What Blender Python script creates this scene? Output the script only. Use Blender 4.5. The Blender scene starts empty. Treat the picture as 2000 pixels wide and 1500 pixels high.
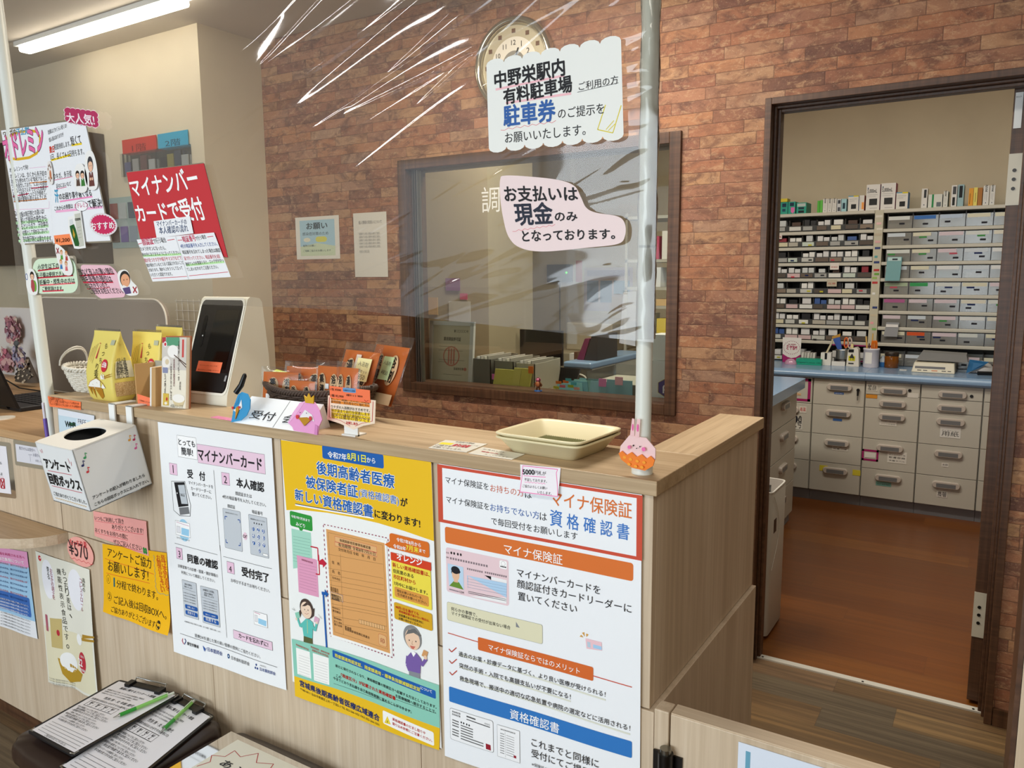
import bpy, math, random
import numpy as np
from mathutils import Matrix, Vector, Euler
random.seed(7)
C = bpy.context.scene.collection
SC = bpy.context.scene
PI = math.pi
# ------------------------------------------------------------------ camera
cam = bpy.data.cameras.new('camera'); camo = bpy.data.objects.new('camera', cam); C.objects.link(camo)
cam.sensor_fit = 'HORIZONTAL'; cam.sensor_width = 36.0; cam.lens = 1527.19 / 2000 * 36.0
cam.clip_start = 0.02; cam.clip_end = 60
_r = Vector((0.84662061, 0.53215143, -0.00695708)); _u = Vector((-0.06814248, 0.12135681, 0.9902672)); _f = Vector((-0.5278164, 0.83790655, -0.13900529))
camo.matrix_world = Matrix(((_r.x, _u.x, -_f.x, 0), (_r.y, _u.y, -_f.y, 0), (_r.z, _u.z, -_f.z, 1.45), (0, 0, 0, 1)))
SC.camera = camo
# ------------------------------------------------------------------ exposure, world
SC.view_settings.view_transform = 'Standard'; SC.view_settings.look = 'None'
SC.view_settings.gamma = 1.0; SC.view_settings.use_curve_mapping = False
SC.view_settings.exposure = 0.0
W = bpy.data.worlds.new('world'); SC.world = W; W.use_nodes = True
W.node_tree.nodes['Background'].inputs[0].default_value = (0.75, 0.86, 1.0, 1)
W.node_tree.nodes['Background'].inputs[1].default_value = 1.2
# ------------------------------------------------------------------ lights
def area(name, loc, target, sx, sy, power, col=(1, 1, 1)):
    l = bpy.data.lights.new(name, 'AREA'); l.shape = 'RECTANGLE'; l.size = sx; l.size_y = sy; l.energy = power; l.color = col
    o = bpy.data.objects.new(name, l); C.objects.link(o); o.location = loc
    o.rotation_euler = (Vector(target) - Vector(loc)).to_track_quat('-Z', 'Z' if abs(loc[2]-target[2]) < 1.5 else 'Y').to_euler()
    return o
# daylight through the glazed shop front behind the photographer
area('daylight_shopfront', (-1.5, -3.3, 1.5), (-1.5, 0, 1.2), 2.8, 2.1, 116, (0.83, 0.93, 1.0))
# ceiling luminaires of the reception and the dispensary, with added fill lamps
area('waiting_room_fill', (0.5, -0.3, 2.55), (0.5, -0.3, 0), 1.3, 0.4, 20, (1, 0.95, 0.86))  # unseen fill lamp, set here to lighten the counter's right side
area('waiting_room_fill', (-2.7, -0.5, 2.55), (-2.7, -0.5, 0), 1.2, 0.1, 13, (1, 0.98, 0.95))  # unseen lamp added to brighten the stools, clipboards and bag shelf
area('reception_luminaire', (-1.4, 2.0, 2.585), (-1.4, 2.0, 0), 0.9, 0.12, 34, (1, 0.92, 0.8))
area('dispensary_luminaire', (-0.5, 3.9, 2.57), (-0.5, 4.6, 0), 1.2, 0.3, 22, (1, 0.93, 0.8))
area('dispensary_window_fill', (-1.8, 3.25, 2.57), (-1.8, 3.25, 0), 1.2, 0.3, 36, (1, 0.93, 0.8))  # unseen fill lamp, put here to brighten the things behind the window
# ------------------------------------------------------------------ materials
def s2l(c): return c / 12.92 if c <= 0.04045 else ((c + 0.055) / 1.055) ** 2.4
def hexc(h):
    if len(h) == 3: h = ''.join(x * 2 for x in h)
    return tuple(s2l(int(h[i:i + 2], 16) / 255) for i in (0, 2, 4)) + (1,)
_M = {}
def mat(h, rough=.55, spec=.4, metal=0, emit=0, alpha=1, trans=0):
    k = (h, rough, spec, metal, emit, alpha, trans)
    if k in _M: return _M[k]
    m = bpy.data.materials.new('paint_' + h); m.use_nodes = True
    b = m.node_tree.nodes['Principled BSDF']
    b.inputs['Base Color'].default_value = hexc(h); b.inputs['Roughness'].default_value = rough
    b.inputs['Specular IOR Level'].default_value = spec; b.inputs['Metallic'].default_value = metal
    if emit: b.inputs['Emission Color'].default_value = hexc(h); b.inputs['Emission Strength'].default_value = emit
    if alpha < 1: b.inputs['Alpha'].default_value = alpha
    if trans: b.inputs['Transmission Weight'].default_value = trans
    _M[k] = m; return m
class NT:
    def __init__(s, name):
        s.m = bpy.data.materials.new(name); s.m.use_nodes = True; s.t = s.m.node_tree; s.b = s.t.nodes['Principled BSDF']
    def n(s, typ, inp=None, **kw):
        nd = s.t.nodes.new('ShaderNode' + typ)
        for k, v in kw.items(): setattr(nd, k, v)
        for k, v in (inp or {}).items():
            if hasattr(v, 'is_linked') or isinstance(v, bpy.types.NodeSocket): s.t.links.new(v, nd.inputs[k])
            else: nd.inputs[k].default_value = v
        return nd
    def math(s, op, a, b=0.0, c=0.0):
        return s.n('Math', {0: a, 1: b, 2: c}, operation=op).outputs[0]
    def ramp(s, fac, stops, interp='LINEAR'):
        r = s.n('ValToRGB', {0: fac}); e = r.color_ramp.elements; r.color_ramp.interpolation = interp
        while len(e) < len(stops): e.new(.5)
        for i, (p, c) in enumerate(stops): e[i].position = p; e[i].color = hexc(c) if isinstance(c, str) else (c, c, c, 1)
        return r.outputs[0]
    def mix(s, fac, a, b, blend='MIX'):
        nd = s.n('Mix', data_type='RGBA', blend_type=blend)
        for i, v in ((0, fac), (6, a), (7, b)):
            if isinstance(v, bpy.types.NodeSocket): s.t.links.new(v, nd.inputs[i])
            else: nd.inputs[i].default_value = hexc(v) if isinstance(v, str) else v
        return nd.outputs[2]
    def set(s, **kw):
        for k, v in kw.items():
            k = k.replace('_', ' ')
            if isinstance(v, bpy.types.NodeSocket): s.t.links.new(v, s.b.inputs[k])
            else: s.b.inputs[k].default_value = v
        return s.m
    def coord(s, scale=(1, 1, 1), rot=(0, 0, 0)):
        tc = s.n('TexCoord'); mp = s.n('Mapping', {0: tc.outputs['Object']}); mp.inputs['Scale'].default_value = scale; mp.inputs['Rotation'].default_value = rot
        return mp.outputs[0]
    def noise(s, vec, scale, detail=4, rough=.55, dist=0):
        return s.n('TexNoise', {'Vector': vec, 'Scale': scale, 'Detail': detail, 'Roughness': rough, 'Distortion': dist}).outputs[0]
def cells(t, u, v, lu, lv, jitter=1.0):
    """running-bond cells: returns (random per cell, second random, distance to cell edge in u, in v) for sockets u, v"""
    row = t.math('FLOOR', t.math('DIVIDE', v, lv))
    rr = t.n('TexWhiteNoise', {'W': t.math('MULTIPLY', row, 1.37)}, noise_dimensions='1D').outputs[0]
    uu = t.math('ADD', t.math('DIVIDE', u, lu), t.math('MULTIPLY', rr, 7.31 * jitter))
    col = t.math('FLOOR', uu)
    cv = t.n('CombineXYZ', {0: col, 1: row, 2: 0.0}).outputs[0]
    wn = t.n('TexWhiteNoise', {'Vector': cv}, noise_dimensions='3D')
    fu = t.math('FRACT', uu); fv = t.math('FRACT', t.math('DIVIDE', v, lv))
    du = t.math('MULTIPLY', t.math('MINIMUM', fu, t.math('SUBTRACT', 1.0, fu)), lu)
    dv = t.math('MULTIPLY', t.math('MINIMUM', fv, t.math('SUBTRACT', 1.0, fv)), lv)
    return wn.outputs[0], wn.outputs[1], du, dv
def brick_material():
    t = NT('brick_cladding'); tc = t.n('TexCoord'); sx = t.n('SeparateXYZ', {0: tc.outputs['Object']})
    u = t.math('ADD', sx.outputs[0], sx.outputs[1]); v = sx.outputs[2]
    wob = t.math('MULTIPLY', t.math('SUBTRACT', t.noise(tc.outputs['Object'], 22, 3), .5), .006)
    r1, r2, du, dv = cells(t, u, t.math('ADD', v, wob), .20, .042)
    base = t.ramp(r1, [(0, '6c4a3e'), (.14, '8a5a46'), (.3, '9c664a'), (.46, 'a87452'), (.6, '8e6250'), (.74, 'b08660'), (.88, '9a7862'), (1, 'a47054')], 'LINEAR')
    n1 = t.noise(tc.outputs['Object'], 17, 6, .68, 1.2); n2 = t.noise(tc.outputs['Object'], 90, 5, .75); n3 = t.noise(tc.outputs['Object'], 5, 4, .6)
    off = t.n('VectorMath', {0: tc.outputs['Object'], 1: r2}, operation='ADD').outputs[0]
    st_ = t.n('VectorMath', {0: off, 1: (.55, .55, 1.0)}, operation='MULTIPLY').outputs[0]; n4 = t.noise(st_, 17, 7, .66, 1.0); n5 = t.noise(st_, 40, 6, .78, .5); n6 = t.noise(off, 190, 4, .7)
    c = t.mix(t.ramp(n4, [(.46, 0.0), (.62, .8)]), base, '5e3e34')
    c = t.mix(t.ramp(n5, [(.52, 0.0), (.66, .7)]), c, 'c09a76')
    c = t.mix(t.ramp(n3, [(.42, 0.0), (.7, .4)]), c, 'a87250')
    c = t.mix(t.ramp(n5, [(.28, .7), (.42, 0.0)]), c, '46302a')
    c = t.mix(t.ramp(n6, [(.60, 0.0), (.74, .6)]), c, 'd8bea0')
    edge = t.math('MINIMUM', du, dv)
    mort = t.ramp(t.math('MULTIPLY', edge, 100.0), [(.0, 1.0), (.2, .0)])
    c = t.mix(t.math('MULTIPLY', mort, .75), c, '4e352c')
    h = t.math('ADD', t.math('MULTIPLY', t.ramp(t.math('MULTIPLY', edge, 100.0), [(0, 0.0), (.3, 1.0)]), .6), t.math('MULTIPLY', n2, .5))
    bp = t.n('Bump', {'Height': h, 'Strength': .35, 'Distance': .004})
    return t.set(Base_Color=c, Roughness=.75, Normal=bp.outputs[0])
def oak_material(name, grain, tone=('bca78c', 'cebaa0', 'dac8b0'), rough=.45):
    """laminate with fine straight grain; grain = axis index the fibres run along"""
    t = NT(name); sc = [60, 60, 60]; sc[grain] = 1.6
    v = t.coord(tuple(sc)); n1 = t.noise(v, 1.0, 6, .65); sc2 = [9, 9, 9]; sc2[grain] = .9
    n2 = t.noise(t.coord(tuple(sc2)), 1.0, 3, .5, .8); sc3 = [220, 220, 220]; sc3[grain] = 5
    n3 = t.noise(t.coord(tuple(sc3)), 1.0, 2, .5)
    c = t.ramp(t.math('ADD', t.math('MULTIPLY', n1, .55), t.math('MULTIPLY', n2, .45)), [(.34, tone[0]), (.5, tone[1]), (.64, tone[2])])
    c = t.mix(t.ramp(n3, [(.36, .35), (.5, 0.0)]), c, tone[0])
    return t.set(Base_Color=c, Roughness=rough, Specular_IOR_Level=.35)
def plank_material(name, ax, lu, lv, cols, rough, dark, wood=.5):
    t = NT(name); tc = t.n('TexCoord'); sx = t.n('SeparateXYZ', {0: tc.outputs['Object']})
    r1, r2, du, dv = cells(t, sx.outputs[ax], sx.outputs[1 - ax], lu, lv)
    c = t.ramp(r1, [(i / (len(cols) - 1), h) for i, h in enumerate(cols)])
    sc = [55, 55, 55]; sc[ax] = 1.6; off = t.n('VectorMath', {0: t.coord(tuple(sc)), 1: t.n('VectorMath', {0: r2, 1: (31, 17, 9)}, operation='MULTIPLY').outputs[0]}, operation='ADD').outputs[0]
    g = t.noise(off, 1.0, 6, .7, .4)
    c = t.mix(t.math('MULTIPLY', t.ramp(g, [(.42, 1.0), (.62, 0.0)]), wood), c, dark)
    edge = t.math('MINIMUM', du, dv)
    c = t.mix(t.ramp(t.math('MULTIPLY', edge, 1000.0), [(0, .8), (1.0, 0.0)]), c, dark)
    return t.set(Base_Color=c, Roughness=rough, Specular_IOR_Level=.4)
def dark_wood(name='dark_walnut'):
    t = NT(name); n = t.noise(t.coord((70, 70, 2.0)), 1.0, 5, .6); n2 = t.noise(t.coord((2.0, 70, 70)), 1.0, 5, .6)
    c = t.ramp(t.math('MULTIPLY', t.math('ADD', n, n2), .5), [(.35, '3e291b'), (.52, '543826'), (.65, '664832')])
    return t.set(Base_Color=c, Roughness=.42)
def plaster(name, h, rough=.8):
    t = NT(name); n = t.noise(t.coord(), 160, 4, .6); bp = t.n('Bump', {'Height': n, 'Strength': .12, 'Distance': .002})
    c = t.mix(t.ramp(t.noise(t.coord(), 3, 3), [(.35, 0.0), (.7, .12)]), h, '8a7f6c')
    return t.set(Base_Color=c, Roughness=rough, Normal=bp.outputs[0])
def glass_thin(name, tint='ffffff', rough=.02, ior=1.45, haze=0.0, hz='ffffff', k=1.0):
    m = bpy.data.materials.new(name); m.use_nodes = True; t = m.node_tree; t.nodes.clear()
    o = t.nodes.new('ShaderNodeOutputMaterial'); tr = t.nodes.new('ShaderNodeBsdfTransparent'); gl = t.nodes.new('ShaderNodeBsdfGlossy'); mx = t.nodes.new('ShaderNodeMixShader'); fr = t.nodes.new('ShaderNodeFresnel')
    tr.inputs[0].default_value = hexc(tint); gl.inputs['Roughness'].default_value = rough; fr.inputs['IOR'].default_value = ior
    src = fr.outputs[0]
    if k != 1.0:
        mu = t.nodes.new('ShaderNodeMath'); mu.operation = 'MULTIPLY'; mu.use_clamp = True; t.links.new(src, mu.inputs[0]); mu.inputs[1].default_value = k; src = mu.outputs[0]
    t.links.new(src, mx.inputs[0]); t.links.new(tr.outputs[0], mx.inputs[1]); t.links.new(gl.outputs[0], mx.inputs[2]); last = mx.outputs[0]
    if haze:
        df = t.nodes.new('ShaderNodeBsdfDiffuse'); df.inputs[0].default_value = hexc(hz); m2 = t.nodes.new('ShaderNodeMixShader'); m2.inputs[0].default_value = haze
        t.links.new(last, m2.inputs[1]); t.links.new(df.outputs[0], m2.inputs[2]); last = m2.outputs[0]
    t.links.new(last, o.inputs[0]); return m
BRICK = brick_material()
OAK_V = oak_material('light_oak_laminate_upright', 2); OAK_H = oak_material('light_oak_laminate_along', 0); OAK_D = oak_material('light_oak_laminate_deep', 1)
OAKT_H = oak_material('oak_counter_top_along', 0, ('a58c6a', 'bda482', 'cdb592')); OAKT_D = oak_material('oak_counter_top_deep', 1, ('a58c6a', 'bda482', 'cdb592'))
WALNUT = dark_wood()
PLANK = plank_material('weathered_plank_floor', 0, .62, .125, ['6a5138', '8c6e46', '5e5a4e', '9a7a4e', '4f4f4a', '84664a', '6d5c42', '5c4330'], .5, '3a2e22', .55)
ORANGE_FLOOR = plank_material('reddish_wood_floor', 0, 1.4, .16, ['6e3c16', '7a4518', '663816', '804c1c'], .3, '4e2a10', .35)
CREAM_WALL = plaster('cream_wallpaper', 'd8ccb2'); CEIL = plaster('ceiling_board', 'cfc6b8')
GLASS = glass_thin('window_glass', 'f4f6f2', .01, 1.5)
ACRYL = glass_thin('clear_plastic', 'f4f6f6', .06, 1.45, .03)
POLYBAG = glass_thin('clear_bag_plastic', 'f8f8f6', .1, 1.45, .012, k=.8)
FILM = glass_thin('clear_vinyl_film', 'f4f3f0', .045, 1.5, .07, 'd9d0c6', 1.45)
PIPE = mat('dfe2da', .35); METAL = mat('b4b6b4', .28, .5, 1); DKMETAL = mat('3c3a38', .35, .5, 1); BLACK = mat('101012', .35); WHITE = mat('eceeec', .5)
GREYCAB = mat('b0ada2', .45); BLUETOP = mat('7f9cbc', .22, .6)
# ------------------------------------------------------------------ mesh helpers
class MB:
    def __init__(s): s.v = []; s.f = []; s.k = []; s.m = []; s.T = None; s.sm = []
    def mi(s, m):
        if m not in s.m: s.m.append(m)
        return s.m.index(m)
    def add(s, vs, fs, m, smooth=False):
        o = len(s.v); i = s.mi(m)
        for p in vs:
            p = Vector(p)
            if s.T is not None: p = s.T @ p
            s.v.append(p)
        for f in fs: s.f.append(tuple(o + j for j in f)); s.k.append(i); s.sm.append(smooth)
        return s
    def box(s, x0, x1, y0, y1, z0, z1, m):
        vs = [(x, y, z) for z in (z0, z1) for y in (y0, y1) for x in (x0, x1)]
        return s.add(vs, [(0, 2, 3, 1), (4, 5, 7, 6), (0, 1, 5, 4), (2, 6, 7, 3), (0, 4, 6, 2), (1, 3, 7, 5)], m)
    def hexa(s, lo, hi, m):
        return s.add(list(lo) + list(hi), [(3, 2, 1, 0), (4, 5, 6, 7), (0, 1, 5, 4), (1, 2, 6, 5), (2, 3, 7, 6), (3, 0, 4, 7)], m)
    def poly(s, pts, m): return s.add(pts, [tuple(range(len(pts)))], m)
    def prism(s, pts, d, m, m2=None):
        """extrude 3-D polygon pts by vector d"""
        n = len(pts); d = Vector(d); vs = [Vector(p) for p in pts] + [Vector(p) + d for p in pts]
        s.add(vs, [tuple(range(n))[::-1], tuple(range(n, 2 * n))], m)
        return s.add(vs, [(i, (i + 1) % n, n + (i + 1) % n, n + i) for i in range(n)], m2 or m)
    def ring(s, rings, m, close=True, caps=True, smooth=True):
        n = len(rings[0]); vs = [p for r in rings for p in r]; fs = []
        for i in range(len(rings) - 1):
            for j in range(n if close else n - 1):
                a, b = i * n + j, i * n + (j + 1) % n; fs.append((a, b, b + n, a + n))
        s.add(vs, fs, m, smooth)
        if caps and close: s.add(rings[0], [tuple(range(n))[::-1]], m); s.add(rings[-1], [tuple(range(n))], m)
        return s
    def cyl(s, p0, p1, r0, m, r1=None, n=20, caps=True):
        p0, p1 = Vector(p0), Vector(p1); r1 = r0 if r1 is None else r1; d = (p1 - p0).normalized()
        a = d.orthogonal().normalized(); b = d.cross(a); R = []
        for p, r in ((p0, r0), (p1, r1)): R.append([p + (a * math.cos(2 * PI * i / n) + b * math.sin(2 * PI * i / n)) * r for i in range(n)])
        return s.ring(R, m, caps=caps)
    def tube(s, pts, r, m, n=8, closed=False):
        pts = [Vector(p) for p in pts]; R = []; N = len(pts); up = None
        for i, p in enumerate(pts):
            a = pts[(i + 1) % N] if (closed or i < N - 1) else p; b = pts[i - 1] if (closed or i > 0) else p
            d = (a - b).normalized()
            if up is None: up = d.orthogonal().normalized()
            up = (up - d * up.dot(d)); up = up.normalized() if up.length > 1e-6 else d.orthogonal().normalized(); w = d.cross(up)
            rr = r[i] if isinstance(r, (list, tuple)) else r
            R.append([p + (up * math.cos(2 * PI * k / n) + w * math.sin(2 * PI * k / n)) * rr for k in range(n)])
        if closed: R.append(R[0])
        return s.ring(R, m, caps=not closed)
    def lathe(s, c, prof, m, n=28, sx=1, sy=1, caps=True):
        return s.ring([[(c[0] + r * sx * math.cos(2 * PI * i / n), c[1] + r * sy * math.sin(2 * PI * i / n), c[2] + z) for i in range(n)] for r, z in prof], m, caps=caps)
    def ball(s, c, r, m, n=16, k=10):
        r = r if isinstance(r, tuple) else (r, r, r)
        return s.ring([[(c[0] + r[0] * math.sin(t) * math.cos(2 * PI * i / n), c[1] + r[1] * math.sin(t) * math.sin(2 * PI * i / n), c[2] - r[2] * math.cos(t)) for i in range(n)] for t in [max(.02, min(PI - .02, PI * j / k)) for j in range(k + 1)]], m)
    def sell(s, c, secs, m, n=32, e=4, rot=0):
        """rounded-rectangle sections (hx, hy, z)"""
        R = []
        for hx, hy, z in secs:
            r = []
            for i in range(n):
                a = 2 * PI * i / n; ca, sa = math.cos(a), math.sin(a)
                x = hx * math.copysign(abs(ca) ** (2 / e), ca); y = hy * math.copysign(abs(sa) ** (2 / e), sa)
                r.append((c[0] + x * math.cos(rot) - y * math.sin(rot), c[1] + x * math.sin(rot) + y * math.cos(rot), c[2] + z))
            R.append(r)
        return s.ring(R, m)
    def build(s, name, parent=None, bevel=0, seg=2, keep=False):
        if parent is not None:
            off = Vector((0, 0, 0)); q = parent
            while q is not None: off += q.location; q = q.parent
        elif keep or not s.v: off = Vector((0, 0, 0))
        else:
            a = np.array([tuple(p) for p in s.v]); lo, hi = a.min(0), a.max(0); off = Vector(((lo[0] + hi[0]) / 2, (lo[1] + hi[1]) / 2, lo[2]))
        me = bpy.data.meshes.new(name); me.from_pydata([tuple(p - off) for p in s.v], [], s.f)
        for m in s.m: me.materials.append(m)
        me.polygons.foreach_set('material_index', s.k); me.polygons.foreach_set('use_smooth', s.sm); me.update()
        o = bpy.data.objects.new(name, me); C.objects.link(o)
        if parent is not None: o.parent = parent
        else: o.location = off
        if bevel:
            b = o.modifiers.new('bevel', 'BEVEL'); b.width = bevel; b.segments = seg; b.limit_method = 'ANGLE'; b.angle_limit = .6
        return o
def thing(name, label, cat, loc=(0, 0, 0), group=None):
    o = bpy.data.objects.new(name, None); o.empty_display_size = .05; C.objects.link(o); o.location = loc
    return tag(o, label, cat, group)
def tag(o, label, cat, group=None, kind=None):
    o['label'] = label; o['category'] = cat
    if group: o['group'] = group
    if kind: o['kind'] = kind
    return o
def struct(o): o['kind'] = 'structure'; return o
# ------------------------------------------------------------------ printed lettering
_T = {}
def glyphs(s, off=0):
    k = (s, off)
    if k not in _T:
        c = bpy.data.curves.new('lettering', 'FONT'); c.body = s; c.size = 1; c.resolution_u = 2; c.offset = off
        o = bpy.data.objects.new('lettering', c); me = o.to_mesh()
        v = np.array([tuple(q.co[:2]) for q in me.vertices]) if len(me.vertices) else np.zeros((0, 2)); f = [tuple(p.vertices) for p in me.polygons]
        o.to_mesh_clear(); bpy.data.objects.remove(o); bpy.data.curves.remove(c); _T[k] = (v, f)
    return _T[k]
def text_on(mb, s, fn, x, y, w, m, bold=0, ang=0, vs=1, h=None):
    """lettering laid on a surface: fn(x, y_down[, layer]) -> point; baseline-left at (x, y), width w; bold = stroke thickening in em"""
    v, f = glyphs(s)
    if not len(v): return
    x0, x1 = v[:, 0].min(), v[:, 0].max(); k = w / max(x1 - x0, .44 * len(s)) if w else h
    x += max(0, w - (x1 - x0) * k) / 2
    a = math.radians(ang); ca, sa = math.cos(a), math.sin(a); lay = fn.__code__.co_argcount > 2
    n = 0 if not (bold and lay) else (4 if bold < .012 else 8)
    for i, d in enumerate([(0, 0)] + [(bold * .75 * math.cos(2 * PI * i / n + .4), bold * .75 * math.sin(2 * PI * i / n + .4)) for i in range(n)]):
        P = [(x + (p[0] - x0 + d[0]) * k * ca + (p[1] + d[1]) * k * vs * sa, y + (p[0] - x0 + d[0]) * k * sa - (p[1] + d[1]) * k * vs * ca) for p in v]
        mb.add([fn(*q, i * .05) if lay else fn(*q) for q in P], f, m)
def rrect(x0, y0, x1, y1, r, n=5):
    r = min(r, abs(x1 - x0) / 2, abs(y1 - y0) / 2)
    if r <= 0: return [(x0, y0), (x1, y0), (x1, y1), (x0, y1)]
    P = []
    for cx, cy, a0 in ((x1 - r, y0 + r, -90), (x1 - r, y1 - r, 0), (x0 + r, y1 - r, 90), (x0 + r, y0 + r, 180)):
        for i in range(n + 1):
            a = math.radians(a0 + 90 * i / n); P.append((cx + r * math.cos(a), cy + r * math.sin(a)))
    return P
def ell(x, y, rx, ry, n=28): return [(x + rx * math.cos(2 * PI * i / n), y + ry * math.sin(2 * PI * i / n)) for i in range(n)]
def strokes(pts, w):
    out = []
    for (ax, ay), (bx, by) in zip(pts[:-1], pts[1:]):
        d = math.hypot(bx - ax, by - ay) or 1; nx, ny = -(by - ay) / d * w / 2, (bx - ax) / d * w / 2
        out.append([(ax + nx, ay + ny), (bx + nx, by + ny), (bx - nx, by - ny), (ax - nx, ay - ny)])
    return out
INK = .6
def ink(h): return mat(h, INK, .3)
def clip_grid(poly, step):
    """cut a 2-D polygon along a square grid so that it can follow a curved sheet"""
    def cut(P, ax, v):
        A, B = [], []
        for p, q in zip(P, P[1:] + P[:1]):
            a, b = p[ax] - v, q[ax] - v
            (A if a <= 0 else B).append(p)
            if a * b < 0:
                t = a / (a - b); c = (p[0] + (q[0] - p[0]) * t, p[1] + (q[1] - p[1]) * t); A.append(c); B.append(c)
        return A, B
    out = [poly]
    for ax in (0, 1):
        res = []
        for P in out:
            lo, hi = min(p[ax] for p in P), max(p[ax] for p in P); g = math.floor(lo / step) * step + step; rest = P
            while g < hi - 1e-6 and len(rest) > 2:
                A, rest = cut(rest, ax, g)
                if len(A) > 2: res.append(A)
                g += step
            if len(rest) > 2: res.append(rest)
        out = res
    return out
def print_elements(mb, els, fn, lay0=1, step=None):
    """els in mm, fn(x, y, layer)"""
    lay = lay0
    for e in els:
        k = e[0]; lay += .02
        def put(P, col, L):
            P = [tuple(map(float, p)) for p in P]
            for Q in (clip_grid(P, step) if step else [P]): mb.poly([fn(x, y, L) for x, y in Q], ink(col))
        if k == 'q': put(e[1], e[2], lay)
        elif k == 'b':
            _, x0, y0, x1, y1, r, col, out = e
            if out: put(rrect(x0 - .6, y0 - .6, x1 + .6, y1 + .6, r), out, lay - .01)
            put(rrect(x0, y0, x1, y1, r), col, lay)
        elif k == 'l':
            for S in strokes(e[1], e[2]): put(S, e[3], lay)
        elif k == 'e': put(ell(e[1], e[2], e[3], e[4]), e[5], lay)
        elif k == 't':
            _, s, x, y, w, col, bold, ang, out, vs = (tuple(e) + (0, 0, None, 1)[len(e) - 6:])[:10]
            if out: text_on(mb, s, lambda a, b, d: fn(a, b, lay + .6 + d), x, y, w, ink(out), bold + (.05 if out == 'ffffff' else .03), ang, vs)
            text_on(mb, s, lambda a, b, d: fn(a, b, lay + 1.1 + d), x, y, w, ink(col), bold, ang, vs)
LAYER = .0004
def sheet(key, name, label, cat, group=None, outline=None, wave=0.0, curl=None, step=13, base=None, parent=None, laminate=0, rim=None):
    """a paper sheet hanging in a plane y = const with its printing; outline in mm, wave in m towards the viewer"""
    y0, Wm, Hm, c, bcol, els = SHEETS[key]
    def fn(x, y, L):
        s, t = x / Wm, y / Hm
        X = c[0][0] * (1 - s) * (1 - t) + c[1][0] * s * (1 - t) + c[2][0] * s * t + c[3][0] * (1 - s) * t
        Z = c[0][1] * (1 - s) * (1 - t) + c[1][1] * s * (1 - t) + c[2][1] * s * t + c[3][1] * (1 - s) * t
        d = wave * (.5 - .5 * math.cos(2 * PI * s * 1.5 + 2.2 * t)) * (.25 + t) if wave else 0
        if curl: d += curl(s, t)
        return (X, y0 - d - L * LAYER, Z)
    mb = MB(); st = step if (wave or curl) else None
    P = outline or [(0, 0), (Wm, 0), (Wm, Hm), (0, Hm)]
    def put(P, m, L):
        for Q in (clip_grid([tuple(map(float, p)) for p in P], st) if st else [P]): mb.poly([fn(x, y, L) for x, y in Q], m)
    if rim: put(rim[0], mat(rim[1], .5), 0)
    put(P, mat(base or bcol, .62, .3), .3)
    print_elements(mb, els, fn, .6, st)
    o = mb.build(name, parent)
    if laminate:
        lm = MB(); e = laminate; x0, x1 = min(p[0] for p in P) - e, max(p[0] for p in P) + e; z0, z1 = min(p[1] for p in P) - e, max(p[1] for p in P) + e
        lm.poly([fn(x, y, -1.2) for x, y in rrect(x0, z0, x1, z1, 6)], ACRYL); lo = lm.build('laminating_pouch', o); lo.location = (0, 0, 0)
    return tag(o, label, cat, group) if parent is None else o
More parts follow.
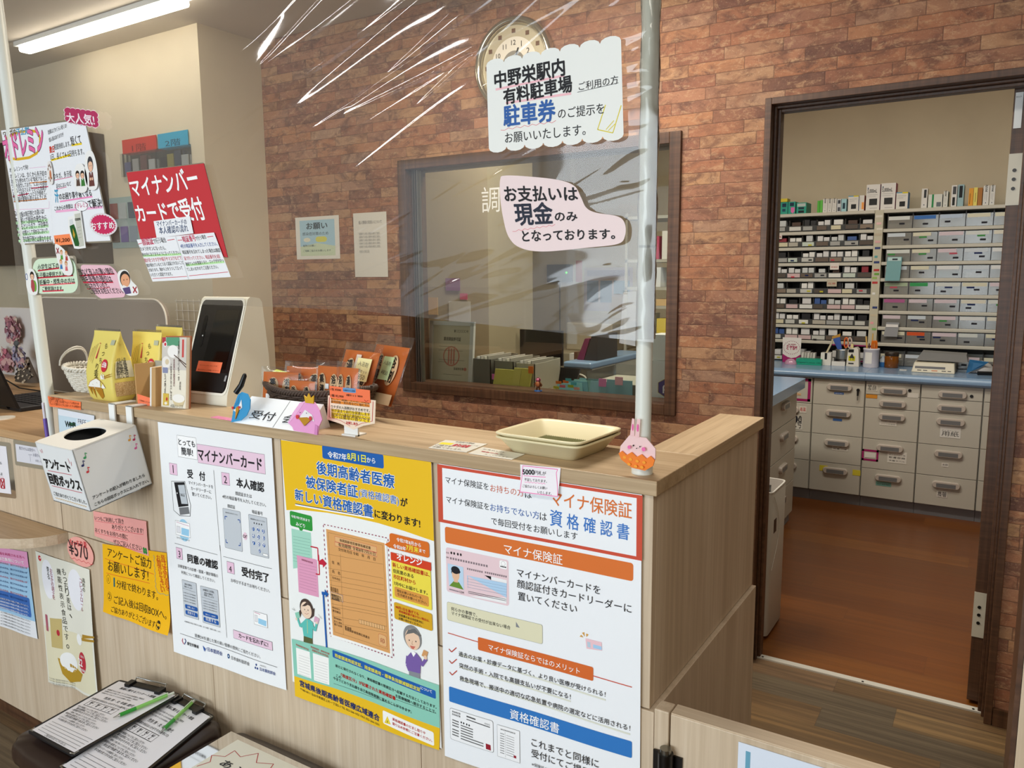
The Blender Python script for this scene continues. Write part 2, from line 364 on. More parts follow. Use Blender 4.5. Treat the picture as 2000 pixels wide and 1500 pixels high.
SHEETS={
'myna':(1.146,420,594,[[-1.7613, 1.0935], [-1.3471, 1.0965], [-1.3403, 0.506], [-1.7587, 0.4907]],'f4f6f8',[
('b',75.9,26.0,150.1,78.3,0,'ffffff','1c1c20'),('b',152.8,40.0,392.5,84.6,0,'efcfe2','1c1c20'),('t','とっても',80.6,47.8,64.7,'1c1c20',0.02),('t','簡単!',90.0,70.6,44.7,'1c1c20',0.02),('t','マイナンバーカード',154.5,76.2,227.5,'1c1c20',0.03,0,None,1.25),('b',36.4,98.6,66.8,126.2,0,'efc9e0','1c1c20'),('t','1',44.9,122.1,12.7,'1c1c20'),
('b',237.2,98.9,264.7,127.1,0,'efc9e0','1c1c20'),('t','2',244.8,123.3,11.3,'1c1c20'),('t','受\u3000付',108.1,125.1,67.6,'1c1c20',0.03),('t','マイナンバーカードを',110.0,141.8,93.3,'1c1c20'),('t','カードリーダーに',118.2,155.2,76.9,'1c1c20'),('t','置いてください。',121.3,169.0,73.1,'1c1c20'),('q',[(39.8,143.5),(96.0,137.1),(113.2,194.0),(108.2,223.4),(65.5,228.1),(40.6,217.4)],'1c1c20'),
('q',[(41.2,144.5),(94.8,138.4),(111.4,194.2),(106.5,222.5),(66.4,226.6),(42.1,216.7)],'f4f6f8'),('q',[(50.8,145.2),(93.9,139.6),(103.8,197.5),(62.4,206.4)],'18181c'),('q',[(66.2,150.4),(92.4,146.6),(101.0,193.3),(75.8,196.1)],'c3cad0'),('q',[(64.1,207.3),(103.5,199.9),(106.4,216.8),(66.5,225.6)],'77797c'),
('e',60.8,171.3,1.6,1.8,'ffffff'),('l',[(70.1,171.1),(95.0,168.8)],0.6,'555555'),('t','顔認証',75.1,176.0,16.6,'444444'),('e',78.2,262.4,23,28,'a3d4ee'),('b',44.8,242.4,102.8,278.0,1.5,'ffffff','666666'),('l',[(49.3,245.5),(99.9,248.8)],1.2,'c98aa8'),('q',[(68.9,256.8),(99.7,257.7),(97.7,275.2),(66.9,274.6)],'9cd0ee'),
('b',49.6,256.0,63.5,271.6,0,'e8e8ec','888888'),('t','マイナンバーカード',46.7,287.8,52.6,'1c1c20'),('t','本人確認',290.2,125.2,95.2,'1c1c20',0.03),('t','顔認証または',283.3,146.4,58.0,'1c1c20'),('t','4桁の暗証番号を入力してください。',235.4,160.3,153.1,'1c1c20'),('t','顔認証',251.9,180.8,27.4,'1c1c20'),('t','暗証番号',339.6,182.0,36.2,'1c1c20'),
('b',233.2,185.8,296.3,281.2,3,'c9cfd6','444444'),('t','顔を枠内に合わせてください',243.0,195.5,45.4,'1c1c20'),('l',[(247.9,204.3),(239.5,204.3),(239.7,212.1)],2.2,'1d4f9e'),('l',[(285.8,205.7),(293.4,205.7),(293.3,212.7)],2.2,'1d4f9e'),('l',[(237.3,260.6),(237.5,268.4),(244.2,268.5)],2.2,'1d4f9e'),('l',[(290.5,260.3),(290.1,267.6),(283.2,268.3)],2.2,'1d4f9e'),
('e',309.5,241.9,7,9,'f2cede'),('t','or',301.6,246.3,15.3,'1c1c20'),('b',326.1,187.0,388.3,281.5,3,'c9cfd6','444444'),('t','暗証番号を入力してください',332.8,197.8,49.4,'1c1c20'),('e',344.5,205.0,1.8,2.1,'15151a'),('e',353.1,205.0,1.8,2.1,'15151a'),('e',361.6,205.0,1.8,2.1,'15151a'),('e',370.0,205.0,1.8,2.1,'15151a'),
('e',340.0,219.8,4.2,5,'1f5aa8'),('t','1',336.5,223.4,6.4,'ffffff'),('e',357.4,219.9,4.2,5,'1f5aa8'),('t','2',353.9,223.5,6.4,'ffffff'),('e',374.6,219.9,4.2,5,'1f5aa8'),('t','3',371.2,223.6,6.2,'ffffff'),('e',339.8,236.2,4.2,5,'1f5aa8'),('t','4',336.3,239.8,6.4,'ffffff'),('e',357.2,236.2,4.2,5,'1f5aa8'),
('t','5',353.8,239.8,6.3,'ffffff'),('e',374.5,236.2,4.2,5,'1f5aa8'),('t','6',371.0,239.8,6.3,'ffffff'),('e',339.6,252.7,4.2,5,'1f5aa8'),('t','7',336.1,256.3,6.4,'ffffff'),('e',357.1,252.6,4.2,5,'1f5aa8'),('t','8',353.6,256.2,6.3,'ffffff'),('e',374.3,252.5,4.2,5,'1f5aa8'),('t','9',370.8,256.1,6.3,'ffffff'),
('e',357.8,268.8,4.2,5,'1f5aa8'),('t','0',354.3,272.5,6.4,'ffffff'),('b',369.4,272.9,385.0,277.7,1,'ffffff','555555'),('l',[(209.6,97.0),(213.6,293.7)],0.8,'1c1c20'),('l',[(36.5,301.6),(202.2,304.6)],0.8,'1c1c20'),('b',41.4,311.5,64.9,339.3,0,'efc9e0','1c1c20'),('t','3',48.7,335.3,10.8,'1c1c20'),('b',236.2,315.2,261.3,342.1,0,'efc9e0','1c1c20'),
('t','4',242.9,339.0,9.7,'1c1c20'),('t','同意の確認',86.4,339.8,114.3,'1c1c20',0.03),('t','診察室等での診療・服薬・健診情報の',44.6,361.4,154.6,'1c1c20'),('t','利用について確認してください。',56.8,376.0,130.1,'1c1c20'),('l',[(214.1,279.0),(217.2,510.1)],0.8,'1c1c20'),('l',[(224.0,305.1),(395.8,304.7)],0.8,'1c1c20'),('b',57.4,392.0,113.3,485.3,2,'c9cfd6','444444'),
('b',129.4,395.2,194.1,488.6,2,'c9cfd6','444444'),('t','過去の情報を',67.0,402.8,29.8,'1c1c20'),('t','利用いたします',64.5,409.4,33.6,'1c1c20'),('t','(40歳以上対象)',138.9,404.9,41.3,'1c1c20'),('t','過去の情報を',143.0,412.2,32.6,'1c1c20'),('t','利用いたします',141.5,418.0,37.3,'1c1c20'),('l',[(57.8,413.3),(108.8,415.9)],0.6,'1c1c20'),
('l',[(131.0,423.0),(191.8,424.5)],0.6,'1c1c20'),('t','この情報をあなたの診察や健康管理の',59.5,425.2,49.9,'333333'),('t','この情報をあなたの診察や健康管理のために',135.3,432.1,53.7,'333333'),('t','この情報をあなたの診察や健康管理の',58.6,432.4,50.0,'333333'),('t','この情報をあなたの診察や健康管理のために',134.6,438.8,53.8,'333333'),('t','この情報をあなたの診察や健康管理の',57.8,439.8,50.0,'333333'),
('t','この情報をあなたの診察や健康管理のために',133.9,445.4,53.8,'333333'),('t','この情報をあなたの診察や健康管理の',57.0,447.1,50.0,'333333'),('t','この情報をあなたの診察や健康管理のために',133.2,452.1,53.8,'333333'),('b',63.0,453.9,112.2,465.0,4,'1f5aa8',None),('t','同意しない',73.1,461.4,28.8,'ffffff'),('b',63.0,469.4,111.4,480.3,4,'1f5aa8',None),('t','同意する',73.1,476.8,28.0,'ffffff'),
('b',132.6,458.8,189.1,469.8,4,'1f5aa8',None),('t','同意しない・40歳未満',142.3,466.2,37.0,'ffffff'),('b',133.0,473.6,190.4,484.6,4,'1f5aa8',None),('t','同意する',142.7,480.9,37.9,'ffffff'),('t','※医療情報の利用に同意される場合、全ての確認・選択をお願いします。',56.1,502.0,140.2,'1c1c20'),('t','受付完了',290.3,338.5,94.1,'1c1c20',0.03),('t','お呼びするまでお待ちください。',247.3,363.1,138.4,'1c1c20'),
('b',324.7,420.2,370.4,451.6,1,'ffffff','777777'),('q',[(340.0,434.0),(368.1,435.5),(366.9,449.4),(338.9,447.3)],'9cd0ee'),('l',[(327.8,422.5),(347.3,423.5)],1.4,'c96f98'),('b',328.3,428.9,336.7,444.0,0,'e8e8ec','888888'),('b',244.4,484.1,382.4,504.2,0,'efcfe2','1c1c20'),('t','カードを忘れずに!',264.4,498.0,104.7,'1c1c20',0.015),
('t','医療DXを通じた質の高い医療の提供にご協力ください。',95.0,533.2,244.5,'1c1c20'),('l',[(34.2,537.2),(394.9,543.0)],0.8,'1c1c20'),('l',[(43.5,548.9),(40.5,556.3),(46.0,563.3)],2.4,'c0506a'),('l',[(52.0,547.6),(56.4,552.9),(49.0,563.4)],2.4,'1c3f7a'),('t','厚生労働省',61.0,561.1,45.2,'1c1c20',0.02),('t','日本医師会',140.4,560.6,55.6,'1c3f8a',0.01),
('q',[(122.0,550.7),(131.0,556.7),(126.8,565.7)],'2456a8'),('q',[(131.5,559.3),(138.0,551.2),(129.1,566.8)],'2456a8'),('e',219.2,556.7,4.2,6,'1c4f86'),('e',219.2,556.7,1.8,2.4,'e9f0f8'),('t','日本歯科医師会',230.0,561.4,68.3,'1c1c20'),('e',322.7,553.3,2.3,2.8,'1c3f8a'),('e',319.1,561.8,2.3,2.8,'1c3f8a'),('e',326.3,561.9,2.3,2.8,'1c3f8a'),
('t','公益社団法人',336.1,552.2,22.1,'1c1c20'),('t','日本薬剤師会',335.1,564.0,52.9,'1c3f8a',0.01),]),
'koki':(1.146,420,594,[[-1.3179, 1.0965], [-0.9038, 1.095], [-0.8936, 0.5126], [-1.3164, 0.5355]],'f6f8f6',[
('q',[(-1.2,0.9),(419.6,-5.0),(419.9,156.0),(345.2,149.6),(278.1,146.1),(207.6,146.3),(133.5,149.4),(55.6,157.2),(6.1,166.9)],'f0c11c'),('b',126.6,-2.7,298.0,27.3,5,'1a5fb0',None),('t','令和7年',143.1,22.0,53.7,'ffffff',0.02),('t','8月1日',199.1,19.4,51.0,'f8ee4a',0.03),('t','から',252.9,18.7,23.1,'ffffff',0.02),
('t','後期高齢者医療',108.2,62.2,216.2,'1a5fb0',0.03,0,'ffffff'),('t','被保険者証',73.6,98.7,150.2,'1a5fb0',0.03,0,'ffffff'),('t','(資格確認書)',227.0,95.6,107.7,'1a5fb0',0.01,0,'ffffff'),('t','が',338.9,96.8,17.8,'1c1c20',0.03),('t','新しい資格確認書',36.7,134.4,226.6,'1a5fb0',0.03,0,'ffffff'),('l',[(35.4,148.7),(264.6,137.9)],3.4,'ffffff'),
('l',[(35.6,146.3),(264.8,135.7)],1.8,'24406e'),('t','に変わります!',268.3,133.8,118.8,'1c1c20',0.03),('b',16.5,166.0,86.8,202.0,5,'2f9a3c',None),('t','令和7年7月末まで',21.3,180.9,58.6,'ffffff',0.02),('t','みどり',35.6,197.6,28.7,'ffffff',0.02),('q',[(42.7,200.7),(59.5,199.4),(49.4,212.6)],'2f9a3c'),('q',[(19.6,208.5),(80.8,206.1),(81.8,282.6),(19.2,305.9)],'a8dcc8'),
('q',[(32.3,269.6),(91.9,266.1),(95.4,273.3),(33.7,289.9)],'e6a2c2'),('l',[(24.4,226.0),(77.7,222.9)],0.5,'4f8f7c'),('l',[(23.9,233.5),(77.2,230.2)],0.5,'4f8f7c'),('l',[(23.4,241.0),(76.8,237.6)],0.5,'4f8f7c'),('l',[(22.9,248.6),(76.3,245.0)],0.5,'4f8f7c'),('l',[(22.4,256.1),(75.9,252.3)],0.5,'4f8f7c'),
('l',[(21.9,263.7),(75.4,259.7)],0.5,'4f8f7c'),('l',[(21.4,271.3),(74.9,267.2)],0.5,'4f8f7c'),('l',[(20.9,278.8),(74.5,274.6)],0.5,'4f8f7c'),('l',[(20.4,286.4),(74.0,282.0)],0.5,'4f8f7c'),('l',[(78.0,238.9),(100.1,237.7),(100.1,268.2)],3,'c8203c'),('q',[(33.4,270.0),(96.1,266.7),(96.7,355.1),(33.9,359.0)],'e6a2c2'),
('l',[(40.6,287.7),(94.2,284.5)],0.5,'a85f80'),('l',[(40.1,294.9),(93.7,291.8)],0.5,'a85f80'),('l',[(39.7,302.1),(93.3,299.2)],0.5,'a85f80'),('l',[(39.2,309.3),(92.8,306.6)],0.5,'a85f80'),('l',[(38.7,316.5),(92.4,314.0)],0.5,'a85f80'),('l',[(38.3,323.7),(91.9,321.4)],0.5,'a85f80'),('l',[(37.8,331.0),(91.4,328.8)],0.5,'a85f80'),
('l',[(37.4,338.3),(91.0,336.2)],0.5,'a85f80'),('l',[(36.9,345.5),(90.5,343.7)],0.5,'a85f80'),('t','後期高齢者医療',48.2,278.5,35.0,'8a2f50'),('l',[(101.7,252.9),(102.1,299.9),(90.7,300.8)],3,'c8203c'),('q',[(101.2,268.7),(113.3,259.6),(125.9,268.5),(113.7,280.8),(113.2,274.6),(101.6,275.5)],'c8203c'),('l',[(121.9,178.3),(126.7,178.1)],2,'9a2f4f'),
('l',[(132.0,178.0),(136.7,177.9)],2,'9a2f4f'),('l',[(142.0,177.7),(146.7,177.6)],2,'9a2f4f'),('l',[(152.0,177.5),(156.6,177.4)],2,'9a2f4f'),('l',[(161.9,177.2),(166.5,177.1)],2,'9a2f4f'),('l',[(171.7,177.0),(176.3,176.8)],2,'9a2f4f'),('l',[(181.4,176.7),(186.0,176.6)],2,'9a2f4f'),('l',[(191.2,176.4),(195.7,176.3)],2,'9a2f4f'),
('l',[(200.8,176.2),(205.3,176.1)],2,'9a2f4f'),('l',[(210.4,175.9),(214.9,175.8)],2,'9a2f4f'),('l',[(219.9,175.7),(224.4,175.6)],2,'9a2f4f'),('l',[(229.4,175.4),(233.8,175.3)],2,'9a2f4f'),('l',[(238.8,175.2),(243.2,175.1)],2,'9a2f4f'),('l',[(248.1,175.0),(252.5,174.8)],2,'9a2f4f'),('l',[(257.4,174.7),(261.8,174.6)],2,'9a2f4f'),
('l',[(266.7,174.5),(271.0,174.4)],2,'9a2f4f'),('l',[(275.8,174.2),(280.1,174.1)],2,'9a2f4f'),('l',[(285.0,174.0),(289.2,173.9)],2,'9a2f4f'),('l',[(294.1,173.8),(298.3,173.7)],2,'9a2f4f'),('l',[(120.4,179.9),(120.5,184.9)],2,'9a2f4f'),('l',[(120.7,190.6),(120.8,195.6)],2,'9a2f4f'),('l',[(120.9,201.3),(121.0,206.3)],2,'9a2f4f'),
('l',[(121.1,212.0),(121.2,217.1)],2,'9a2f4f'),('l',[(121.3,222.7),(121.4,227.8)],2,'9a2f4f'),('l',[(121.5,233.5),(121.7,238.5)],2,'9a2f4f'),('l',[(121.8,244.3),(121.9,249.3)],2,'9a2f4f'),('l',[(122.0,255.0),(122.1,260.1)],2,'9a2f4f'),('l',[(122.2,265.8),(122.3,270.9)],2,'9a2f4f'),('l',[(122.4,276.6),(122.5,281.7)],2,'9a2f4f'),
('l',[(122.7,287.5),(122.8,292.6)],2,'9a2f4f'),('l',[(122.9,298.3),(123.0,303.4)],2,'9a2f4f'),('l',[(123.1,309.2),(123.2,314.3)],2,'9a2f4f'),('l',[(123.3,320.0),(123.4,325.2)],2,'9a2f4f'),('l',[(123.5,330.9),(123.7,336.1)],2,'9a2f4f'),('l',[(123.8,341.9),(123.9,347.0)],2,'9a2f4f'),('l',[(124.0,352.8),(124.1,357.9)],2,'9a2f4f'),
('l',[(124.2,363.7),(124.3,368.9)],2,'9a2f4f'),('l',[(124.4,374.7),(124.5,379.8)],2,'9a2f4f'),('l',[(124.7,385.7),(124.8,390.8)],2,'9a2f4f'),('l',[(124.9,396.6),(125.0,401.8)],2,'9a2f4f'),('l',[(125.1,407.7),(125.2,412.8)],2,'9a2f4f'),('l',[(125.3,418.7),(125.4,423.9)],2,'9a2f4f'),('l',[(125.6,429.7),(125.7,434.9)],2,'9a2f4f'),
('l',[(301.7,175.2),(301.8,180.2)],2,'9a2f4f'),('l',[(301.9,185.8),(302.0,190.8)],2,'9a2f4f'),('l',[(302.0,196.5),(302.1,201.5)],2,'9a2f4f'),('l',[(302.2,207.2),(302.3,212.2)],2,'9a2f4f'),('l',[(302.3,217.8),(302.4,222.9)],2,'9a2f4f'),('l',[(302.5,228.6),(302.6,233.6)],2,'9a2f4f'),('l',[(302.6,239.3),(302.7,244.3)],2,'9a2f4f'),
('l',[(302.8,250.0),(302.9,255.1)],2,'9a2f4f'),('l',[(302.9,260.8),(303.0,265.9)],2,'9a2f4f'),('l',[(303.1,271.6),(303.2,276.7)],2,'9a2f4f'),('l',[(303.2,282.4),(303.3,287.5)],2,'9a2f4f'),('l',[(303.4,293.2),(303.5,298.3)],2,'9a2f4f'),('l',[(303.5,304.1),(303.6,309.2)],2,'9a2f4f'),('l',[(303.7,314.9),(303.8,320.0)],2,'9a2f4f'),
('l',[(303.9,325.8),(303.9,330.9)],2,'9a2f4f'),('l',[(304.0,336.7),(304.1,341.8)],2,'9a2f4f'),('l',[(304.2,347.6),(304.2,352.7)],2,'9a2f4f'),('l',[(304.3,358.5),(304.4,363.7)],2,'9a2f4f'),('l',[(304.5,369.5),(304.5,374.6)],2,'9a2f4f'),('l',[(304.6,380.4),(304.7,385.6)],2,'9a2f4f'),('l',[(304.8,391.4),(304.8,396.6)],2,'9a2f4f'),
('l',[(304.9,402.4),(305.0,407.6)],2,'9a2f4f'),('l',[(305.1,413.4),(305.1,418.6)],2,'9a2f4f'),('l',[(305.2,424.4),(305.3,429.6)],2,'9a2f4f'),('l',[(127.3,439.1),(131.9,438.9)],2,'9a2f4f'),('l',[(137.2,438.8),(141.9,438.6)],2,'9a2f4f'),('l',[(147.1,438.5),(151.8,438.3)],2,'9a2f4f'),('l',[(157.0,438.2),(161.6,438.0)],2,'9a2f4f'),
('l',[(166.8,437.9),(171.3,437.8)],2,'9a2f4f'),('l',[(176.5,437.6),(181.0,437.5)],2,'9a2f4f'),('l',[(186.2,437.3),(190.7,437.2)],2,'9a2f4f'),('l',[(195.8,437.0),(200.3,436.9)],2,'9a2f4f'),('l',[(205.3,436.8),(209.8,436.6)],2,'9a2f4f'),('l',[(214.8,436.5),(219.3,436.3)],2,'9a2f4f'),('l',[(224.2,436.2),(228.7,436.1)],2,'9a2f4f'),
('l',[(233.6,435.9),(238.0,435.8)],2,'9a2f4f'),('l',[(243.0,435.7),(247.3,435.5)],2,'9a2f4f'),('l',[(252.2,435.4),(256.6,435.3)],2,'9a2f4f'),('l',[(261.4,435.1),(265.7,435.0)],2,'9a2f4f'),('l',[(270.6,434.8),(274.9,434.7)],2,'9a2f4f'),('l',[(279.7,434.6),(284.0,434.5)],2,'9a2f4f'),('l',[(288.7,434.3),(293.0,434.2)],2,'9a2f4f'),
('l',[(297.7,434.1),(302.0,433.9)],2,'9a2f4f'),('q',[(125.3,181.3),(298.0,179.8),(301.9,431.1),(129.6,440.5)],'fbfbf8'),('q',[(128.8,186.9),(292.5,185.9),(296.5,426.8),(134.8,433.8)],'e0a565'),('b',154.0,199.0,270.0,210.8,0,'e6b57c','c8303a'),('b',153.2,212.0,269.4,220.6,0,'e6b57c','c8303a'),('t','後期高齢者医療資格確認書',167.5,207.4,86.6,'3a2a1a'),
('t','有効期限 令和8年7月31日',163.1,219.0,103.2,'3a2a1a'),('t','交付年月日 令和\u3000年\u3000月\u3000日',162.4,229.4,103.5,'3a2a1a'),('l',[(134.6,194.1),(287.2,191.3),(290.8,419.1),(140.4,425.1),(134.6,194.1)],0.5,'7a5528'),('l',[(130.1,244.9),(285.8,233.1)],0.5,'7a5528'),('l',[(129.8,277.5),(285.4,263.8)],0.5,'7a5528'),
('l',[(130.6,292.9),(285.8,278.2)],0.5,'7a5528'),('l',[(131.5,305.1),(286.3,289.8)],0.5,'7a5528'),('l',[(132.5,315.8),(287.0,299.9)],0.5,'7a5528'),('l',[(133.1,333.4),(287.3,316.5)],0.5,'7a5528'),('l',[(133.8,349.8),(287.6,332.0)],0.5,'7a5528'),('l',[(134.9,359.9),(288.3,341.5)],0.5,'7a5528'),('l',[(136.2,366.5),(289.1,347.8)],0.5,'7a5528'),
('l',[(136.5,388.4),(289.3,368.4)],0.5,'7a5528'),('l',[(137.3,403.9),(289.7,383.1)],0.5,'7a5528'),('l',[(167.6,236.6),(165.9,423.7)],0.5,'7a5528'),('t','住\u3000所',141.9,263.4,22.7,'3a2a1a'),('t','氏\u3000名',141.8,284.9,22.7,'3a2a1a'),('t','生年月日',141.0,299.0,22.7,'3a2a1a'),('t','負担割合',134.4,323.9,22.9,'3a2a1a'),
('t','発効期日',134.1,329.2,22.8,'3a2a1a'),('t','限度区分',136.3,339.9,22.8,'3a2a1a'),('t','発効期日',135.7,348.5,22.9,'3a2a1a'),('t','特定疾病区分',136.9,369.0,22.9,'3a2a1a'),('t','発効期日',137.2,377.1,22.9,'3a2a1a'),('t','保険者番号',139.5,392.8,22.8,'3a2a1a'),('t','並びに保険',139.8,400.5,22.9,'3a2a1a'),('t','者の名称',140.1,408.2,22.9,'3a2a1a'),
('b',212.6,374.8,219.0,383.6,0,'e6b57c','7a5528'),('b',219.8,374.2,226.2,383.0,0,'e6b57c','7a5528'),('b',227.2,373.7,233.6,382.4,0,'e6b57c','7a5528'),('b',234.4,373.1,240.8,381.8,0,'e6b57c','7a5528'),('b',241.7,372.6,248.0,381.2,0,'e6b57c','7a5528'),('b',248.9,372.0,255.2,380.6,0,'e6b57c','7a5528'),('b',256.0,371.5,262.3,380.1,0,'e6b57c','7a5528'),
('b',263.2,370.9,269.4,379.5,0,'e6b57c','7a5528'),('b',270.4,370.4,276.5,378.9,0,'e6b57c','7a5528'),('b',277.4,369.8,283.5,378.4,0,'e6b57c','7a5528'),('t','宮城県',170.6,406.5,19.4,'3a2a1a'),('t','後期高齢者医療広域連合',171.0,411.2,69.8,'3a2a1a'),('b',266.5,391.2,287.5,415.7,4,'e6b57c','c8603a'),('t','印',271.5,409.0,10.8,'a8402a'),
('b',134.0,331.8,168.6,347.0,0,'e6b57c','1a4a90'),('t','限度区分',136.2,341.0,28.7,'3a2a1a'),('t','発効期日',136.6,347.2,28.7,'3a2a1a'),('l',[(111.6,341.6),(114.2,473.2)],4.6,'1a5fb0'),('q',[(107.0,338.1),(116.7,337.1),(116.3,330.3),(128.0,339.8),(118.3,349.3),(117.9,343.7),(107.4,345.3)],'1a5fb0'),('e',57.6,393.2,21,24,'4a3a34'),
('q',[(37.4,417.0),(45.0,395.1),(33.9,404.8),(35.0,420.9)],'4a3a34'),('q',[(68.6,414.4),(79.5,404.8),(82.8,384.5),(76.3,389.5)],'4a3a34'),('e',56.5,396.7,17,20,'f4d8c0'),('q',[(43.2,390.7),(58.6,376.7),(74.7,383.6),(62.4,382.1),(53.8,387.8)],'4a3a34'),('e',52.0,396.4,1.3,1.6,'1c1c20'),('e',62.9,395.0,1.3,1.6,'1c1c20'),
('l',[(51.4,405.7),(57.6,406.2),(64.0,402.7)],0.9,'b05040'),('l',[(57.2,398.8),(56.2,401.7)],0.7,'9a6a50'),('q',[(40.6,432.5),(53.9,418.7),(64.4,416.3),(76.4,421.8),(71.9,462.2),(44.8,464.1)],'5fc4ba'),('l',[(42.6,433.5),(35.7,443.8),(26.4,423.5)],6,'5fc4ba'),('l',[(72.0,426.4),(81.4,439.8),(88.9,416.5)],6,'5fc4ba'),
('q',[(44.9,463.4),(71.9,461.6),(71.9,475.3),(43.9,479.3)],'5a6038'),('q',[(19.9,413.8),(32.9,407.4),(36.3,420.6),(24.1,427.5)],'8fd0b8'),('q',[(82.8,403.8),(96.4,406.3),(91.6,419.9),(78.7,417.9)],'e0b0c8'),('e',24.0,428.1,3,3.4,'f4d8c0'),('e',87.6,418.5,3,3.4,'f4d8c0'),('l',[(58.8,420.5),(58.0,453.5)],1,'e8d070'),
('l',[(10.6,406.5),(21.1,408.5)],0.7,'777777'),('l',[(15.1,401.9),(20.3,407.1)],0.7,'777777'),('l',[(94.3,395.7),(99.8,403.7)],0.7,'777777'),('l',[(100.1,398.8),(104.6,404.6)],0.7,'777777'),('e',357.7,372.5,23,26,'8a8a8a'),('e',358.1,376.6,19,22,'f0cdb0'),('q',[(338.6,375.2),(348.0,358.0),(365.4,351.6),(380.2,361.6),(378.4,365.0),(361.6,361.3),(344.1,369.2)],'6a6a6a'),
('e',349.7,380.6,1.4,1.7,'1c1c20'),('e',366.9,378.4,1.4,1.7,'1c1c20'),('q',[(350.6,391.9),(365.4,389.7),(359.9,397.2),(354.8,397.0)],'d07060'),('l',[(358.0,379.6),(356.3,387.3),(359.7,386.8)],0.8,'a07050'),('q',[(341.7,419.4),(352.7,405.8),(366.5,403.0),(377.9,412.4),(374.8,445.1),(343.8,449.5)],'7a5fa8'),
('q',[(353.4,405.6),(359.2,413.9),(365.8,404.0),(359.7,402.2)],'ffffff'),('l',[(343.6,417.3),(341.0,435.7),(347.3,448.3)],7,'7a5fa8'),('l',[(374.5,413.4),(379.0,426.4),(391.6,408.1)],7,'7a5fa8'),('q',[(345.6,448.3),(374.1,445.3),(373.5,458.6),(346.1,460.4)],'8a8e96'),('q',[(385.6,390.5),(396.6,392.3),(391.6,406.6),(380.0,404.5)],'d8a068'),
('e',389.3,405.9,4,4.5,'f0cdb0'),('b',307.1,160.4,408.6,192.5,6,'dd7020',None),('q',[(307.1,178.9),(293.0,188.2),(307.5,193.4)],'dd7020'),('t','令和7年8月から',326.3,173.8,62.5,'ffffff',0.02),('t','令和8年',317.0,189.6,32.8,'ffffff',0.02),('t','7月末',351.1,186.6,31.5,'f8e840',0.03),('t','まで',384.4,184.2,14.9,'ffffff',0.02),
('b',308.5,201.1,411.6,218.2,0,'d8401c',None),('t','オレンジ',325.5,212.2,64.9,'ffffff',0.03),('b',309.6,218.2,410.2,300.5,3,'f4e04c',None),('t','新しい資格確認書は、',313.0,230.5,94.8,'c42018',0.015),('t','住民票のある',313.5,243.0,53.6,'1c1c20',0.01),('t','市区町村から',313.9,255.5,57.8,'c42018',0.015),('t','7月中にお届けします。',314.7,269.5,86.4,'1c1c20',0.01),
('b',315.5,273.0,403.5,295.0,4,'df9a44',None),('t','現在お使いのカバーを、',322.1,282.8,66.6,'1c1c20'),('t','引き続きお使いください。',323.5,290.4,74.9,'1c1c20'),('b',312.6,307.8,409.8,344.1,4,'dcaa20',None),('t','※8月1日を過ぎても',316.9,319.4,60.1,'c42018',0.015),('t','資格確認書が届かない場合は、',325.3,326.2,78.1,'c42018',0.01),('t','住民票のある市区町村に',324.9,334.4,63.2,'1c1c20',0.01),
('t','お問い合わせください。',324.5,341.8,58.9,'1c1c20',0.01),('q',[(5.6,483.1),(132.0,467.5),(250.6,460.5),(421.0,455.5),(418.8,548.7),(245.8,555.9),(130.5,562.9),(8.2,576.1)],'8fd0bc'),('q',[(8.2,576.1),(130.5,562.9),(245.8,555.9),(418.8,548.7),(415.2,598.4),(213.0,612.2),(8.0,627.4)],'f0c11c'),('q',[(18.5,500.7),(62.3,497.4),(63.7,563.2),(19.5,566.7)],'fbfbf8'),
('q',[(71.8,496.6),(119.4,494.0),(117.5,560.1),(71.8,564.3)],'fbfbf8'),('t','限度額適用認定証',19.7,494.5,40.1,'c42018'),('t','限度額適用・標準負担額',67.0,484.8,55.6,'c42018'),('t','減額認定証(併用証)',69.9,491.9,49.9,'c42018'),('l',[(26.9,516.4),(61.3,514.3)],0.4,'777777'),('l',[(77.0,513.0),(115.6,510.5)],0.4,'777777'),('l',[(26.4,523.3),(60.9,521.0)],0.4,'777777'),
('l',[(76.6,519.7),(115.2,517.1)],0.4,'777777'),('l',[(26.0,530.1),(60.4,527.8)],0.4,'777777'),('l',[(76.2,526.4),(114.8,523.7)],0.4,'777777'),('l',[(25.6,537.0),(60.0,534.6)],0.4,'777777'),('l',[(75.8,533.1),(114.4,530.3)],0.4,'777777'),('l',[(25.1,543.8),(59.6,541.3)],0.4,'777777'),('l',[(75.4,539.9),(114.1,536.9)],0.4,'777777'),
('l',[(24.7,550.7),(59.2,548.1)],0.4,'777777'),('l',[(75.0,546.6),(113.7,543.6)],0.4,'777777'),('l',[(24.3,557.6),(58.8,554.9)],0.4,'777777'),('l',[(74.5,553.4),(113.3,550.2)],0.4,'777777'),('l',[(23.8,564.5),(58.4,561.7)],0.4,'777777'),('l',[(74.1,560.1),(112.9,556.9)],0.4,'777777'),('b',131.7,469.9,412.2,487.8,3,'1a5fb0',None),
('t','限度額適用認定証、限度額適用・標準負担額減額認定証',139.4,484.0,234.9,'f8ee4a',0.02),('t','について',375.4,477.8,28.2,'ffffff',0.02),('t','新たに発行されなくなり、資格確認書の限度区分へ記載する方法としております。',139.2,508.1,273.8,'1c1c20',0.01),('t','この',139.3,532.6,14.6,'1c1c20',0.01),('t','「限度区分」が記載された資格確認書',154.0,526.6,153.8,'c42018',0.02),('t','を医療機関へ提示することで、',308.2,519.0,103.2,'1c1c20',0.01),
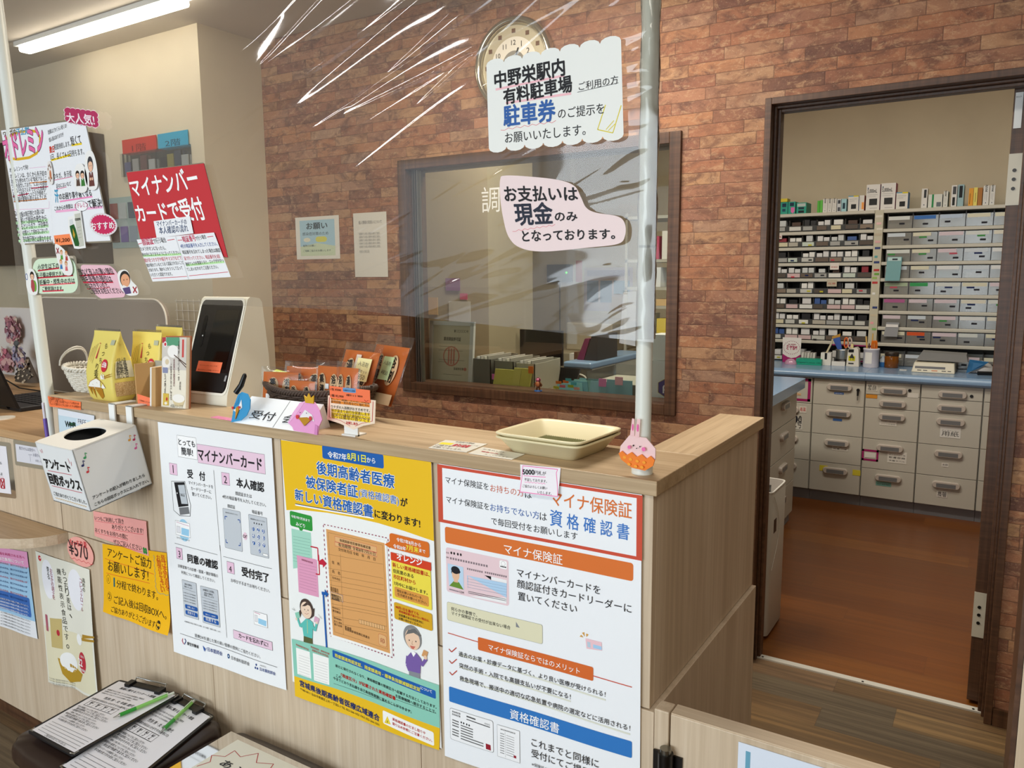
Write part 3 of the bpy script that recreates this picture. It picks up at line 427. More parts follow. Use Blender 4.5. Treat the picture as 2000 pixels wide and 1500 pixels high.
('t','今までどおり支払額を自己負担限度額に留めることができます。',130.5,540.8,218.6,'1c1c20',0.01),('l',[(130.4,551.6),(348.5,537.0)],0.7,'1c1c20'),('l',[(308.1,524.7),(411.1,519.2)],0.7,'1c1c20'),('t','宮城県後期高齢者医療広域連合',26.6,592.8,233.8,'1c2f6a',0.03),('t','〒980-0011 仙台市青葉区上杉一丁目2-3 TEL 022-266-1021 FAX 022-266-1031',27.1,604.3,232.1,'1c1c20'),
('b',270.5,563.2,403.5,593.6,4,'fbfbf8',None),('q',[(283.3,572.1),(292.2,588.3),(274.4,590.9)],'e8c020'),('q',[(283.2,574.6),(290.1,587.3),(277.0,589.0)],'f6e040'),('t','!',281.4,587.4,3.0,'1c1c20',0.05),('t','資格確認書のだまし取りや',297.3,575.6,85.8,'c42018',0.01),('t','振り込め詐欺にご注意ください。',296.8,585.8,102.6,'c42018',0.01),
]),
'mynaR':(1.146,420,594,[[-0.8866, 1.0965], [-0.4756, 1.0965], [-0.4697, 0.5183], [-0.8849, 0.5012]],'f4f7fb',[
('b',-3.8,1.1,421.2,113.5,0,'cf5038',None),('b',8.0,6.9,410.8,107.4,0,'f4f7fb',None),('t','マイナ保険証を',15.6,34.3,100.3,'1c1c20'),('t','お持ちの方',119.5,35.6,72.4,'cf6440'),('t','は',194.8,37.3,14.0,'1c1c20'),('t','マイナ保険証',248.5,41.6,153.8,'dd7430',0.01,0,None,1.15),('t','マイナ保険証を',16.6,72.0,99.8,'1c1c20'),('t','お持ちでない方',118.9,72.2,105.2,'3060a8'),
('t','は',225.2,73.4,14.4,'1c1c20'),('t','資',246.1,78.5,24.3,'3a78c8',0.01,0,None,1.2),('t','格',279.8,78.7,23.7,'3a78c8',0.01,0,None,1.2),('t','確',312.6,78.9,23.1,'3a78c8',0.01,0,None,1.2),('t','認',344.7,79.1,22.5,'3a78c8',0.01,0,None,1.2),('t','書',375.9,79.4,22.0,'3a78c8',0.01,0,None,1.2),('t','で毎回受付をお願いします',120.8,97.6,179.9,'1c1c20'),
('b',11.6,120.5,405.8,152.3,5,'dd7430',None),('t','マイナ保険証',148.6,147.8,122.1,'ffffff',0.005),('b',13.0,160.8,157.8,249.2,5,'ecd0d6',None),('t','氏名',13.9,172.8,6.5,'333333'),('t','住所',13.6,182.0,6.6,'333333'),('e',26.2,170.2,2.2,2.7,'2a2022'),('e',33.1,170.1,2.2,2.7,'2a2022'),('e',41.9,170.0,2.2,2.7,'2a2022'),
('e',49.0,169.8,2.2,2.7,'2a2022'),('b',22.8,179.0,27.0,183.4,0,'8a7a80',None),('b',29.0,179.0,33.2,183.2,0,'8a7a80',None),('b',35.2,179.0,39.2,183.2,0,'8a7a80',None),('b',41.3,179.0,45.4,183.2,0,'8a7a80',None),('b',47.4,179.0,51.6,183.1,0,'8a7a80',None),('b',53.6,179.0,57.6,183.1,0,'8a7a80',None),('b',59.6,178.9,63.7,183.1,0,'8a7a80',None),
('b',65.8,178.9,69.8,183.0,0,'8a7a80',None),('b',71.8,178.9,75.8,183.0,0,'8a7a80',None),('b',77.8,178.8,81.8,183.0,0,'8a7a80',None),('b',83.8,178.8,87.7,183.0,0,'8a7a80',None),('b',89.6,178.8,93.6,183.0,0,'8a7a80',None),('b',95.6,178.8,99.6,183.0,0,'8a7a80',None),('b',101.5,178.7,105.4,182.9,0,'8a7a80',None),
('b',107.4,178.6,111.3,182.9,0,'8a7a80',None),('b',63.4,192.6,66.6,196.2,0,'8a7a80',None),('b',68.2,192.6,71.4,196.2,0,'8a7a80',None),('b',73.0,192.6,76.2,196.1,0,'8a7a80',None),('b',77.7,192.5,81.0,196.1,0,'8a7a80',None),('b',82.4,192.5,85.6,196.1,0,'8a7a80',None),('b',87.2,192.5,90.4,196.0,0,'8a7a80',None),
('b',91.8,192.4,95.1,196.0,0,'8a7a80',None),('b',96.6,192.4,99.8,196.0,0,'8a7a80',None),('b',104.7,191.8,107.8,195.3,0,'8a7a80',None),('b',109.4,191.7,112.6,195.3,0,'8a7a80',None),('b',114.0,191.7,117.2,195.2,0,'8a7a80',None),('b',118.6,191.6,121.8,195.2,0,'8a7a80',None),('b',123.2,191.6,126.4,195.1,0,'8a7a80',None),
('b',127.8,191.6,130.9,195.1,0,'8a7a80',None),('b',132.4,191.6,135.5,195.1,0,'8a7a80',None),('b',136.9,191.6,140.0,195.0,0,'8a7a80',None),('b',141.4,191.5,144.6,195.0,0,'8a7a80',None),('b',146.0,191.5,149.0,195.0,0,'8a7a80',None),('b',150.5,191.4,153.6,195.0,0,'8a7a80',None),('b',138.2,164.0,154.4,179.4,3,'ffffff',None),
('e',146.4,169.2,4.5,4.5,'bbbbbb'),('e',146.4,169.2,3.8,3.8,'ffffff'),('t','●●●●',140.3,176.6,12.6,'222222'),('q',[(16.7,192.5),(54.6,193.2),(55.3,237.7),(19.5,237.1)],'c0daf0'),('q',[(20.0,236.6),(30.7,225.3),(43.6,225.0),(54.3,237.2),(53.8,237.8)],'6a9030'),('q',[(31.6,219.8),(41.2,219.7),(41.3,226.5),(31.4,226.7)],'e8b898'),
('e',36.2,211.4,9,12.5,'eabf9e'),('e',35.7,202.4,10.5,7.5,'181820'),('q',[(25.2,208.1),(28.7,201.1),(44.2,198.2),(47.9,204.4),(44.0,208.9),(43.4,202.6),(27.4,204.5),(27.2,211.6)],'181820'),('q',[(103.9,199.4),(119.0,199.1),(119.1,205.9),(104.0,206.1)],'181418'),('q',[(119.0,199.1),(153.7,199.7),(153.6,205.9),(119.1,205.9)],'f4f4f6'),
('q',[(63.1,207.5),(153.6,205.9),(152.7,233.6),(65.0,235.3)],'b4d4f0'),('q',[(65.0,235.3),(152.7,233.6),(152.6,245.5),(64.7,247.5)],'f4f4f6'),('l',[(63.5,213.8),(153.1,212.2)],0.4,'7090b0'),('l',[(63.3,219.3),(153.0,217.6)],0.4,'7090b0'),('l',[(63.2,224.9),(152.9,223.0)],0.4,'7090b0'),('l',[(63.1,230.4),(152.8,228.4)],0.4,'7090b0'),
('l',[(65.4,238.5),(151.7,236.9)],1,'555555'),('l',[(65.4,241.5),(151.7,239.9)],1,'555555'),('l',[(19.8,243.5),(42.4,243.8)],2.4,'9a8a92'),('t','1234',44.4,245.4,10.7,'333333'),('t','マイナンバーカードを',176.2,186.8,169.0,'1c1c20'),('t','顔認証付きカードリーダーに',175.9,208.1,227.4,'1c1c20'),('t','置いてください',177.9,231.2,121.8,'1c1c20'),
('b',13.9,270.2,228.4,306.4,4,'e4e0c0','b0b0a0'),('t','何らかの事情で、',23.8,284.6,61.9,'1c1c20'),('t','マイナ保険証での受付が出来ない場合',24.4,293.2,136.0,'1c1c20'),('q',[(172.6,275.7),(180.8,286.0),(172.3,296.3)],'85878c'),('l',[(14.1,333.0),(404.7,342.3)],1.6,'cf5038'),('b',86.6,324.6,331.8,350.4,3,'d86a2c',None),('t','マイナ保険証ならではのメリット',111.0,343.9,194.6,'ffffff',0.005),
('q',[(316.5,274.3),(347.8,274.4),(348.8,289.5),(318.6,293.1)],'f0c8d0'),('q',[(331.4,282.0),(347.8,282.1),(348.2,288.4),(331.8,288.9)],'a8d0f0'),('q',[(319.7,279.7),(326.1,279.8),(327.1,289.4),(320.7,289.6)],'bcd0e0'),('q',[(304.7,274.0),(307.9,270.2),(312.2,273.9)],'d8a040'),('q',[(309.6,265.8),(313.9,263.8),(314.8,271.7)],'d8a040'),
('q',[(317.6,265.4),(322.5,266.3),(318.2,271.9)],'d8a040'),('l',[(40.2,370.5),(355.6,379.2)],3,'e2e3d4'),('t','過去のお薬・診療データに基づく、より良い医療が受けられる！',40.3,373.0,315.4,'1c1c20',0.003),('l',[(15.9,365.4),(22.4,370.2),(34.7,358.4)],2,'c04a3a'),('l',[(41.2,396.2),(286.8,401.2)],3,'e2e3d4'),('t','突然の手術・入院でも高額支払いが不要になる！',41.2,396.8,245.6,'1c1c20',0.003),
('l',[(16.1,389.0),(22.6,393.7),(34.9,381.8)],2,'c04a3a'),('l',[(41.7,419.7),(402.1,430.2)],3,'e2e3d4'),('t','救急現場で、搬送中の適切な応急処置や病院の選定などに活用される！',41.7,423.0,360.5,'1c1c20',0.003),('l',[(16.3,412.7),(22.9,417.4),(35.1,405.3)],2,'c04a3a'),('b',14.6,442.8,405.4,474.0,3,'2f78c4',None),('t','資格確認書',157.2,469.0,105.8,'ffffff',0.005),
('b',16.4,487.4,118.0,551.8,4,'f8f9fb','888888'),('t','資格確認書',21.4,494.4,20.6,'444444'),('t','資格確認書',21.3,500.0,20.6,'444444'),('l',[(56.6,493.5),(78.2,494.3)],3,'555555'),('l',[(56.4,499.7),(111.4,501.7)],2,'555555'),('t','○○○',99.2,498.4,12.2,'444444'),('l',[(21.6,510.5),(37.6,511.1)],2.4,'6a6a6a'),
('l',[(21.4,516.0),(37.5,516.6)],2.4,'6a6a6a'),('l',[(21.3,521.6),(37.4,522.1)],2.4,'6a6a6a'),('l',[(21.1,530.0),(37.2,530.5)],2.4,'6a6a6a'),('l',[(20.9,535.5),(37.0,536.0)],2.4,'6a6a6a'),('l',[(20.8,541.1),(36.9,541.6)],2.4,'6a6a6a'),('e',43.8,510.0,1.8,2.1,'2a2a2a'),('e',49.6,510.2,1.8,2.1,'2a2a2a'),
('e',57.0,510.5,1.8,2.1,'2a2a2a'),('e',62.8,510.9,1.8,2.1,'2a2a2a'),('l',[(42.3,516.2),(71.8,517.1)],2.2,'6a6a6a'),('l',[(42.2,521.7),(71.7,522.5)],2.2,'6a6a6a'),('l',[(42.1,527.2),(71.5,528.0)],2.2,'6a6a6a'),('l',[(41.9,532.8),(71.4,533.5)],2.2,'6a6a6a'),('l',[(41.8,538.3),(95.9,539.6)],2.2,'6a6a6a'),
('l',[(41.7,543.9),(95.8,545.1)],2.2,'6a6a6a'),('q',[(101.1,537.5),(112.2,537.9),(112.8,549.0),(101.4,548.8)],'9a2030'),('b',128.2,491.4,177.1,555.6,0,'f8f9fb','999999'),('t','国民健康保険資格確認書',135.8,499.3,32.6,'444444'),('l',[(134.4,506.9),(143.8,507.1)],1.4,'777777'),('l',[(148.0,507.4),(165.9,508.2)],1,'888888'),
('l',[(134.3,511.9),(143.7,512.0)],1.4,'777777'),('l',[(147.9,512.3),(165.8,513.1)],1,'888888'),('l',[(134.2,516.8),(143.7,516.9)],1.4,'777777'),('l',[(147.9,517.3),(165.8,518.0)],1,'888888'),('l',[(134.2,521.7),(143.6,521.9)],1.4,'777777'),('l',[(147.8,522.2),(165.7,522.9)],1,'888888'),('l',[(134.1,526.7),(143.5,526.8)],1.4,'777777'),
('l',[(147.7,527.1),(165.6,527.8)],1,'888888'),('l',[(134.0,531.6),(143.4,531.7)],1.4,'777777'),('l',[(147.7,532.0),(165.6,532.7)],1,'888888'),('l',[(133.9,536.6),(143.4,536.7)],1.4,'777777'),('l',[(147.6,537.0),(165.5,537.6)],1,'888888'),('l',[(133.8,541.6),(143.3,541.6)],1.4,'777777'),('l',[(147.5,541.9),(165.4,542.5)],1,'888888'),
('l',[(133.8,546.5),(143.2,546.6)],1.4,'777777'),('l',[(147.4,546.9),(165.4,547.4)],1,'888888'),('q',[(164.0,543.4),(169.6,543.5),(169.8,548.8),(164.1,548.7)],'9a2030'),('l',[(145.6,501.5),(145.6,553.9)],0.4,'999999'),('t','これまでと同様に',203.6,511.0,139.5,'1c1c20'),('t','受付にてご提示ください',203.3,533.2,193.7,'1c1c20'),
('t','※保険証の有効期限切れにご注意ください',203.9,551.8,138.2,'333333'),]),
'deoL':(1.154,210,297,[[-2.4043, 1.8565], [-2.1646, 1.8483], [-2.1845, 1.5455], [-2.3561, 1.5446]],'eef0f4',[
('l',[(22.0,49.4),(12.2,38.4),(24.8,18.5),(87.3,9.2),(133.0,9.9),(165.2,14.8),(175.2,28.8),(172.6,48.7),(157.3,67.8),(117.0,77.3),(57.1,78.2),(17.8,73.4),(20.8,85.7),(31.6,101.0)],7,'e0b020'),('t','ワキガの',8.9,17.4,62.0,'5a4a20',0.03,-4.0),('t','汗止剤',71.3,17.4,57.5,'4aa0c8',0.03,-1.1),('t','オドレミン',1.5,76.0,192.1,'e86fa8',0.045,-5.3,'3a1a30',1.9),
('t','オドレミンって何?',9.4,109.4,98.3,'1c1c20',0,-2.1,None,1.15),('t','オドレミンは、古くから多汗症の',7.5,125.4,188.5,'1c1c20',0,0.2,None,1.15),('t','治療でも使われている"塩化アルミニ',6.7,137.9,187.9,'1c1c20',0,0.1,None,1.15),('t','ウム"を配合しており、"においの原因',6.0,150.4,187.1,'1c1c20',0,-0.0,None,1.15),('t','となる汗をおさえる"といった効果が',5.2,163.0,186.3,'1c1c20',0,-0.2,None,1.15),
('t','あり、汗腺をキュッと引き締めて、',4.3,175.5,185.6,'1c1c20',0,-0.3,None,1.15),('t','汗と菌の繁殖も抑え込んでくれ',3.5,188.1,184.8,'1c1c20',0,-0.4,None,1.15),('l',[(106.3,141.7),(195.7,142.3)],2.6,'e8904a'),('l',[(110.2,155.6),(199.3,155.2)],2.6,'d02a5a'),('l',[(3.4,172.8),(92.6,168.6)],2.6,'d02a5a'),('l',[(4.3,186.0),(186.6,186.0)],2.6,'e8904a'),
('l',[(111.3,104.2),(193.7,104.3)],0.8,'e8a0c8'),('l',[(-3.8,207.0),(197.7,210.6),(200.1,191.9)],0.8,'e890c0'),('t','Q.',-3.7,221.9,14.9,'1c1c20'),('t','市販の制汗剤との違いは?',22.3,228.0,147.8,'1c1c20',0,-2.1,None,1.2),('l',[(-6.0,242.6),(186.2,240.2)],7,'bfe6b8'),('t','汗を塞いで原因の発生から',-6.9,244.6,187.1,'1c1c20',0,-0.9,None,1.2),
('l',[(-6.8,258.4),(187.7,255.7)],7,'bfe6b8'),('t','抑えるという点で、汗自体の',-7.6,260.4,193.3,'1c1c20',0,-1.2,None,1.2),('l',[(-7.5,274.2),(189.3,271.3)],7,'bfe6b8'),('t','におい対策として求めるにおいで',-8.4,276.3,189.5,'1c1c20',0,-1.1,None,1.2),('l',[(-8.3,290.0),(191.0,286.9)],7,'bfe6b8'),('t','一般的な制汗剤とは異なります。',-9.3,292.1,215.4,'1c1c20',0,1.0,None,1.2),
]),
'deoR':(1.154,210,297,[[-2.1646, 1.8483], [-1.9895, 1.8426], [-1.9167, 1.5407], [-2.1851, 1.5415]],'eef0f4',[
('t','効果はどれくらい続くの?',3.6,24.5,108.1,'1c1c20',0,-5.7,None,1.3),('t','個人差はありますが',6.8,43.4,81.6,'1c1c20',0,-7.0,None,1.3),('t','数日',7.1,69.6,24.4,'d8402a',0.04,-2.3,None,1.3),('t','程度持続します。',32.3,63.7,85.0,'1c1c20',0,-3.3,None,1.3),('l',[(120.7,58.2),(172.6,57.3)],5,'f0d020'),('t','短くて',121.0,57.4,52.6,'1c1c20',0.01,-2.7,None,1.3),
('l',[(11.6,88.8),(109.4,81.2)],5,'f0d020'),('t','1日、長くて4~5日持ちます。',10.0,87.9,166.2,'1c1c20',0,-1.8,None,1.3),('t','ワキガ、多汗症',18.8,136.3,85.8,'1c1c20',0,-3.0,None,1.3),('l',[(20.1,138.8),(105.4,134.3)],1.5,'d04a80'),('t','足のにおいなど',28.2,159.2,68.1,'1c1c20',0,-3.4,None,1.3),('l',[(27.9,161.7),(73.4,158.2)],1.5,'d04a80'),
('t','汗',19.7,192.1,16.2,'4aa0c8',0.04,-3.2,None,2),('t','のお困り事や暑くなる',37.7,187.9,138.0,'1c1c20',0.01,-1.3,None,1.3),('l',[(38.5,193.0),(176.3,187.3)],4,'f090c0'),('l',[(18.3,217.4),(206.8,214.4)],6,'f4b0d4'),('t','これからの季節は',14.3,214.7,77.4,'1c1c20',0.005,-2.4,None,1.3),('e',126.1,208.6,26,13,'1c1c20'),
('e',126.1,208.6,24.5,12,'f6f6f8'),('t','オドレミン',98.2,212.6,55.3,'d04a80',0.01,-1.6,None,1.3),('t','で解決!',153.9,214.4,54.7,'1c1c20',0.01,-1.6,None,1.4),]),
'price':(1.151,50,28,[[-2.1736, 1.5613], [-2.0809, 1.5637], [-2.0827, 1.536], [-2.1704, 1.5342]],'ff8f5a',[
('t','¥1,200',3.1,18.8,38.3,'5a2a10',0.02,2.4),]),
'dai':(1.151,84,38,[[-2.0658, 1.8767], [-1.9308, 1.8517], [-1.931, 1.8188], [-2.0657, 1.8464]],'b8305f',[
('t','大人気!',2.7,39.1,76.3,'fbe8f0',0.03,-4.4,None,1.3),]),
'osu':(1.151,64,42,[[-1.9927, 1.6121], [-1.8817, 1.5995], [-1.8858, 1.5523], [-1.9978, 1.561]],'cc2a5c',[
('t','おすすめ',3.4,34.5,58.1,'ffffff',0.02,-7.8,None,1.2),]),
'green':(1.154,130,76,[[-2.3005, 1.501], [-2.0859, 1.5029], [-2.0782, 1.4092], [-2.3092, 1.4048]],'d8ecd0',[
('l',[(16.2,25.7),(81.2,21.8)],3.4,'c82a40'),('t','小学生以下の',16.3,24.0,65.0,'1c1c20',0.01,-2.2,None,1.25),('l',[(11.9,41.5),(119.1,38.5)],3.4,'c82a40'),('t','お子様は使用できません。',12.0,39.8,107.2,'1c1c20',0.01,-0.9,None,1.25),('l',[(19.8,57.7),(122.1,54.9)],3.4,'f07a80'),('t','妊娠中・授乳中の方は',20.0,55.9,102.1,'1c1c20',0.01,-0.7,None,1.25),
('l',[(26.7,70.9),(87.4,69.8)],3.4,'e05060'),('t','ご使用頂けます。',26.9,69.1,60.6,'1c1c20',0.01,0.4,None,1.25),]),
'pinkn':(1.154,142,80,[[-2.0768, 1.4828], [-1.9116, 1.4795], [-1.8602, 1.4004], [-1.9967, 1.3939]],'eec0cc',[
('l',[(-13.6,25.8),(130.0,21.8)],3.6,'c8203c'),('t','顔など皮ふの薄い部位',-11.5,24.0,142.0,'1c1c20',0.01,-1.2,None,1.2),('l',[(-19.2,41.2),(108.7,42.4)],3.6,'c8203c'),('t','除毛直後の部位は',-17.1,39.4,126.4,'1c1c20',0.01,1.0,None,1.2),('l',[(-19.1,56.5),(83.7,55.0)],1.4,'c8203c'),('t','かぶれやすいので、',-16.9,54.8,101.2,'1c1c20',0.01,-0.3,None,1.2),
('l',[(-15.3,68.8),(131.5,70.1)],0.1,'c8203c'),('t','ご使用をお控えください。',-13.2,67.1,145.2,'1c1c20',0.01,0.9,None,1.2),]),
'red':(1.154,297,210,[[-1.8281, 1.7008], [-1.5345, 1.6995], [-1.4709, 1.4912], [-1.7912, 1.542]],'c8353c',[
('t','マイナンバー',7.1,73.0,257.6,'ffffff',0.03,-4.5,None,1.35),('t','カードで受付',7.8,152.0,252.6,'ffffff',0.03,-6.6,None,1.35),]),
'smn':(1.151,142,40,[[-1.7287, 1.5808], [-1.5908, 1.5866], [-1.5818, 1.5473], [-1.7212, 1.5411]],'f2f3f6',[
('t','マイナンバーカードの',10.2,12.5,115.7,'22406e',0,2.1,None,1.2),('t','本人確認の流れ',15.4,30.9,111.1,'22406e',0,1.2,None,1.2),]),
'two':(1.151,290,100,[[-1.8015, 1.5398], [-1.5093, 1.5471], [-1.4604, 1.4483], [-1.7494, 1.4384]],'f2f3f6',[
('l',[(0.4,10.9),(17.0,9.1)],1.5,'d04050'),('l',[(116.4,8.0),(143.9,7.0)],1.5,'d04050'),('l',[(154.3,10.1),(171.2,10.3)],1.5,'d04050'),('l',[(261.7,8.7),(282.9,8.2)],1.5,'d04050'),('t','顔認証',18.4,13.9,44.2,'d0305a',0.01,-1.4,None,1.3),('t','で行う場合',62.6,12.8,49.5,'1c1c20',0,-1.4,None,1.3),('t','暗証番号',173.6,15.0,46.4,'d0305a',0.01,-1.5,None,1.3),
('t','で行う場合',220.0,13.8,38.6,'1c1c20',0,-4.2,None,1.3),('l',[(151.6,1.1),(139.9,100.4)],3,'d4d6da'),('t','カメラがオンになったら、',0.1,26.5,99.2,'1c1c20',0,1.4,None,1.25),('l',[(0.9,39.1),(147.1,41.9)],5,'c4f0b0'),('t','枠の中におさまるように立ってください。',0.3,40.1,147.1,'1c1c20',0,0.5,None,1.25),('t','顔が近づきすぎや帽子やマスクなどで',0.2,53.9,143.7,'c8304a',0,0.0,None,1.25),
('t','顔が隠れているとうまく認証されないこと',1.5,65.6,142.3,'1c1c20',0,-0.6,None,1.25),('t','があります。胸から上をうつして立って',2.4,76.6,131.9,'1c1c20',0,-0.2,None,1.25),('t','いただくと認証できます。',3.2,87.7,84.3,'1c1c20',0,0.4,None,1.25),('t','4桁の暗証番号を入力してください。',156.4,28.0,129.8,'20509a',0,0.3,None,1.25),('t','暗証番号を忘れてしまった場合は顔認',155.3,41.8,133.5,'1c1c20',0,0.7,None,1.25),
('t','証で行ってください。暗証番号を3回',153.0,55.6,126.4,'c8304a',0,0.5,None,1.25),('l',[(150.8,67.9),(287.0,66.0)],5,'c4f0b0'),('t','連続で入力を間違えると、ロックがかかっ',150.2,68.8,137.1,'1c1c20',0,-1.4,None,1.25),('t','てしまいますのでご注意ください。',147.9,80.6,112.7,'1c1c20',0,-0.8,None,1.25),('l',[(5.1,93.0),(138.4,92.8)],1.2,'d04050'),('l',[(147.1,91.8),(286.9,88.7)],1.2,'d04050'),
]),
'scal':(1.154,256,148,[[-0.7738, 1.8009], [-0.5256, 1.8035], [-0.5194, 1.6637], [-0.7704, 1.6643]],'eef0ec',[
('l',[(17.9,45.0),(153.5,40.4)],4,'f4c0c8'),('l',[(37.9,71.4),(165.0,71.7)],4,'f4c0c8'),('t','中野栄駅内',16.9,40.9,137.7,'1c1c20',0.035,-1.3,None,1.1),('t','有料駐車場',34.4,71.9,133.0,'1c1c20',0.035,-2.4,None,1.1),('t','ご利用の方',179.6,68.1,70.1,'1c1c20',0,-1.7),('l',[(176.4,71.3),(249.7,66.0)],0.8,'1c1c20'),('t','駐車券',33.1,109.4,101.1,'3060a8',0.035,0.3,None,1.15),
('t','のご提示を',139.6,109.7,84.2,'1c1c20',0,0.3,None,1.1),('t','お願いいたします。',34.3,140.5,155.3,'1c1c20',0,0.3,None,1.1),('l',[(25.8,117.6),(33.9,118.8),(42.1,115.4),(50.0,118.3),(58.1,114.9),(65.9,117.8),(73.9,114.5),(81.6,117.4),(89.5,114.1),(97.1,116.9),(104.9,113.6),(112.5,116.5),(120.2,113.2),(127.6,116.1),(135.2,112.8)],0.8,'e0707a'),
('l',[(226.2,97.8),(211.0,136.1),(237.6,144.2),(253.4,102.0)],1.6,'e0d040'),('l',[(225.9,137.6),(240.1,124.6)],1.2,'e0d040'),('l',[(229.8,139.8),(241.9,130.2)],1.2,'e0d040'),]),
'pay':(1.154,242,146,[[-0.752, 1.6185], [-0.5148, 1.5861], [-0.5169, 1.4869], [-0.746, 1.4902]],'f0dcdc',[
('t','お支払いは',12.5,47.9,144.5,'1c1c20',0.03,-3.8,None,1.1),('t','現金',32.9,92.2,75.9,'23283a',0.035,-4.1,None,1.2),('t','のみ',113.1,84.3,42.6,'1c1c20',0.03,-3.5),('t','となっております。',45.7,126.6,180.4,'1c1c20',0.03,-2.3,None,1.15),('l',[(25.2,107.9),(31.6,108.0),(38.1,104.1),(44.4,106.0),(50.9,102.1),(57.1,104.0),(63.5,100.1),(69.6,102.0),(75.9,98.0),(82.0,99.9),(88.3,95.9),(94.3,97.8),(100.5,93.7),(106.5,95.7),(112.5,91.6)],0.8,'e07080'),
]),
'pink4':(1.1465,245,88,[[-2.0863, 0.8133], [-1.8408, 0.825], [-1.8409, 0.7313], [-2.0864, 0.7431]],'f2a8a0',[
('t','いつもご利用して頂き',6.3,29.3,137.0,'3a2a2a',0,-4.1,None,1.15),('l',[(5.8,33.7),(142.5,23.2)],1,'d03048'),('t','ありがとうございます!',87.9,43.3,143.1,'3a2a2a',0,-4.4,None,1.15),('l',[(87.5,47.3),(230.2,35.5)],1,'d03048'),('t','おくすりをお待ちの間に',5.6,70.6,152.2,'3a2a2a',0,-3.2,None,1.15),('l',[(5.1,75.1),(157.1,65.6)],1,'d03048'),
('t','ぜひご記入ください',88.7,90.3,130.7,'3a2a2a',0,-5.0,None,1.15),('l',[(88.2,94.3),(218.5,82.1)],1,'d03048'),('e',227.2,73.5,4.2,5,'2f8a3c'),('e',235.5,73.5,4.2,5,'2f8a3c'),('e',227.6,80.5,4.2,5,'2f8a3c'),('e',235.8,80.4,4.2,5,'2f8a3c'),]),
'yel':(1.1465,300,215,[[-2.0542, 0.7255], [-1.7625, 0.7545], [-1.7652, 0.5364], [-2.0692, 0.5282]],'f5b912',[
('t','アンケートご協力',25.0,35.0,203.6,'2a2410',0.005,3.5,None,1.2),('t','お願いします!',25.6,77.6,187.3,'2a2410',0.005,1.9,None,1.2),('l',[(10.9,45.2),(238.8,63.2)],1.4,'e0502a'),('l',[(14.8,89.9),(218.1,91.3)],1.4,'e0502a'),('e',25.7,107.7,10,14,'2a2410'),('e',25.7,107.7,9,12.8,'f5b912'),('t','1',21.3,114.8,8.0,'2a2410'),
('t','1',47.0,125.2,17.0,'1c6a78',0.04),('t','分程で終わります。',66.6,124.3,186.8,'2a2410',0,1.9,None,1.2),('e',30.3,160.8,10,14,'2a2410'),('e',30.3,160.8,9,12.8,'f5b912'),('t','2',24.6,168.1,10.6,'2a2410'),('t','ご記入後は回収BOXへ。',52.2,175.8,233.3,'2a2410',0,0.2,None,1.2),('t','ご協力ありがとうございます',40.7,204.1,202.7,'2a2410',0,0.5,None,1.2),
('e',255.8,197.6,9,12,'2a2410'),('e',255.8,197.6,8,10.8,'f5b912'),('t','^^',249.9,197.6,11.7,'2a2410'),('l',[(248.4,202.2),(255.2,203.8),(262.6,199.2)],1,'2a2410'),('t','皆',275.4,23.8,17.8,'d0501c'),('t','さ',278.0,38.7,17.7,'d0501c'),('t','ま',280.7,53.6,17.6,'d0501c'),('t','の',283.3,68.5,17.6,'d0501c'),
('t','声',285.9,83.4,17.5,'d0501c'),('t','を',288.5,98.2,17.4,'d0501c'),('t','お',254.5,24.2,16.7,'d0501c'),('t','聞',256.8,37.8,16.6,'d0501c'),('t','か',259.0,51.6,16.6,'d0501c'),('t','せ',261.2,65.2,16.6,'d0501c'),('t','下',263.4,78.9,16.6,'d0501c'),('t','さ',265.7,92.6,16.5,'d0501c'),('t','い',267.9,106.2,16.4,'d0501c'),
('l',[(240.7,10.8),(245.8,17.4),(241.2,24.9),(246.3,31.4),(241.7,39.0),(246.8,45.5),(242.1,53.1),(247.2,59.5),(242.6,67.2),(247.7,73.6),(243.1,81.4),(248.1,87.8),(243.5,95.5),(248.6,101.9),(252.3,109.9),(263.7,113.0),(275.7,110.0),(287.1,112.9),(298.9,110.0)],1,'4aa0b0'),]),
'round':(1.1445,138,104,[[-2.2366, 0.7217], [-2.1054, 0.7271], [-2.0952, 0.64], [-2.2308, 0.6387]],'f4aca0',[
('t','もっちり麦',19.8,33.5,91.8,'d0303c',0.015,-2.0,None,1.3),('t','¥570',9.0,70.6,100.0,'3a2a2a',0.01,2.2,None,1.5),('l',[(7.9,84.4),(19.8,87.1),(33.3,81.0),(44.4,87.3),(57.8,81.2),(68.7,87.4),(82.0,81.5),(92.7,87.6),(105.9,81.7),(116.5,87.8),(129.6,82.0)],1.6,'d0303c'),]),
'rice':(1.1465,297,420,[[-2.4204, 0.6361], [-2.127, 0.6374], [-2.12, 0.2548], [-2.3996, 0.2249]],'e8e6d8',[
('q',[(8,235),(289,225),(289,412),(8,412)],'e6dfc0'),('e',62.8,77.4,38,62,'f0f0f6'),('e',212.5,83.4,44,66,'f0f0f6'),('e',22.1,18.9,9,9,'c8343c'),('q',[(14.5,17.7),(30.9,14.6),(20.9,24.3)],'f4f4f4'),('t','も',145.4,45.8,19.5,'3a3a30'),('t','っ',147.1,68.2,19.6,'3a3a30'),('t','ち',148.9,90.7,19.7,'3a3a30'),
('t','り',150.7,113.2,19.7,'3a3a30'),('t','麦',152.5,135.8,19.8,'3a3a30'),('t','は',154.3,158.4,19.8,'3a3a30'),('t','、',156.2,181.1,19.8,'3a3a30'),('t','機',118.4,48.8,20.6,'3a3a30'),('t','能',118.6,75.0,20.7,'3a3a30'),('t','性',118.8,101.3,20.8,'3a3a30'),('t','表',119.1,127.6,20.7,'3a3a30'),('t','示',119.3,154.1,20.8,'3a3a30'),
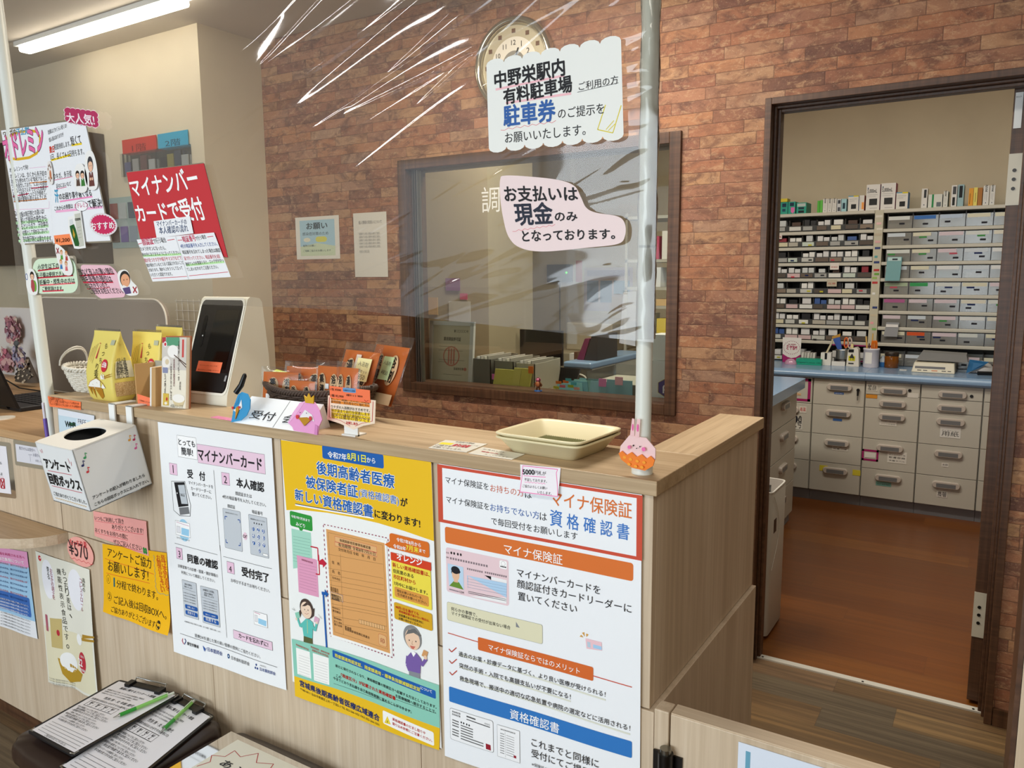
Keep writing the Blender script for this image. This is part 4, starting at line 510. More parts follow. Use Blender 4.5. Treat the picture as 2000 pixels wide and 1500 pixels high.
('t','食',119.5,180.5,20.9,'3a3a30'),('t','品',119.7,207.1,21.0,'3a3a30'),('t','で',119.9,233.7,21.1,'3a3a30'),('t','す',120.1,260.4,21.2,'3a3a30'),('t','。',120.3,287.2,21.3,'3a3a30'),('t','高',255.8,47.8,14.3,'3a3a30'),('t','め',254.8,62.9,14.3,'3a3a30'),('t','の',253.7,78.1,14.4,'3a3a30'),('t','コ',239.2,53.4,13.0,'a05060'),
('t','レ',238.9,68.4,13.0,'a05060'),('t','ス',238.5,83.5,13.1,'a05060'),('t','テ',238.2,98.6,13.1,'a05060'),('t','ロ',237.8,113.6,13.1,'a05060'),('t','ー',237.5,128.8,13.1,'a05060'),('t','ル',237.1,144.0,13.2,'a05060'),('t','お',79.6,52.1,14.0,'a05060'),('t','な',79.9,66.1,14.0,'a05060'),('t','か',80.1,79.9,14.0,'a05060'),
('t','の',80.4,93.9,14.0,'a05060'),('t','調',80.6,107.8,14.1,'a05060'),('t','子',80.8,121.8,14.2,'a05060'),('t','を',81.1,135.9,14.1,'a05060'),('t','整',60.9,49.1,14.1,'3a3a30'),('t','え',61.3,62.1,14.1,'3a3a30'),('t','る',61.7,75.2,14.1,'3a3a30'),('q',[(52.2,202.4),(116.8,194.8),(104.6,295.0),(48.2,296.3)],'c8b478'),
('b',20.9,196.2,36.6,249.2,3,'b06070',None),('e',91.2,244.0,8,10,'b8303c'),('q',[(233.0,221.2),(303.4,212.3),(302.5,218.3),(230.8,234.2)],'b08830'),('q',[(227.2,233.5),(301.5,225.2),(300.4,232.2),(221.8,243.6)],'b08830'),('e',208.3,244.0,18,18,'f6f6f4'),('q',[(74.0,327.4),(217.6,354.7),(197.2,383.5),(122.6,404.1),(87.5,378.8)],'b8922c'),
('e',132.3,334.7,48,32,'f6f6f4'),('e',220.6,315.7,24,34,'c03040'),('t','22',191.4,328.9,31.0,'ffffff',0.02),('t','白米の',210.6,298.8,24.4,'ffffff'),('t','食物繊維',200.2,343.8,38.5,'ffffff'),('t','もっちり麦のご飯は毎日の食卓においしさを届けます',13.3,404.2,140.4,'8a8a80'),('t','もっちり麦のご飯は毎日の食卓においしさを届けます',11.6,411.7,140.7,'8a8a80'),
('t','もっちり麦のご飯は毎日の食卓においしさを届けます',9.9,419.2,140.9,'8a8a80'),]),
'blue':(1.1465,297,420,[[-2.816, 0.5896], [-2.4701, 0.6235], [-2.4559, 0.3468], [-2.7599, 0.3284]],'9fc8e6',[
('q',[(0,0),(297,0),(297,75),(0,75)],'e8a0c8'),('q',[(0,335),(297,335),(297,420),(0,420)],'eceef2'),('b',25,225,280,320,8,'3a6ab4',None),('t','医療機関・薬局を利用される方へ',53.5,35.4,228.5,'c0306a',0.01),('t','医療費の自己負担について',63.7,62.6,211.0,'ffffff',0.02),('t','マイナ保険証をお持ちの方は、窓口でのお支払いが',51.4,82.6,238.3,'c0304a',0.01),
('t','マイナ保険証をお持ちの方は、窓口でのお支払いが',46.0,105.9,240.6,'1c3a7a',0.01),('t','マイナ保険証をお持ちの方は、窓口でのお支払いが',40.5,129.3,242.9,'1c3a7a',0.01),('t','マイナ保険証をお持ちの方は、窓口でのお支払いが',34.9,152.9,245.2,'c0304a',0.01),('t','マイナ保険証をお持ちの方は、窓口でのお支払いが',29.2,176.5,247.7,'1c3a7a',0.01),('t','マイナ保険証をお持ちの方は、窓口でのお支払いが',23.4,200.2,250.2,'1c3a7a',0.01),
('t','マイナ保険証をお持ちの方は、窓口でのお支払いが',17.5,224.2,252.7,'c0304a',0.01),('t','マイナ保険証をお持ちの方は、窓口でのお支払いが',11.4,248.0,255.5,'1c3a7a',0.01),('t','マイナ保険証をお持ちの方は、窓口でのお支払いが',5.3,272.2,258.1,'1c3a7a',0.01),('t','限度額適用認定証の申請は不要となります。',75.4,270.4,194.8,'ffffff'),('t','限度額適用認定証の申請は不要となります。',71.8,286.3,196.1,'ffffff'),('t','限度額適用認定証の申請は不要となります。',68.1,302.2,197.5,'ffffff'),
('t','限度額適用認定証の申請は不要となります。',64.4,318.2,198.7,'ffffff'),('t','※ご不明な点は受付までおたずねください',93.1,343.7,177.6,'333333'),('t','※ご不明な点は受付までおたずねください',89.5,359.6,178.8,'333333'),('t','※ご不明な点は受付までおたずねください',85.8,375.6,180.1,'333333'),('t','※ご不明な点は受付までおたずねください',82.1,391.6,181.3,'333333'),('t','※ご不明な点は受付までおたずねください',78.4,407.8,182.5,'333333'),
]),
'lamL':(1.1465,120,160,[[-2.7873, 0.9323], [-2.5351, 0.9439], [-2.5326, 0.7957], [-2.7762, 0.7769]],'eceaf0',[
('t','ご利用になる',45.3,65.7,57.2,'1c1c20',0,-3.7),('t','方は',78.7,99.4,22.4,'1c1c20',0,1.0),('l',[(57.3,109.0),(102.2,105.5)],1,'c04050'),('l',[(92.4,112.1),(103.3,110.5),(102.4,143.8),(90.7,143.7),(92.4,112.1)],3,'b02838'),('l',[(93.8,114.7),(100.9,142.2)],3,'b02838'),('l',[(103.1,112.4),(91.6,143.6)],3,'b02838'),
]),
'lam2':(1.1465,180,50,[[-2.4779, 0.9582], [-2.2852, 0.9631], [-2.2883, 0.9117], [-2.4788, 0.9048]],'dcdce4',[
('t','処方せんは受付へ',19.8,13.6,86.0,'8a8a98'),('t','お薬手帳も',92.5,26.8,48.7,'8a8a98'),('t','お出しください',103.5,41.5,55.6,'8a8a98'),('l',[(75.6,24.2),(75.7,43.8)],1.5,'9a9aa8'),('l',[(66.7,25.0),(87.2,24.0)],1.5,'9a9aa8'),]),
'cert':(1.1465,180,68,[[-2.2217, 1.0873], [-2.0425, 1.0833], [-2.0509, 1.0252], [-2.2249, 1.0185]],'c8dce8',[
('q',[(0,0),(180,0),(180,18),(0,18)],'e4e8f0'),('t','Wi-Fi',34.7,48.1,53.3,'1a2a20',0.03),('q',[(57.3,34.5),(86.7,32.7),(86.1,42.6),(56.5,44.2)],'2a5a40'),('b',95.2,20.2,146.2,35.1,2,'f0f4f8',None),('t','FREE',101.2,33.3,40,'555566'),]),
'orange':(1.1425,170,26,[[-2.2622, 1.1194], [-2.0943, 1.1171], [-2.0977, 1.0944], [-2.2563, 1.0908]],'ff7f4a',[
('t','入浴剤も好評です。',8.3,7.2,77.6,'5a2008',0,-1.3),('t','ひざこしの重い方は香りもよくてお風呂も◎',7.1,13.6,153.7,'5a2008',0,-1.5),('t','ちょっと疲れたときにはほっとする時間を!!',6.4,20.5,162.5,'5a2008',0,-0.2),]),
'n5000':(1.1425,82,50,[[-0.7038, 1.1188], [-0.623, 1.1227], [-0.6259, 1.072], [-0.701, 1.0701]],'f4f0f6',[
('l',[(4.5,2.1),(76.3,2.9),(74.2,9.5),(82.3,48.5),(-0.1,48.9),(5.5,3.1)],1.4,'f080b8'),('t','5000',5.4,17.3,24.3,'1c1c20',0.04,-3.1),('t','円札が',30.2,15.1,23.5,'1c1c20',0,0.2),('l',[(6.6,19.9),(53.2,18.3)],1.2,'f080b8'),('t','不足しております。',8.8,28.3,47.7,'1c1c20',0,-1.1),('l',[(9.2,30.5),(12.6,31.5),(16.2,29.6),(19.6,31.4),(23.1,29.5),(26.5,31.2),(29.9,29.4),(33.3,31.1),(36.8,29.2),(40.2,30.9),(43.6,29.1),(46.9,30.8),(50.3,28.9),(53.7,30.6)],0.8,'f080b8'),
('t','ご協力よろしくお願い',5.5,39.9,52.8,'1c1c20',0,-1.2),('t','いたします。',39.0,47.4,30.1,'1c1c20',0,-0.4),]),
}# ------------------------------------------------------------------ setting
ZC = 2.608
struct(MB().box(-6, 2.5, -3.6, 2.873, -.1, 0, PLANK).build('floor', keep=True))
struct(MB().box(-4, 1.4, 2.873, 6.1, -.1, 0, ORANGE_FLOOR).build('floor_dispensary', keep=True))
struct(MB().box(-6, 2.5, -3.6, 6.1, ZC, ZC + .1, CEIL).build('ceiling', keep=True))
wb = MB(); YA, YB = 2.81, 2.93
wb.box(-3.25, -2.352, YA, YB, 0, ZC, BRICK).box(-2.352, -1.046, YA, YB, 0, .926, BRICK).box(-2.352, -1.046, YA, YB, 1.947, ZC, BRICK)
wb.box(-1.046, -.722, YA, YB, 0, ZC, BRICK).box(-.722, .034, YA, YB, 2.018, ZC, BRICK).box(.034, 2.5, YA, YB, 0, ZC, BRICK)
struct(wb.build('wall_back', keep=True))
struct(MB().box(-6, -3.246, 2.449, 2.93, 0, ZC, CREAM_WALL).build('wall_alcove', keep=True))
struct(MB().box(-6.1, -6, -3.6, 2.93, 0, ZC, CREAM_WALL).build('wall_left', keep=True))
struct(MB().box(2.5, 2.6, -3.6, 2.93, 0, ZC, CREAM_WALL).build('wall_right', keep=True))
wf = MB(); wf.box(-6, 2.5, -3.6, -3.5, 0, .35, CREAM_WALL).box(-6, 2.5, -3.6, -3.5, 2.5, ZC, CREAM_WALL).box(-6, -5, -3.6, -3.5, .35, 2.5, CREAM_WALL).box(-.2, 2.5, -3.6, -3.5, .35, 2.5, CREAM_WALL)
struct(wf.build('wall_front', keep=True))
sf = MB()
for x in (-5, -3.4, -1.8, -.25): sf.box(x, x + .05, -3.58, -3.52, .35, 2.5, METAL)
struct(sf.build('window_2', keep=True))
struct(MB().box(-4, 1.4, 5.95, 6.05, 0, ZC, CREAM_WALL).build('wall_dispensary_back', keep=True))
struct(MB().box(1.3, 1.4, 2.93, 5.95, 0, ZC, CREAM_WALL).build('wall_dispensary_right', keep=True))
struct(MB().box(-4, -3.9, 2.93, 5.95, 0, ZC, CREAM_WALL).build('wall_dispensary_left', keep=True))
bb = MB().box(.054, 2.5, 2.797, YA, 0, .058, WALNUT); struct(bb.build('baseboard_back', keep=True))
tr = MB().box(-.71, .03, 2.857, 2.885, 0, .006, mat('c9c6bc', .35, .5)); struct(tr.build('trim_1', keep=True))
scr = MB()
for x in (-.69, -.34, .0): scr.cyl((x, 2.866, .006), (x, 2.866, .0075), .004, DKMETAL, n=10)
s_ = scr.build('threshold_screws', bpy.data.objects['trim_1'])
# door opening lining and the leaf standing open into the dispensary
fr = MB()
def casing(b, x0, x1, z1, w, ya, yb, t):
    b.box(x0, x0 + w, ya, yb, 0, z1, WALNUT).box(x1 - w, x1, ya, yb, 0, z1, WALNUT).box(x0 + w, x1 - w, ya, yb, z1 - w, z1, WALNUT)
casing(fr, -.739, .052, 2.035, .022, 2.798, 2.86, 0); casing(fr, -.717, .03, 2.013, .008, 2.84, 2.945, 0); casing(fr, -.709, .022, 2.005, .010, 2.862, 2.90, 0)
d1 = struct(fr.build('door_1', keep=True, bevel=.0015))
leaf = MB().box(-.022, .016, 2.912, 3.66, .012, 2.0, WALNUT).build('door_leaf', d1, bevel=.002)
for z in (.24, 1.65):
    h = MB().box(-.023, .0165, 2.909, 2.913, z, z + .155, mat('c8c2b0', .35, .6))
    for dz in (.05, .078, .105): h.cyl((-.006, 2.909, z + dz), (-.006, 2.907, z + dz), .0055, DKMETAL, n=10)
    h.box(.012, .03, 2.898, 2.912, z + .01, z + .11, METAL).cyl((.022, 2.9, z + .03), (.022, 2.9, z + .13), .009, METAL, n=12)
    h.build('hinge', d1)
st = MB().box(-.018, .002, 2.909, 2.9125, 1.88, 1.985, mat('dfe2e2', .4))
text_on(st, '防火戸', lambda x, y: (-.016 + x * .001, 2.9085, 1.97 - y * .001), 0, 0, 14, ink('334')); st.build('rating_label', d1)
# dispensary window in the brick wall
wn = MB(); x0, x1, z0, z1 = -2.365, -1.0335, .913, 1.96
for a in ((x0, x0 + .044, z0, z1), (x1 - .044, x1, z0, z1), (x0 + .044, x1 - .044, z0, z0 + .042), (x0 + .044, x1 - .044, z1 - .042, z1)): wn.box(a[0], a[1], 2.796, 2.945, a[2], a[3], WALNUT)
w1 = struct(wn.build('window_1', keep=True, bevel=.002))
sa = MB()
for x in (-2.315, -2.302, -2.289): sa.box(x, x + .007, 2.835, 2.86, z0 + .042, z1 - .042, METAL)
sa.build('sash_channel', w1)
pn = MB().box(-2.321, -1.0775, 2.846, 2.85, z0 + .042, z1 - .042, GLASS).build('pane', w1)
lt = MB()
for i, ch in enumerate('調剤室'): text_on(lt, ch, lambda x, y: (-1.94 + .13 * i + x * .001, 2.8452, 1.722 - y * .001), 0, 0, 92, mat('e8e8e2', .5), .01, vs=1.13)
lt.build('window_lettering', w1)
# ------------------------------------------------------------------ reception counter
ZT = 1.1222; YF = 1.144
rc = thing('reception_counter', 'tall light-oak reception counter with posters on its front and a returned right end', 'counter', (-1.36, 1.25, 0))
t = MB().box(-2.265, -.45, YF, 1.352, ZT - .025, ZT, OAKT_H)
t.build('counter_top', rc, bevel=.0015)
MB().box(-.553, -.45, 1.352, 1.795, ZT - .025, ZT, OAKT_D).build('return_top', rc, bevel=.0015)
pf = MB()
for x0, x1 in ((-2.258, -1.327), (-1.3255, -.458)): pf.box(x0, x1, YF + .007, 1.17, .7285, ZT - .025, OAK_V)
pf.build('upper_front_panel', rc, bevel=.001)
lf = MB()
for x0, x1 in ((-2.262, -1.61), (-1.6085, -.95), (-.9485, -.449)): lf.box(x0, x1, YF + .0045, 1.17, .06, .7265, OAK_V)
lf.build('lower_front_panel', rc, bevel=.001)
MB().box(-.476, -.458, 1.17, 1.775, .7285, ZT - .025, OAK_V).build('upper_side_panel', rc, bevel=.001)
MB().box(-.476, -.449, 1.17, 1.775, .005, .7265, OAK_V).build('lower_side_panel', rc, bevel=.001)
MB().box(-2.26, -2.24, 1.17, 1.34, .73, ZT - .025, OAK_V).build('end_panel', rc)
MB().box(-2.26, -.46, 1.165, 1.18, 0, .06, WALNUT).build('plinth', rc)
MB().box(-2.24, -.48, 1.32, 1.34, .06, ZT - .025, OAK_V).box(-.545, -.525, 1.34, 1.78, .06, ZT - .025, OAK_V).build('inner_panel', rc)
# low desk section left of the counter
dk = thing('reception_desk', 'lower light-oak desk section left of the tall counter, laptop on its top', 'desk', (-3.2, 1.4, 0))
MB().box(-4.3, -2.267, YF + .006, 1.95, .97, .994, oak_material('warm_oak_desk_top', 0, ('b08a60', 'c49e74', 'd0ac84'))).build('desk_top', dk, bevel=.0015)
MB().box(-4.3, -2.263, YF + .0075, 1.17, .7285, .969, OAK_V).build('upper_front_panel', dk, bevel=.001)
MB().box(-4.3, -2.2635, YF + .005, 1.17, .06, .7265, OAK_V).build('lower_front_panel', dk, bevel=.001)
MB().box(-4.3, -2.27, 1.165, 1.18, 0, .06, WALNUT).build('plinth', dk)
P = [(-4.3, YF + .004), (-4.3, 1.0), (-2.42, 1.0)] + [(-2.42 + .19 * math.sin(a * PI / 16), YF + .004 - .144 * math.cos(a * PI / 16)) for a in range(1, 9)]
MB().prism([(x, y, .699) for x, y in P][::-1], (0, 0, .0285), oak_material('bag_shelf_oak', 0, ('a08260', 'b89a76', 'c6aa88')), OAK_H).build('bag_shelf', dk)
g = MB().cyl((-2.755, 1.245, .994), (-2.755, 1.245, .998), .035, mat('e6e0d2', .5), n=28).build('cable_grommet', dk)
# half-height gate beside the counter
gt = thing('swing_gate', 'half-height light-oak swing gate to the right of the counter', 'gate', (-.2, 1.16, 0))
MB().box(-.418, .038, YF - .002, 1.176, .03, .737, OAK_V).build('gate_panel', gt, bevel=.002)
MB().box(-.4175, .0375, YF, 1.174, .737, .7385, OAK_H).build('gate_top_edge', gt)
MB().box(-.447, -.4215, YF, 1.176, 0, .737, OAK_V).build('hinge_post', gt, bevel=.002)
hg = MB().cyl((-.4195, YF - .016, .60), (-.4195, YF - .016, .676), .0125, DKMETAL, n=20).cyl((-.4195, YF - .016, .676), (-.4195, YF - .016, .684), .0095, mat('8a8880', .3, .5, 1), n=20).box(-.445, -.395, YF - .006, YF - .0025, .60, .668, DKMETAL)
hg.build('hinge', gt)
gp = thing('end_partition', 'tall panel with dark brown edge at the far right beside the gate', 'partition', (.16, 1.2, 0))
MB().box(.044, .05, YF, 1.3, 0, 1.3, WALNUT).build('dark_edge', gp); MB().box(.0505, .4, YF - .004, 1.3, 0, 1.3, OAK_V).build('panel', gp)
pt = MB().box(-.306, .02, YF - .0045, YF - .003, .40, .727, mat('dfe8f6', .45)).box(-.294, -.287, YF - .0052, YF - .0045, .40, .716, mat('6aa6c0', .5)).build('gate_notice')
tag(pt, 'white notice with a blue stripe taped to the swing gate', 'notice')
# ------------------------------------------------------------------ posters and notes on the counter front
sheet('myna', 'poster', 'white four-step card reception poster with pink heading, left of the yellow poster', 'poster', wave=.002)
sheet('koki', 'poster', 'yellow and teal insurance change poster in the middle of the counter front', 'poster', wave=.002)
sheet('mynaR', 'poster', 'white poster with red-framed heading and orange and blue bars at the counter right end', 'poster', wave=.002)
sheet('pink4', 'note', 'pink handwritten thank-you note under the white survey box', 'note', wave=.002)
sheet('yel', 'handwritten_sign', 'orange-yellow handwritten survey request sheet below the pink note', 'sign', wave=.003, curl=lambda s, t: .018 * max(0, t - .75) ** 2 * 8 * (.3 + s))
sheet('round', 'price_card', 'round pink price card reading 570 yen above the rice poster', 'price card', outline=ell(69, 52, 69, 52, 40))
sheet('rice', 'poster', 'cream rice poster with a bowl, hanging under the rounded bag shelf', 'poster', wave=.008, curl=lambda s, t: .05 * max(0, s - .55) ** 2 * t)
sheet('blue', 'poster', 'pale blue text poster with pink top under the shelf at far left', 'poster', wave=.002)
sheet('lamL', 'notice', 'laminated white notice with red crossed symbol at the far left edge', 'notice', laminate=14)
sheet('lam2', 'notice', 'small laminated grey-white notice strip left of the survey box', 'notice', laminate=12)
sheet('cert', 'notice', 'pale blue wireless internet notice half hidden behind the survey box', 'notice', laminate=3)
sheet('orange', 'note', 'bright orange handwritten note on the counter top edge at its left end', 'note')
sheet('n5000', 'note', 'small white note with pink border about 5000 yen bills on the counter edge', 'note', curl=lambda s, t: .006 * t * t)
# ------------------------------------------------------------------ pipe frame and hanging film
pfr = thing('pipe_frame', 'white pipe frame standing on the counter and carrying the clear film', 'frame', (-1.4, 1.18, ZT))
p_ = MB().cyl((-.492, 1.184, ZT + .004), (-.487, 1.182, 2.42), .0132, PIPE, n=28); p_.build('pole', pfr)
MB().lathe((-.492, 1.184, ZT), [(.0175, 0), (.0175, .012), (.0165, .016), (.0135, .018)], PIPE).build('pole_foot', pfr)
MB().cyl((-.4895, 1.183, 1.49), (-.4895, 1.183, 1.494), .0137, mat('a8aca6', .4), n=28).build('pole_joint', pfr)
MB().cyl((-2.2945, 1.168, .90), (-2.412, 1.168, 2.42), .0165, PIPE, n=28).build('pole', pfr)
MB().cyl((-2.43, 1.176, 2.42), (-.47, 1.176, 2.42), .0132, PIPE, n=20).build('top_rail', pfr)
cl_ = MB().box(-2.318, -2.28, 1.166, 1.19, 1.085, 1.11, ACRYL); cl_.build('pole_clip', pfr)
rng = np.random.RandomState(5)
def film_mesh():
    x0, x1, z1 = -2.425, -.468, 2.405; nx, nz = 860, 440
    xs = np.linspace(x0, x1, nx); tt = np.linspace(0, 1, nz); X, T = np.meshgrid(xs, tt)
    zb = np.interp(xs, [-2.43, -2.284, -1.776, -1.1, -.734, -.5, -.46], [1.402, 1.399, 1.387, 1.381, 1.357, 1.343, 1.341])
    Z = zb[None, :] + (z1 - zb[None, :]) * T
    H = .0022 * np.sin(X * 3.1 + 1) * np.cos(Z * 4.0) + .0014 * np.sin(X * 7 - Z * 9)
    wgt = np.clip((X + 1.75) / .9, 0, 1) ** 1.3
    # creases fanning out of the right pole where the film is tied tight
    def crease(w, slope, Ls):
        az = rng.uniform(1.36, 2.40); ang = rng.normal(.36, .09) - .3 * (1.65 - az) * (az < 1.65); L = rng.uniform(*Ls); a = w * slope * rng.uniform(.4, 1) * rng.choice([1, -1])
        dx, dz = -math.cos(ang), -math.sin(ang); off = rng.uniform(0, 1.1) ** 1.4
        px, pz = X - (-.50 + dx * off), Z - (az + dz * off); s = px * dx + pz * dz; n = -px * dz + pz * dx + .03 * np.sin(s * 2.3 + az * 9) * s
        return a * np.exp(-np.abs(n / w) ** 1.6) * np.exp(-((s - L * .4) / (L * .5)) ** 4) * wgt
    for i in range(34): H += crease(rng.uniform(.0022, .0045), .34, (.2, .9))
    for i in range(30): H += crease(rng.uniform(.004, .009), .26, (.3, 1.0))
    for i in range(40): H += crease(rng.uniform(.012, .03), .11, (.4, 1.3))
    for i in range(26):   # short gathers along the pole
        az = rng.uniform(1.36, 2.2); w = rng.uniform(.003, .007); n = Z - az - .25 * (X + .5) + .01 * np.sin(X * 40 + i); env = np.exp(-((X + .525) / .035) ** 2); H += w * rng.uniform(.1, .3) * np.exp(-np.abs(n / w) ** 1.4) * env
    for i in range(9):    # slack ripples along the lower hem
        cx, cz = rng.uniform(-2.1, -.8), rng.uniform(1.40, 1.5); w = rng.uniform(.012, .03); L = rng.uniform(.15, .4); n = Z - cz - .08 * (X - cx) + .3 * (X - cx) ** 2; H += w * .09 * np.exp(-(n / w) ** 2) * np.exp(-((X - cx) / L) ** 2)
    for i in range(6):   # gathers at the upper left pole
        ax = rng.uniform(-2.42, -2.28); ang = rng.uniform(1.0, 1.5); w = rng.uniform(.006, .014); n = (X - ax) * math.sin(ang) - (Z - 2.35) * math.cos(ang) * -1 * .35; env = np.clip((Z - 1.95) / .35, 0, 1) * np.exp(-((X + 2.36) / .12) ** 2); H += w * .1 * np.exp(-np.abs(n / w) ** 1.5) * env
    m = np.clip((X - x0) / .03, 0, 1)
    Y = 1.1725 - .0025 * m + H * np.clip((x1 - X) / .02, .2, 1)
    Y = 1.1675 + np.clip(Y - 1.1725, -.005, .0045)
    V = np.stack([X, Y, Z], -1).reshape(-1, 3); idx = np.arange(nx * nz).reshape(nz, nx)
    F = np.stack([idx[:-1, :-1], idx[:-1, 1:], idx[1:, 1:], idx[1:, :-1]], -1).reshape(-1, 4)
    me = bpy.data.meshes.new('film'); me.from_pydata(V, [], F); me.materials.append(FILM); me.polygons.foreach_set('use_smooth', [True] * len(F)); me.update(); return me
fm = bpy.data.objects.new('clear_film_curtain', film_mesh()); C.objects.link(fm)
tag(fm, 'wrinkled clear vinyl film hanging between the two white poles above the counter', 'film curtain')
wr = MB(); R = []
for j in range(160):
    z = 1.345 + 1.05 * j / 159; r = []
    for i in range(26):
        a = 2 * PI * i / 26; rr = .0148 + .0009 * math.sin(z * 90 + 3 * a) * math.sin(z * 37 + a) + (.0012 if (math.sin(z * 61 + 2 * a) > .8) else 0); r.append((-.4895 + rr * math.cos(a), 1.183 + rr * math.sin(a), z))
    R.append(r)
wr.ring(R, FILM, caps=False); wr.build('film_wrap', fm)
tl = MB().hexa([(-.528, 1.166, 1.338), (-.50, 1.166, 1.334), (-.50, 1.168, 1.334), (-.528, 1.168, 1.338)], [(-.522, 1.166, 1.42), (-.50, 1.166, 1.422), (-.50, 1.168, 1.422), (-.522, 1.168, 1.42)], glass_thin('packing_tape', 'e8e2d8', .2, 1.5, .25, 'd8cfc4')); tl.build('tape_strip', fm)
# ------------------------------------------------------------------ papers on the film
sheet('deoL', 'handwritten_sign', 'left page of the handwritten deodorant notice, big pink lettering, in front of the left pole', 'sign', laminate=4)
sheet('deoR', 'handwritten_sign', 'right page of the handwritten deodorant notice with bottle picture at its foot', 'sign', laminate=4)
def burst(w, h, n, a): return [(w / 2 + w / 2 * (1 if i % 2 else a) * math.cos(PI * i / n), h / 2 + h / 2 * (1 if i % 2 else a) * math.sin(PI * i / n)) for i in range(2 * n)]
def cloud(w, h, nx, ny, r):
    P = []
    for k in range(nx): P += [(w * (k + .5 - .5 * math.cos(PI * j / 6)) / nx, -r * math.sin(PI * j / 6)) for j in range(6)]
    for k in range(ny): P += [(w + r * math.sin(PI * j / 6), h * (k + .5 - .5 * math.cos(PI * j / 6)) / ny) for j in range(6)]
    for k in range(nx): P += [(w - w * (k + .5 - .5 * math.cos(PI * j / 6)) / nx, h + r * math.sin(PI * j / 6)) for j in range(6)]
    for k in range(ny): P += [(-r * math.sin(PI * j / 6), h - h * (k + .5 - .5 * math.cos(PI * j / 6)) / ny) for j in range(6)]
    return P
sheet('price', 'price_card', 'orange price card reading 1,200 yen at the foot of the deodorant notice', 'price card')
sheet('dai', 'sticker', 'dark red cloud-edged sticker on the top edge of the deodorant notice', 'sticker', outline=cloud(84, 38, 6, 3, 4), rim=(cloud(84, 38, 6, 3, 6.5), 'f2dfe4'))
sheet('osu', 'sticker', 'crimson zigzag-edged round sticker at the lower right of the deodorant notice', 'sticker', outline=burst(64, 42, 26, .9), rim=(ell(32, 21, 35, 24), 'e4dde0'))
def blob(P, n=10):
    out = []; N = len(P)
    for i in range(N):
        p0, p1, p2, p3 = P[i - 1], P[i], P[(i + 1) % N], P[(i + 2) % N]
        for j in range(n):
            t = j / n; out.append(tuple(.5 * (2 * p1[k] + (p2[k] - p0[k]) * t + (2 * p0[k] - 5 * p1[k] + 4 * p2[k] - p3[k]) * t * t + (3 * p1[k] - p0[k] - 3 * p2[k] + p3[k]) * t ** 3) for k in (0, 1)))
    return out
gb = rrect(0, 0, 130, 76, 24)
sheet('green', 'sticker', 'rounded pale green handwritten card at the bottom left of the film', 'card', outline=gb, laminate=3)
pb = rrect(0, 0, 142, 80, 24)
sheet('pinkn', 'sticker', 'leaf-shaped pink handwritten card right of the pale green one', 'card', outline=pb, laminate=3)
sc_o = [(w_, h_) for w_, h_ in cloud(256, 148, 7, 1, 9)]
sc_o = [(x if 0 <= x <= 256 else (0 if x < 0 else 256), y) for x, y in sc_o]
sheet('scal', 'handwritten_sign', 'white scallop-edged parking ticket sign on the film in front of the clock', 'sign', outline=sc_o)
py_o = blob([(4, 8), (14, 0), (60, -2), (120, 0), (150, 10), (162, 32), (172, 54), (190, 64), (228, 70), (242, 84), (244, 112), (232, 132), (180, 140), (90, 148), (40, 140), (16, 118), (6, 80), (2, 40)])
sheet('pay', 'handwritten_sign', 'pale pink blob-shaped cash only sign on the film below the parking sign', 'sign', outline=py_o)
sheet('red', 'sign', 'red sheet with white lettering taped to the middle of the film', 'sign', laminate=2)
sheet('smn', 'note', 'small white blue-lettered note overlapping the red sheet', 'note')
sheet('two', 'note', 'two-panel white handwritten instruction sheet across the foot of the red sheet', 'note')
# little picture stickers (plain people, a bottle, a paw) pasted over the notice
def sticker(name, label, cx, cz, w, h, y, draw, outline=None, base='f4f3f0', group=None):
    kk = y / 1.163; cx *= kk; cz = 1.45 + (cz - 1.45) * kk; w *= kk; h *= kk; mb = MB(); fn = lambda x, yy, L: (cx + (x - 50) * w / 100, y - L * LAYER, cz - (yy - 50) * h / 100)
    O = outline or blob([(10, 30), (30, 2), (70, 2), (92, 30), (96, 70), (80, 98), (30, 98), (6, 72)])
    mb.poly([fn(px, py, 0) for px, py in O], mat(base, .4)); print_elements(mb, draw, fn, .5); return tag(mb.build(name), label, 'sticker', group)
SK = 'efc0a0'
def person(x, y, s, hair, body, arms=True):
    return [('e', x, y, 15 * s, 15 * s, hair), ('e', x, y + 3 * s, 11.5 * s, 11.5 * s, SK), ('q', [(x - 13 * s, y - 2 * s), (x - 8 * s, y - 13 * s), (x + 8 * s, y - 13 * s), (x + 13 * s, y - 2 * s), (x, y - 6 * s)], hair),
            ('e', x - 4 * s, y + 3 * s, 1.1 * s, 1.5 * s, '222222'), ('e', x + 4 * s, y + 3 * s, 1.1 * s, 1.5 * s, '222222'), ('e', x - 7 * s, y + 7 * s, 2 * s, 1.4 * s, 'e89890'), ('e', x + 7 * s, y + 7 * s, 2 * s, 1.4 * s, 'e89890'),
            ('q', [(x - 10 * s, y + 15 * s), (x + 10 * s, y + 15 * s), (x + 15 * s, y + 42 * s), (x - 15 * s, y + 42 * s)], body), ('q', [(x - 3 * s, y + 15 * s), (x + 3 * s, y + 15 * s), (x, y + 22 * s)], 'ffffff')] + ([('e', x - 5 * s, y + 28 * s, 4 * s, 3 * s, SK), ('e', x + 5 * s, y + 28 * s, 4 * s, 3 * s, SK)] if arms else [])
S3 = 1.1495
sticker('sticker', 'sticker of a bowing dark-haired person in brown on the deodorant notice', -1.995, 1.719, .062, .096, S3, person(50, 34, 1.35, '3a3a40', '6a3a34'))
sticker('sticker', 'sticker of two people in brown and green on the deodorant notice', -2.045, 1.703, .066, .072, S3, person(32, 36, .95, '2c2420', '5a4438', False) + person(66, 38, .95, '2c2420', '3a7a34', False))
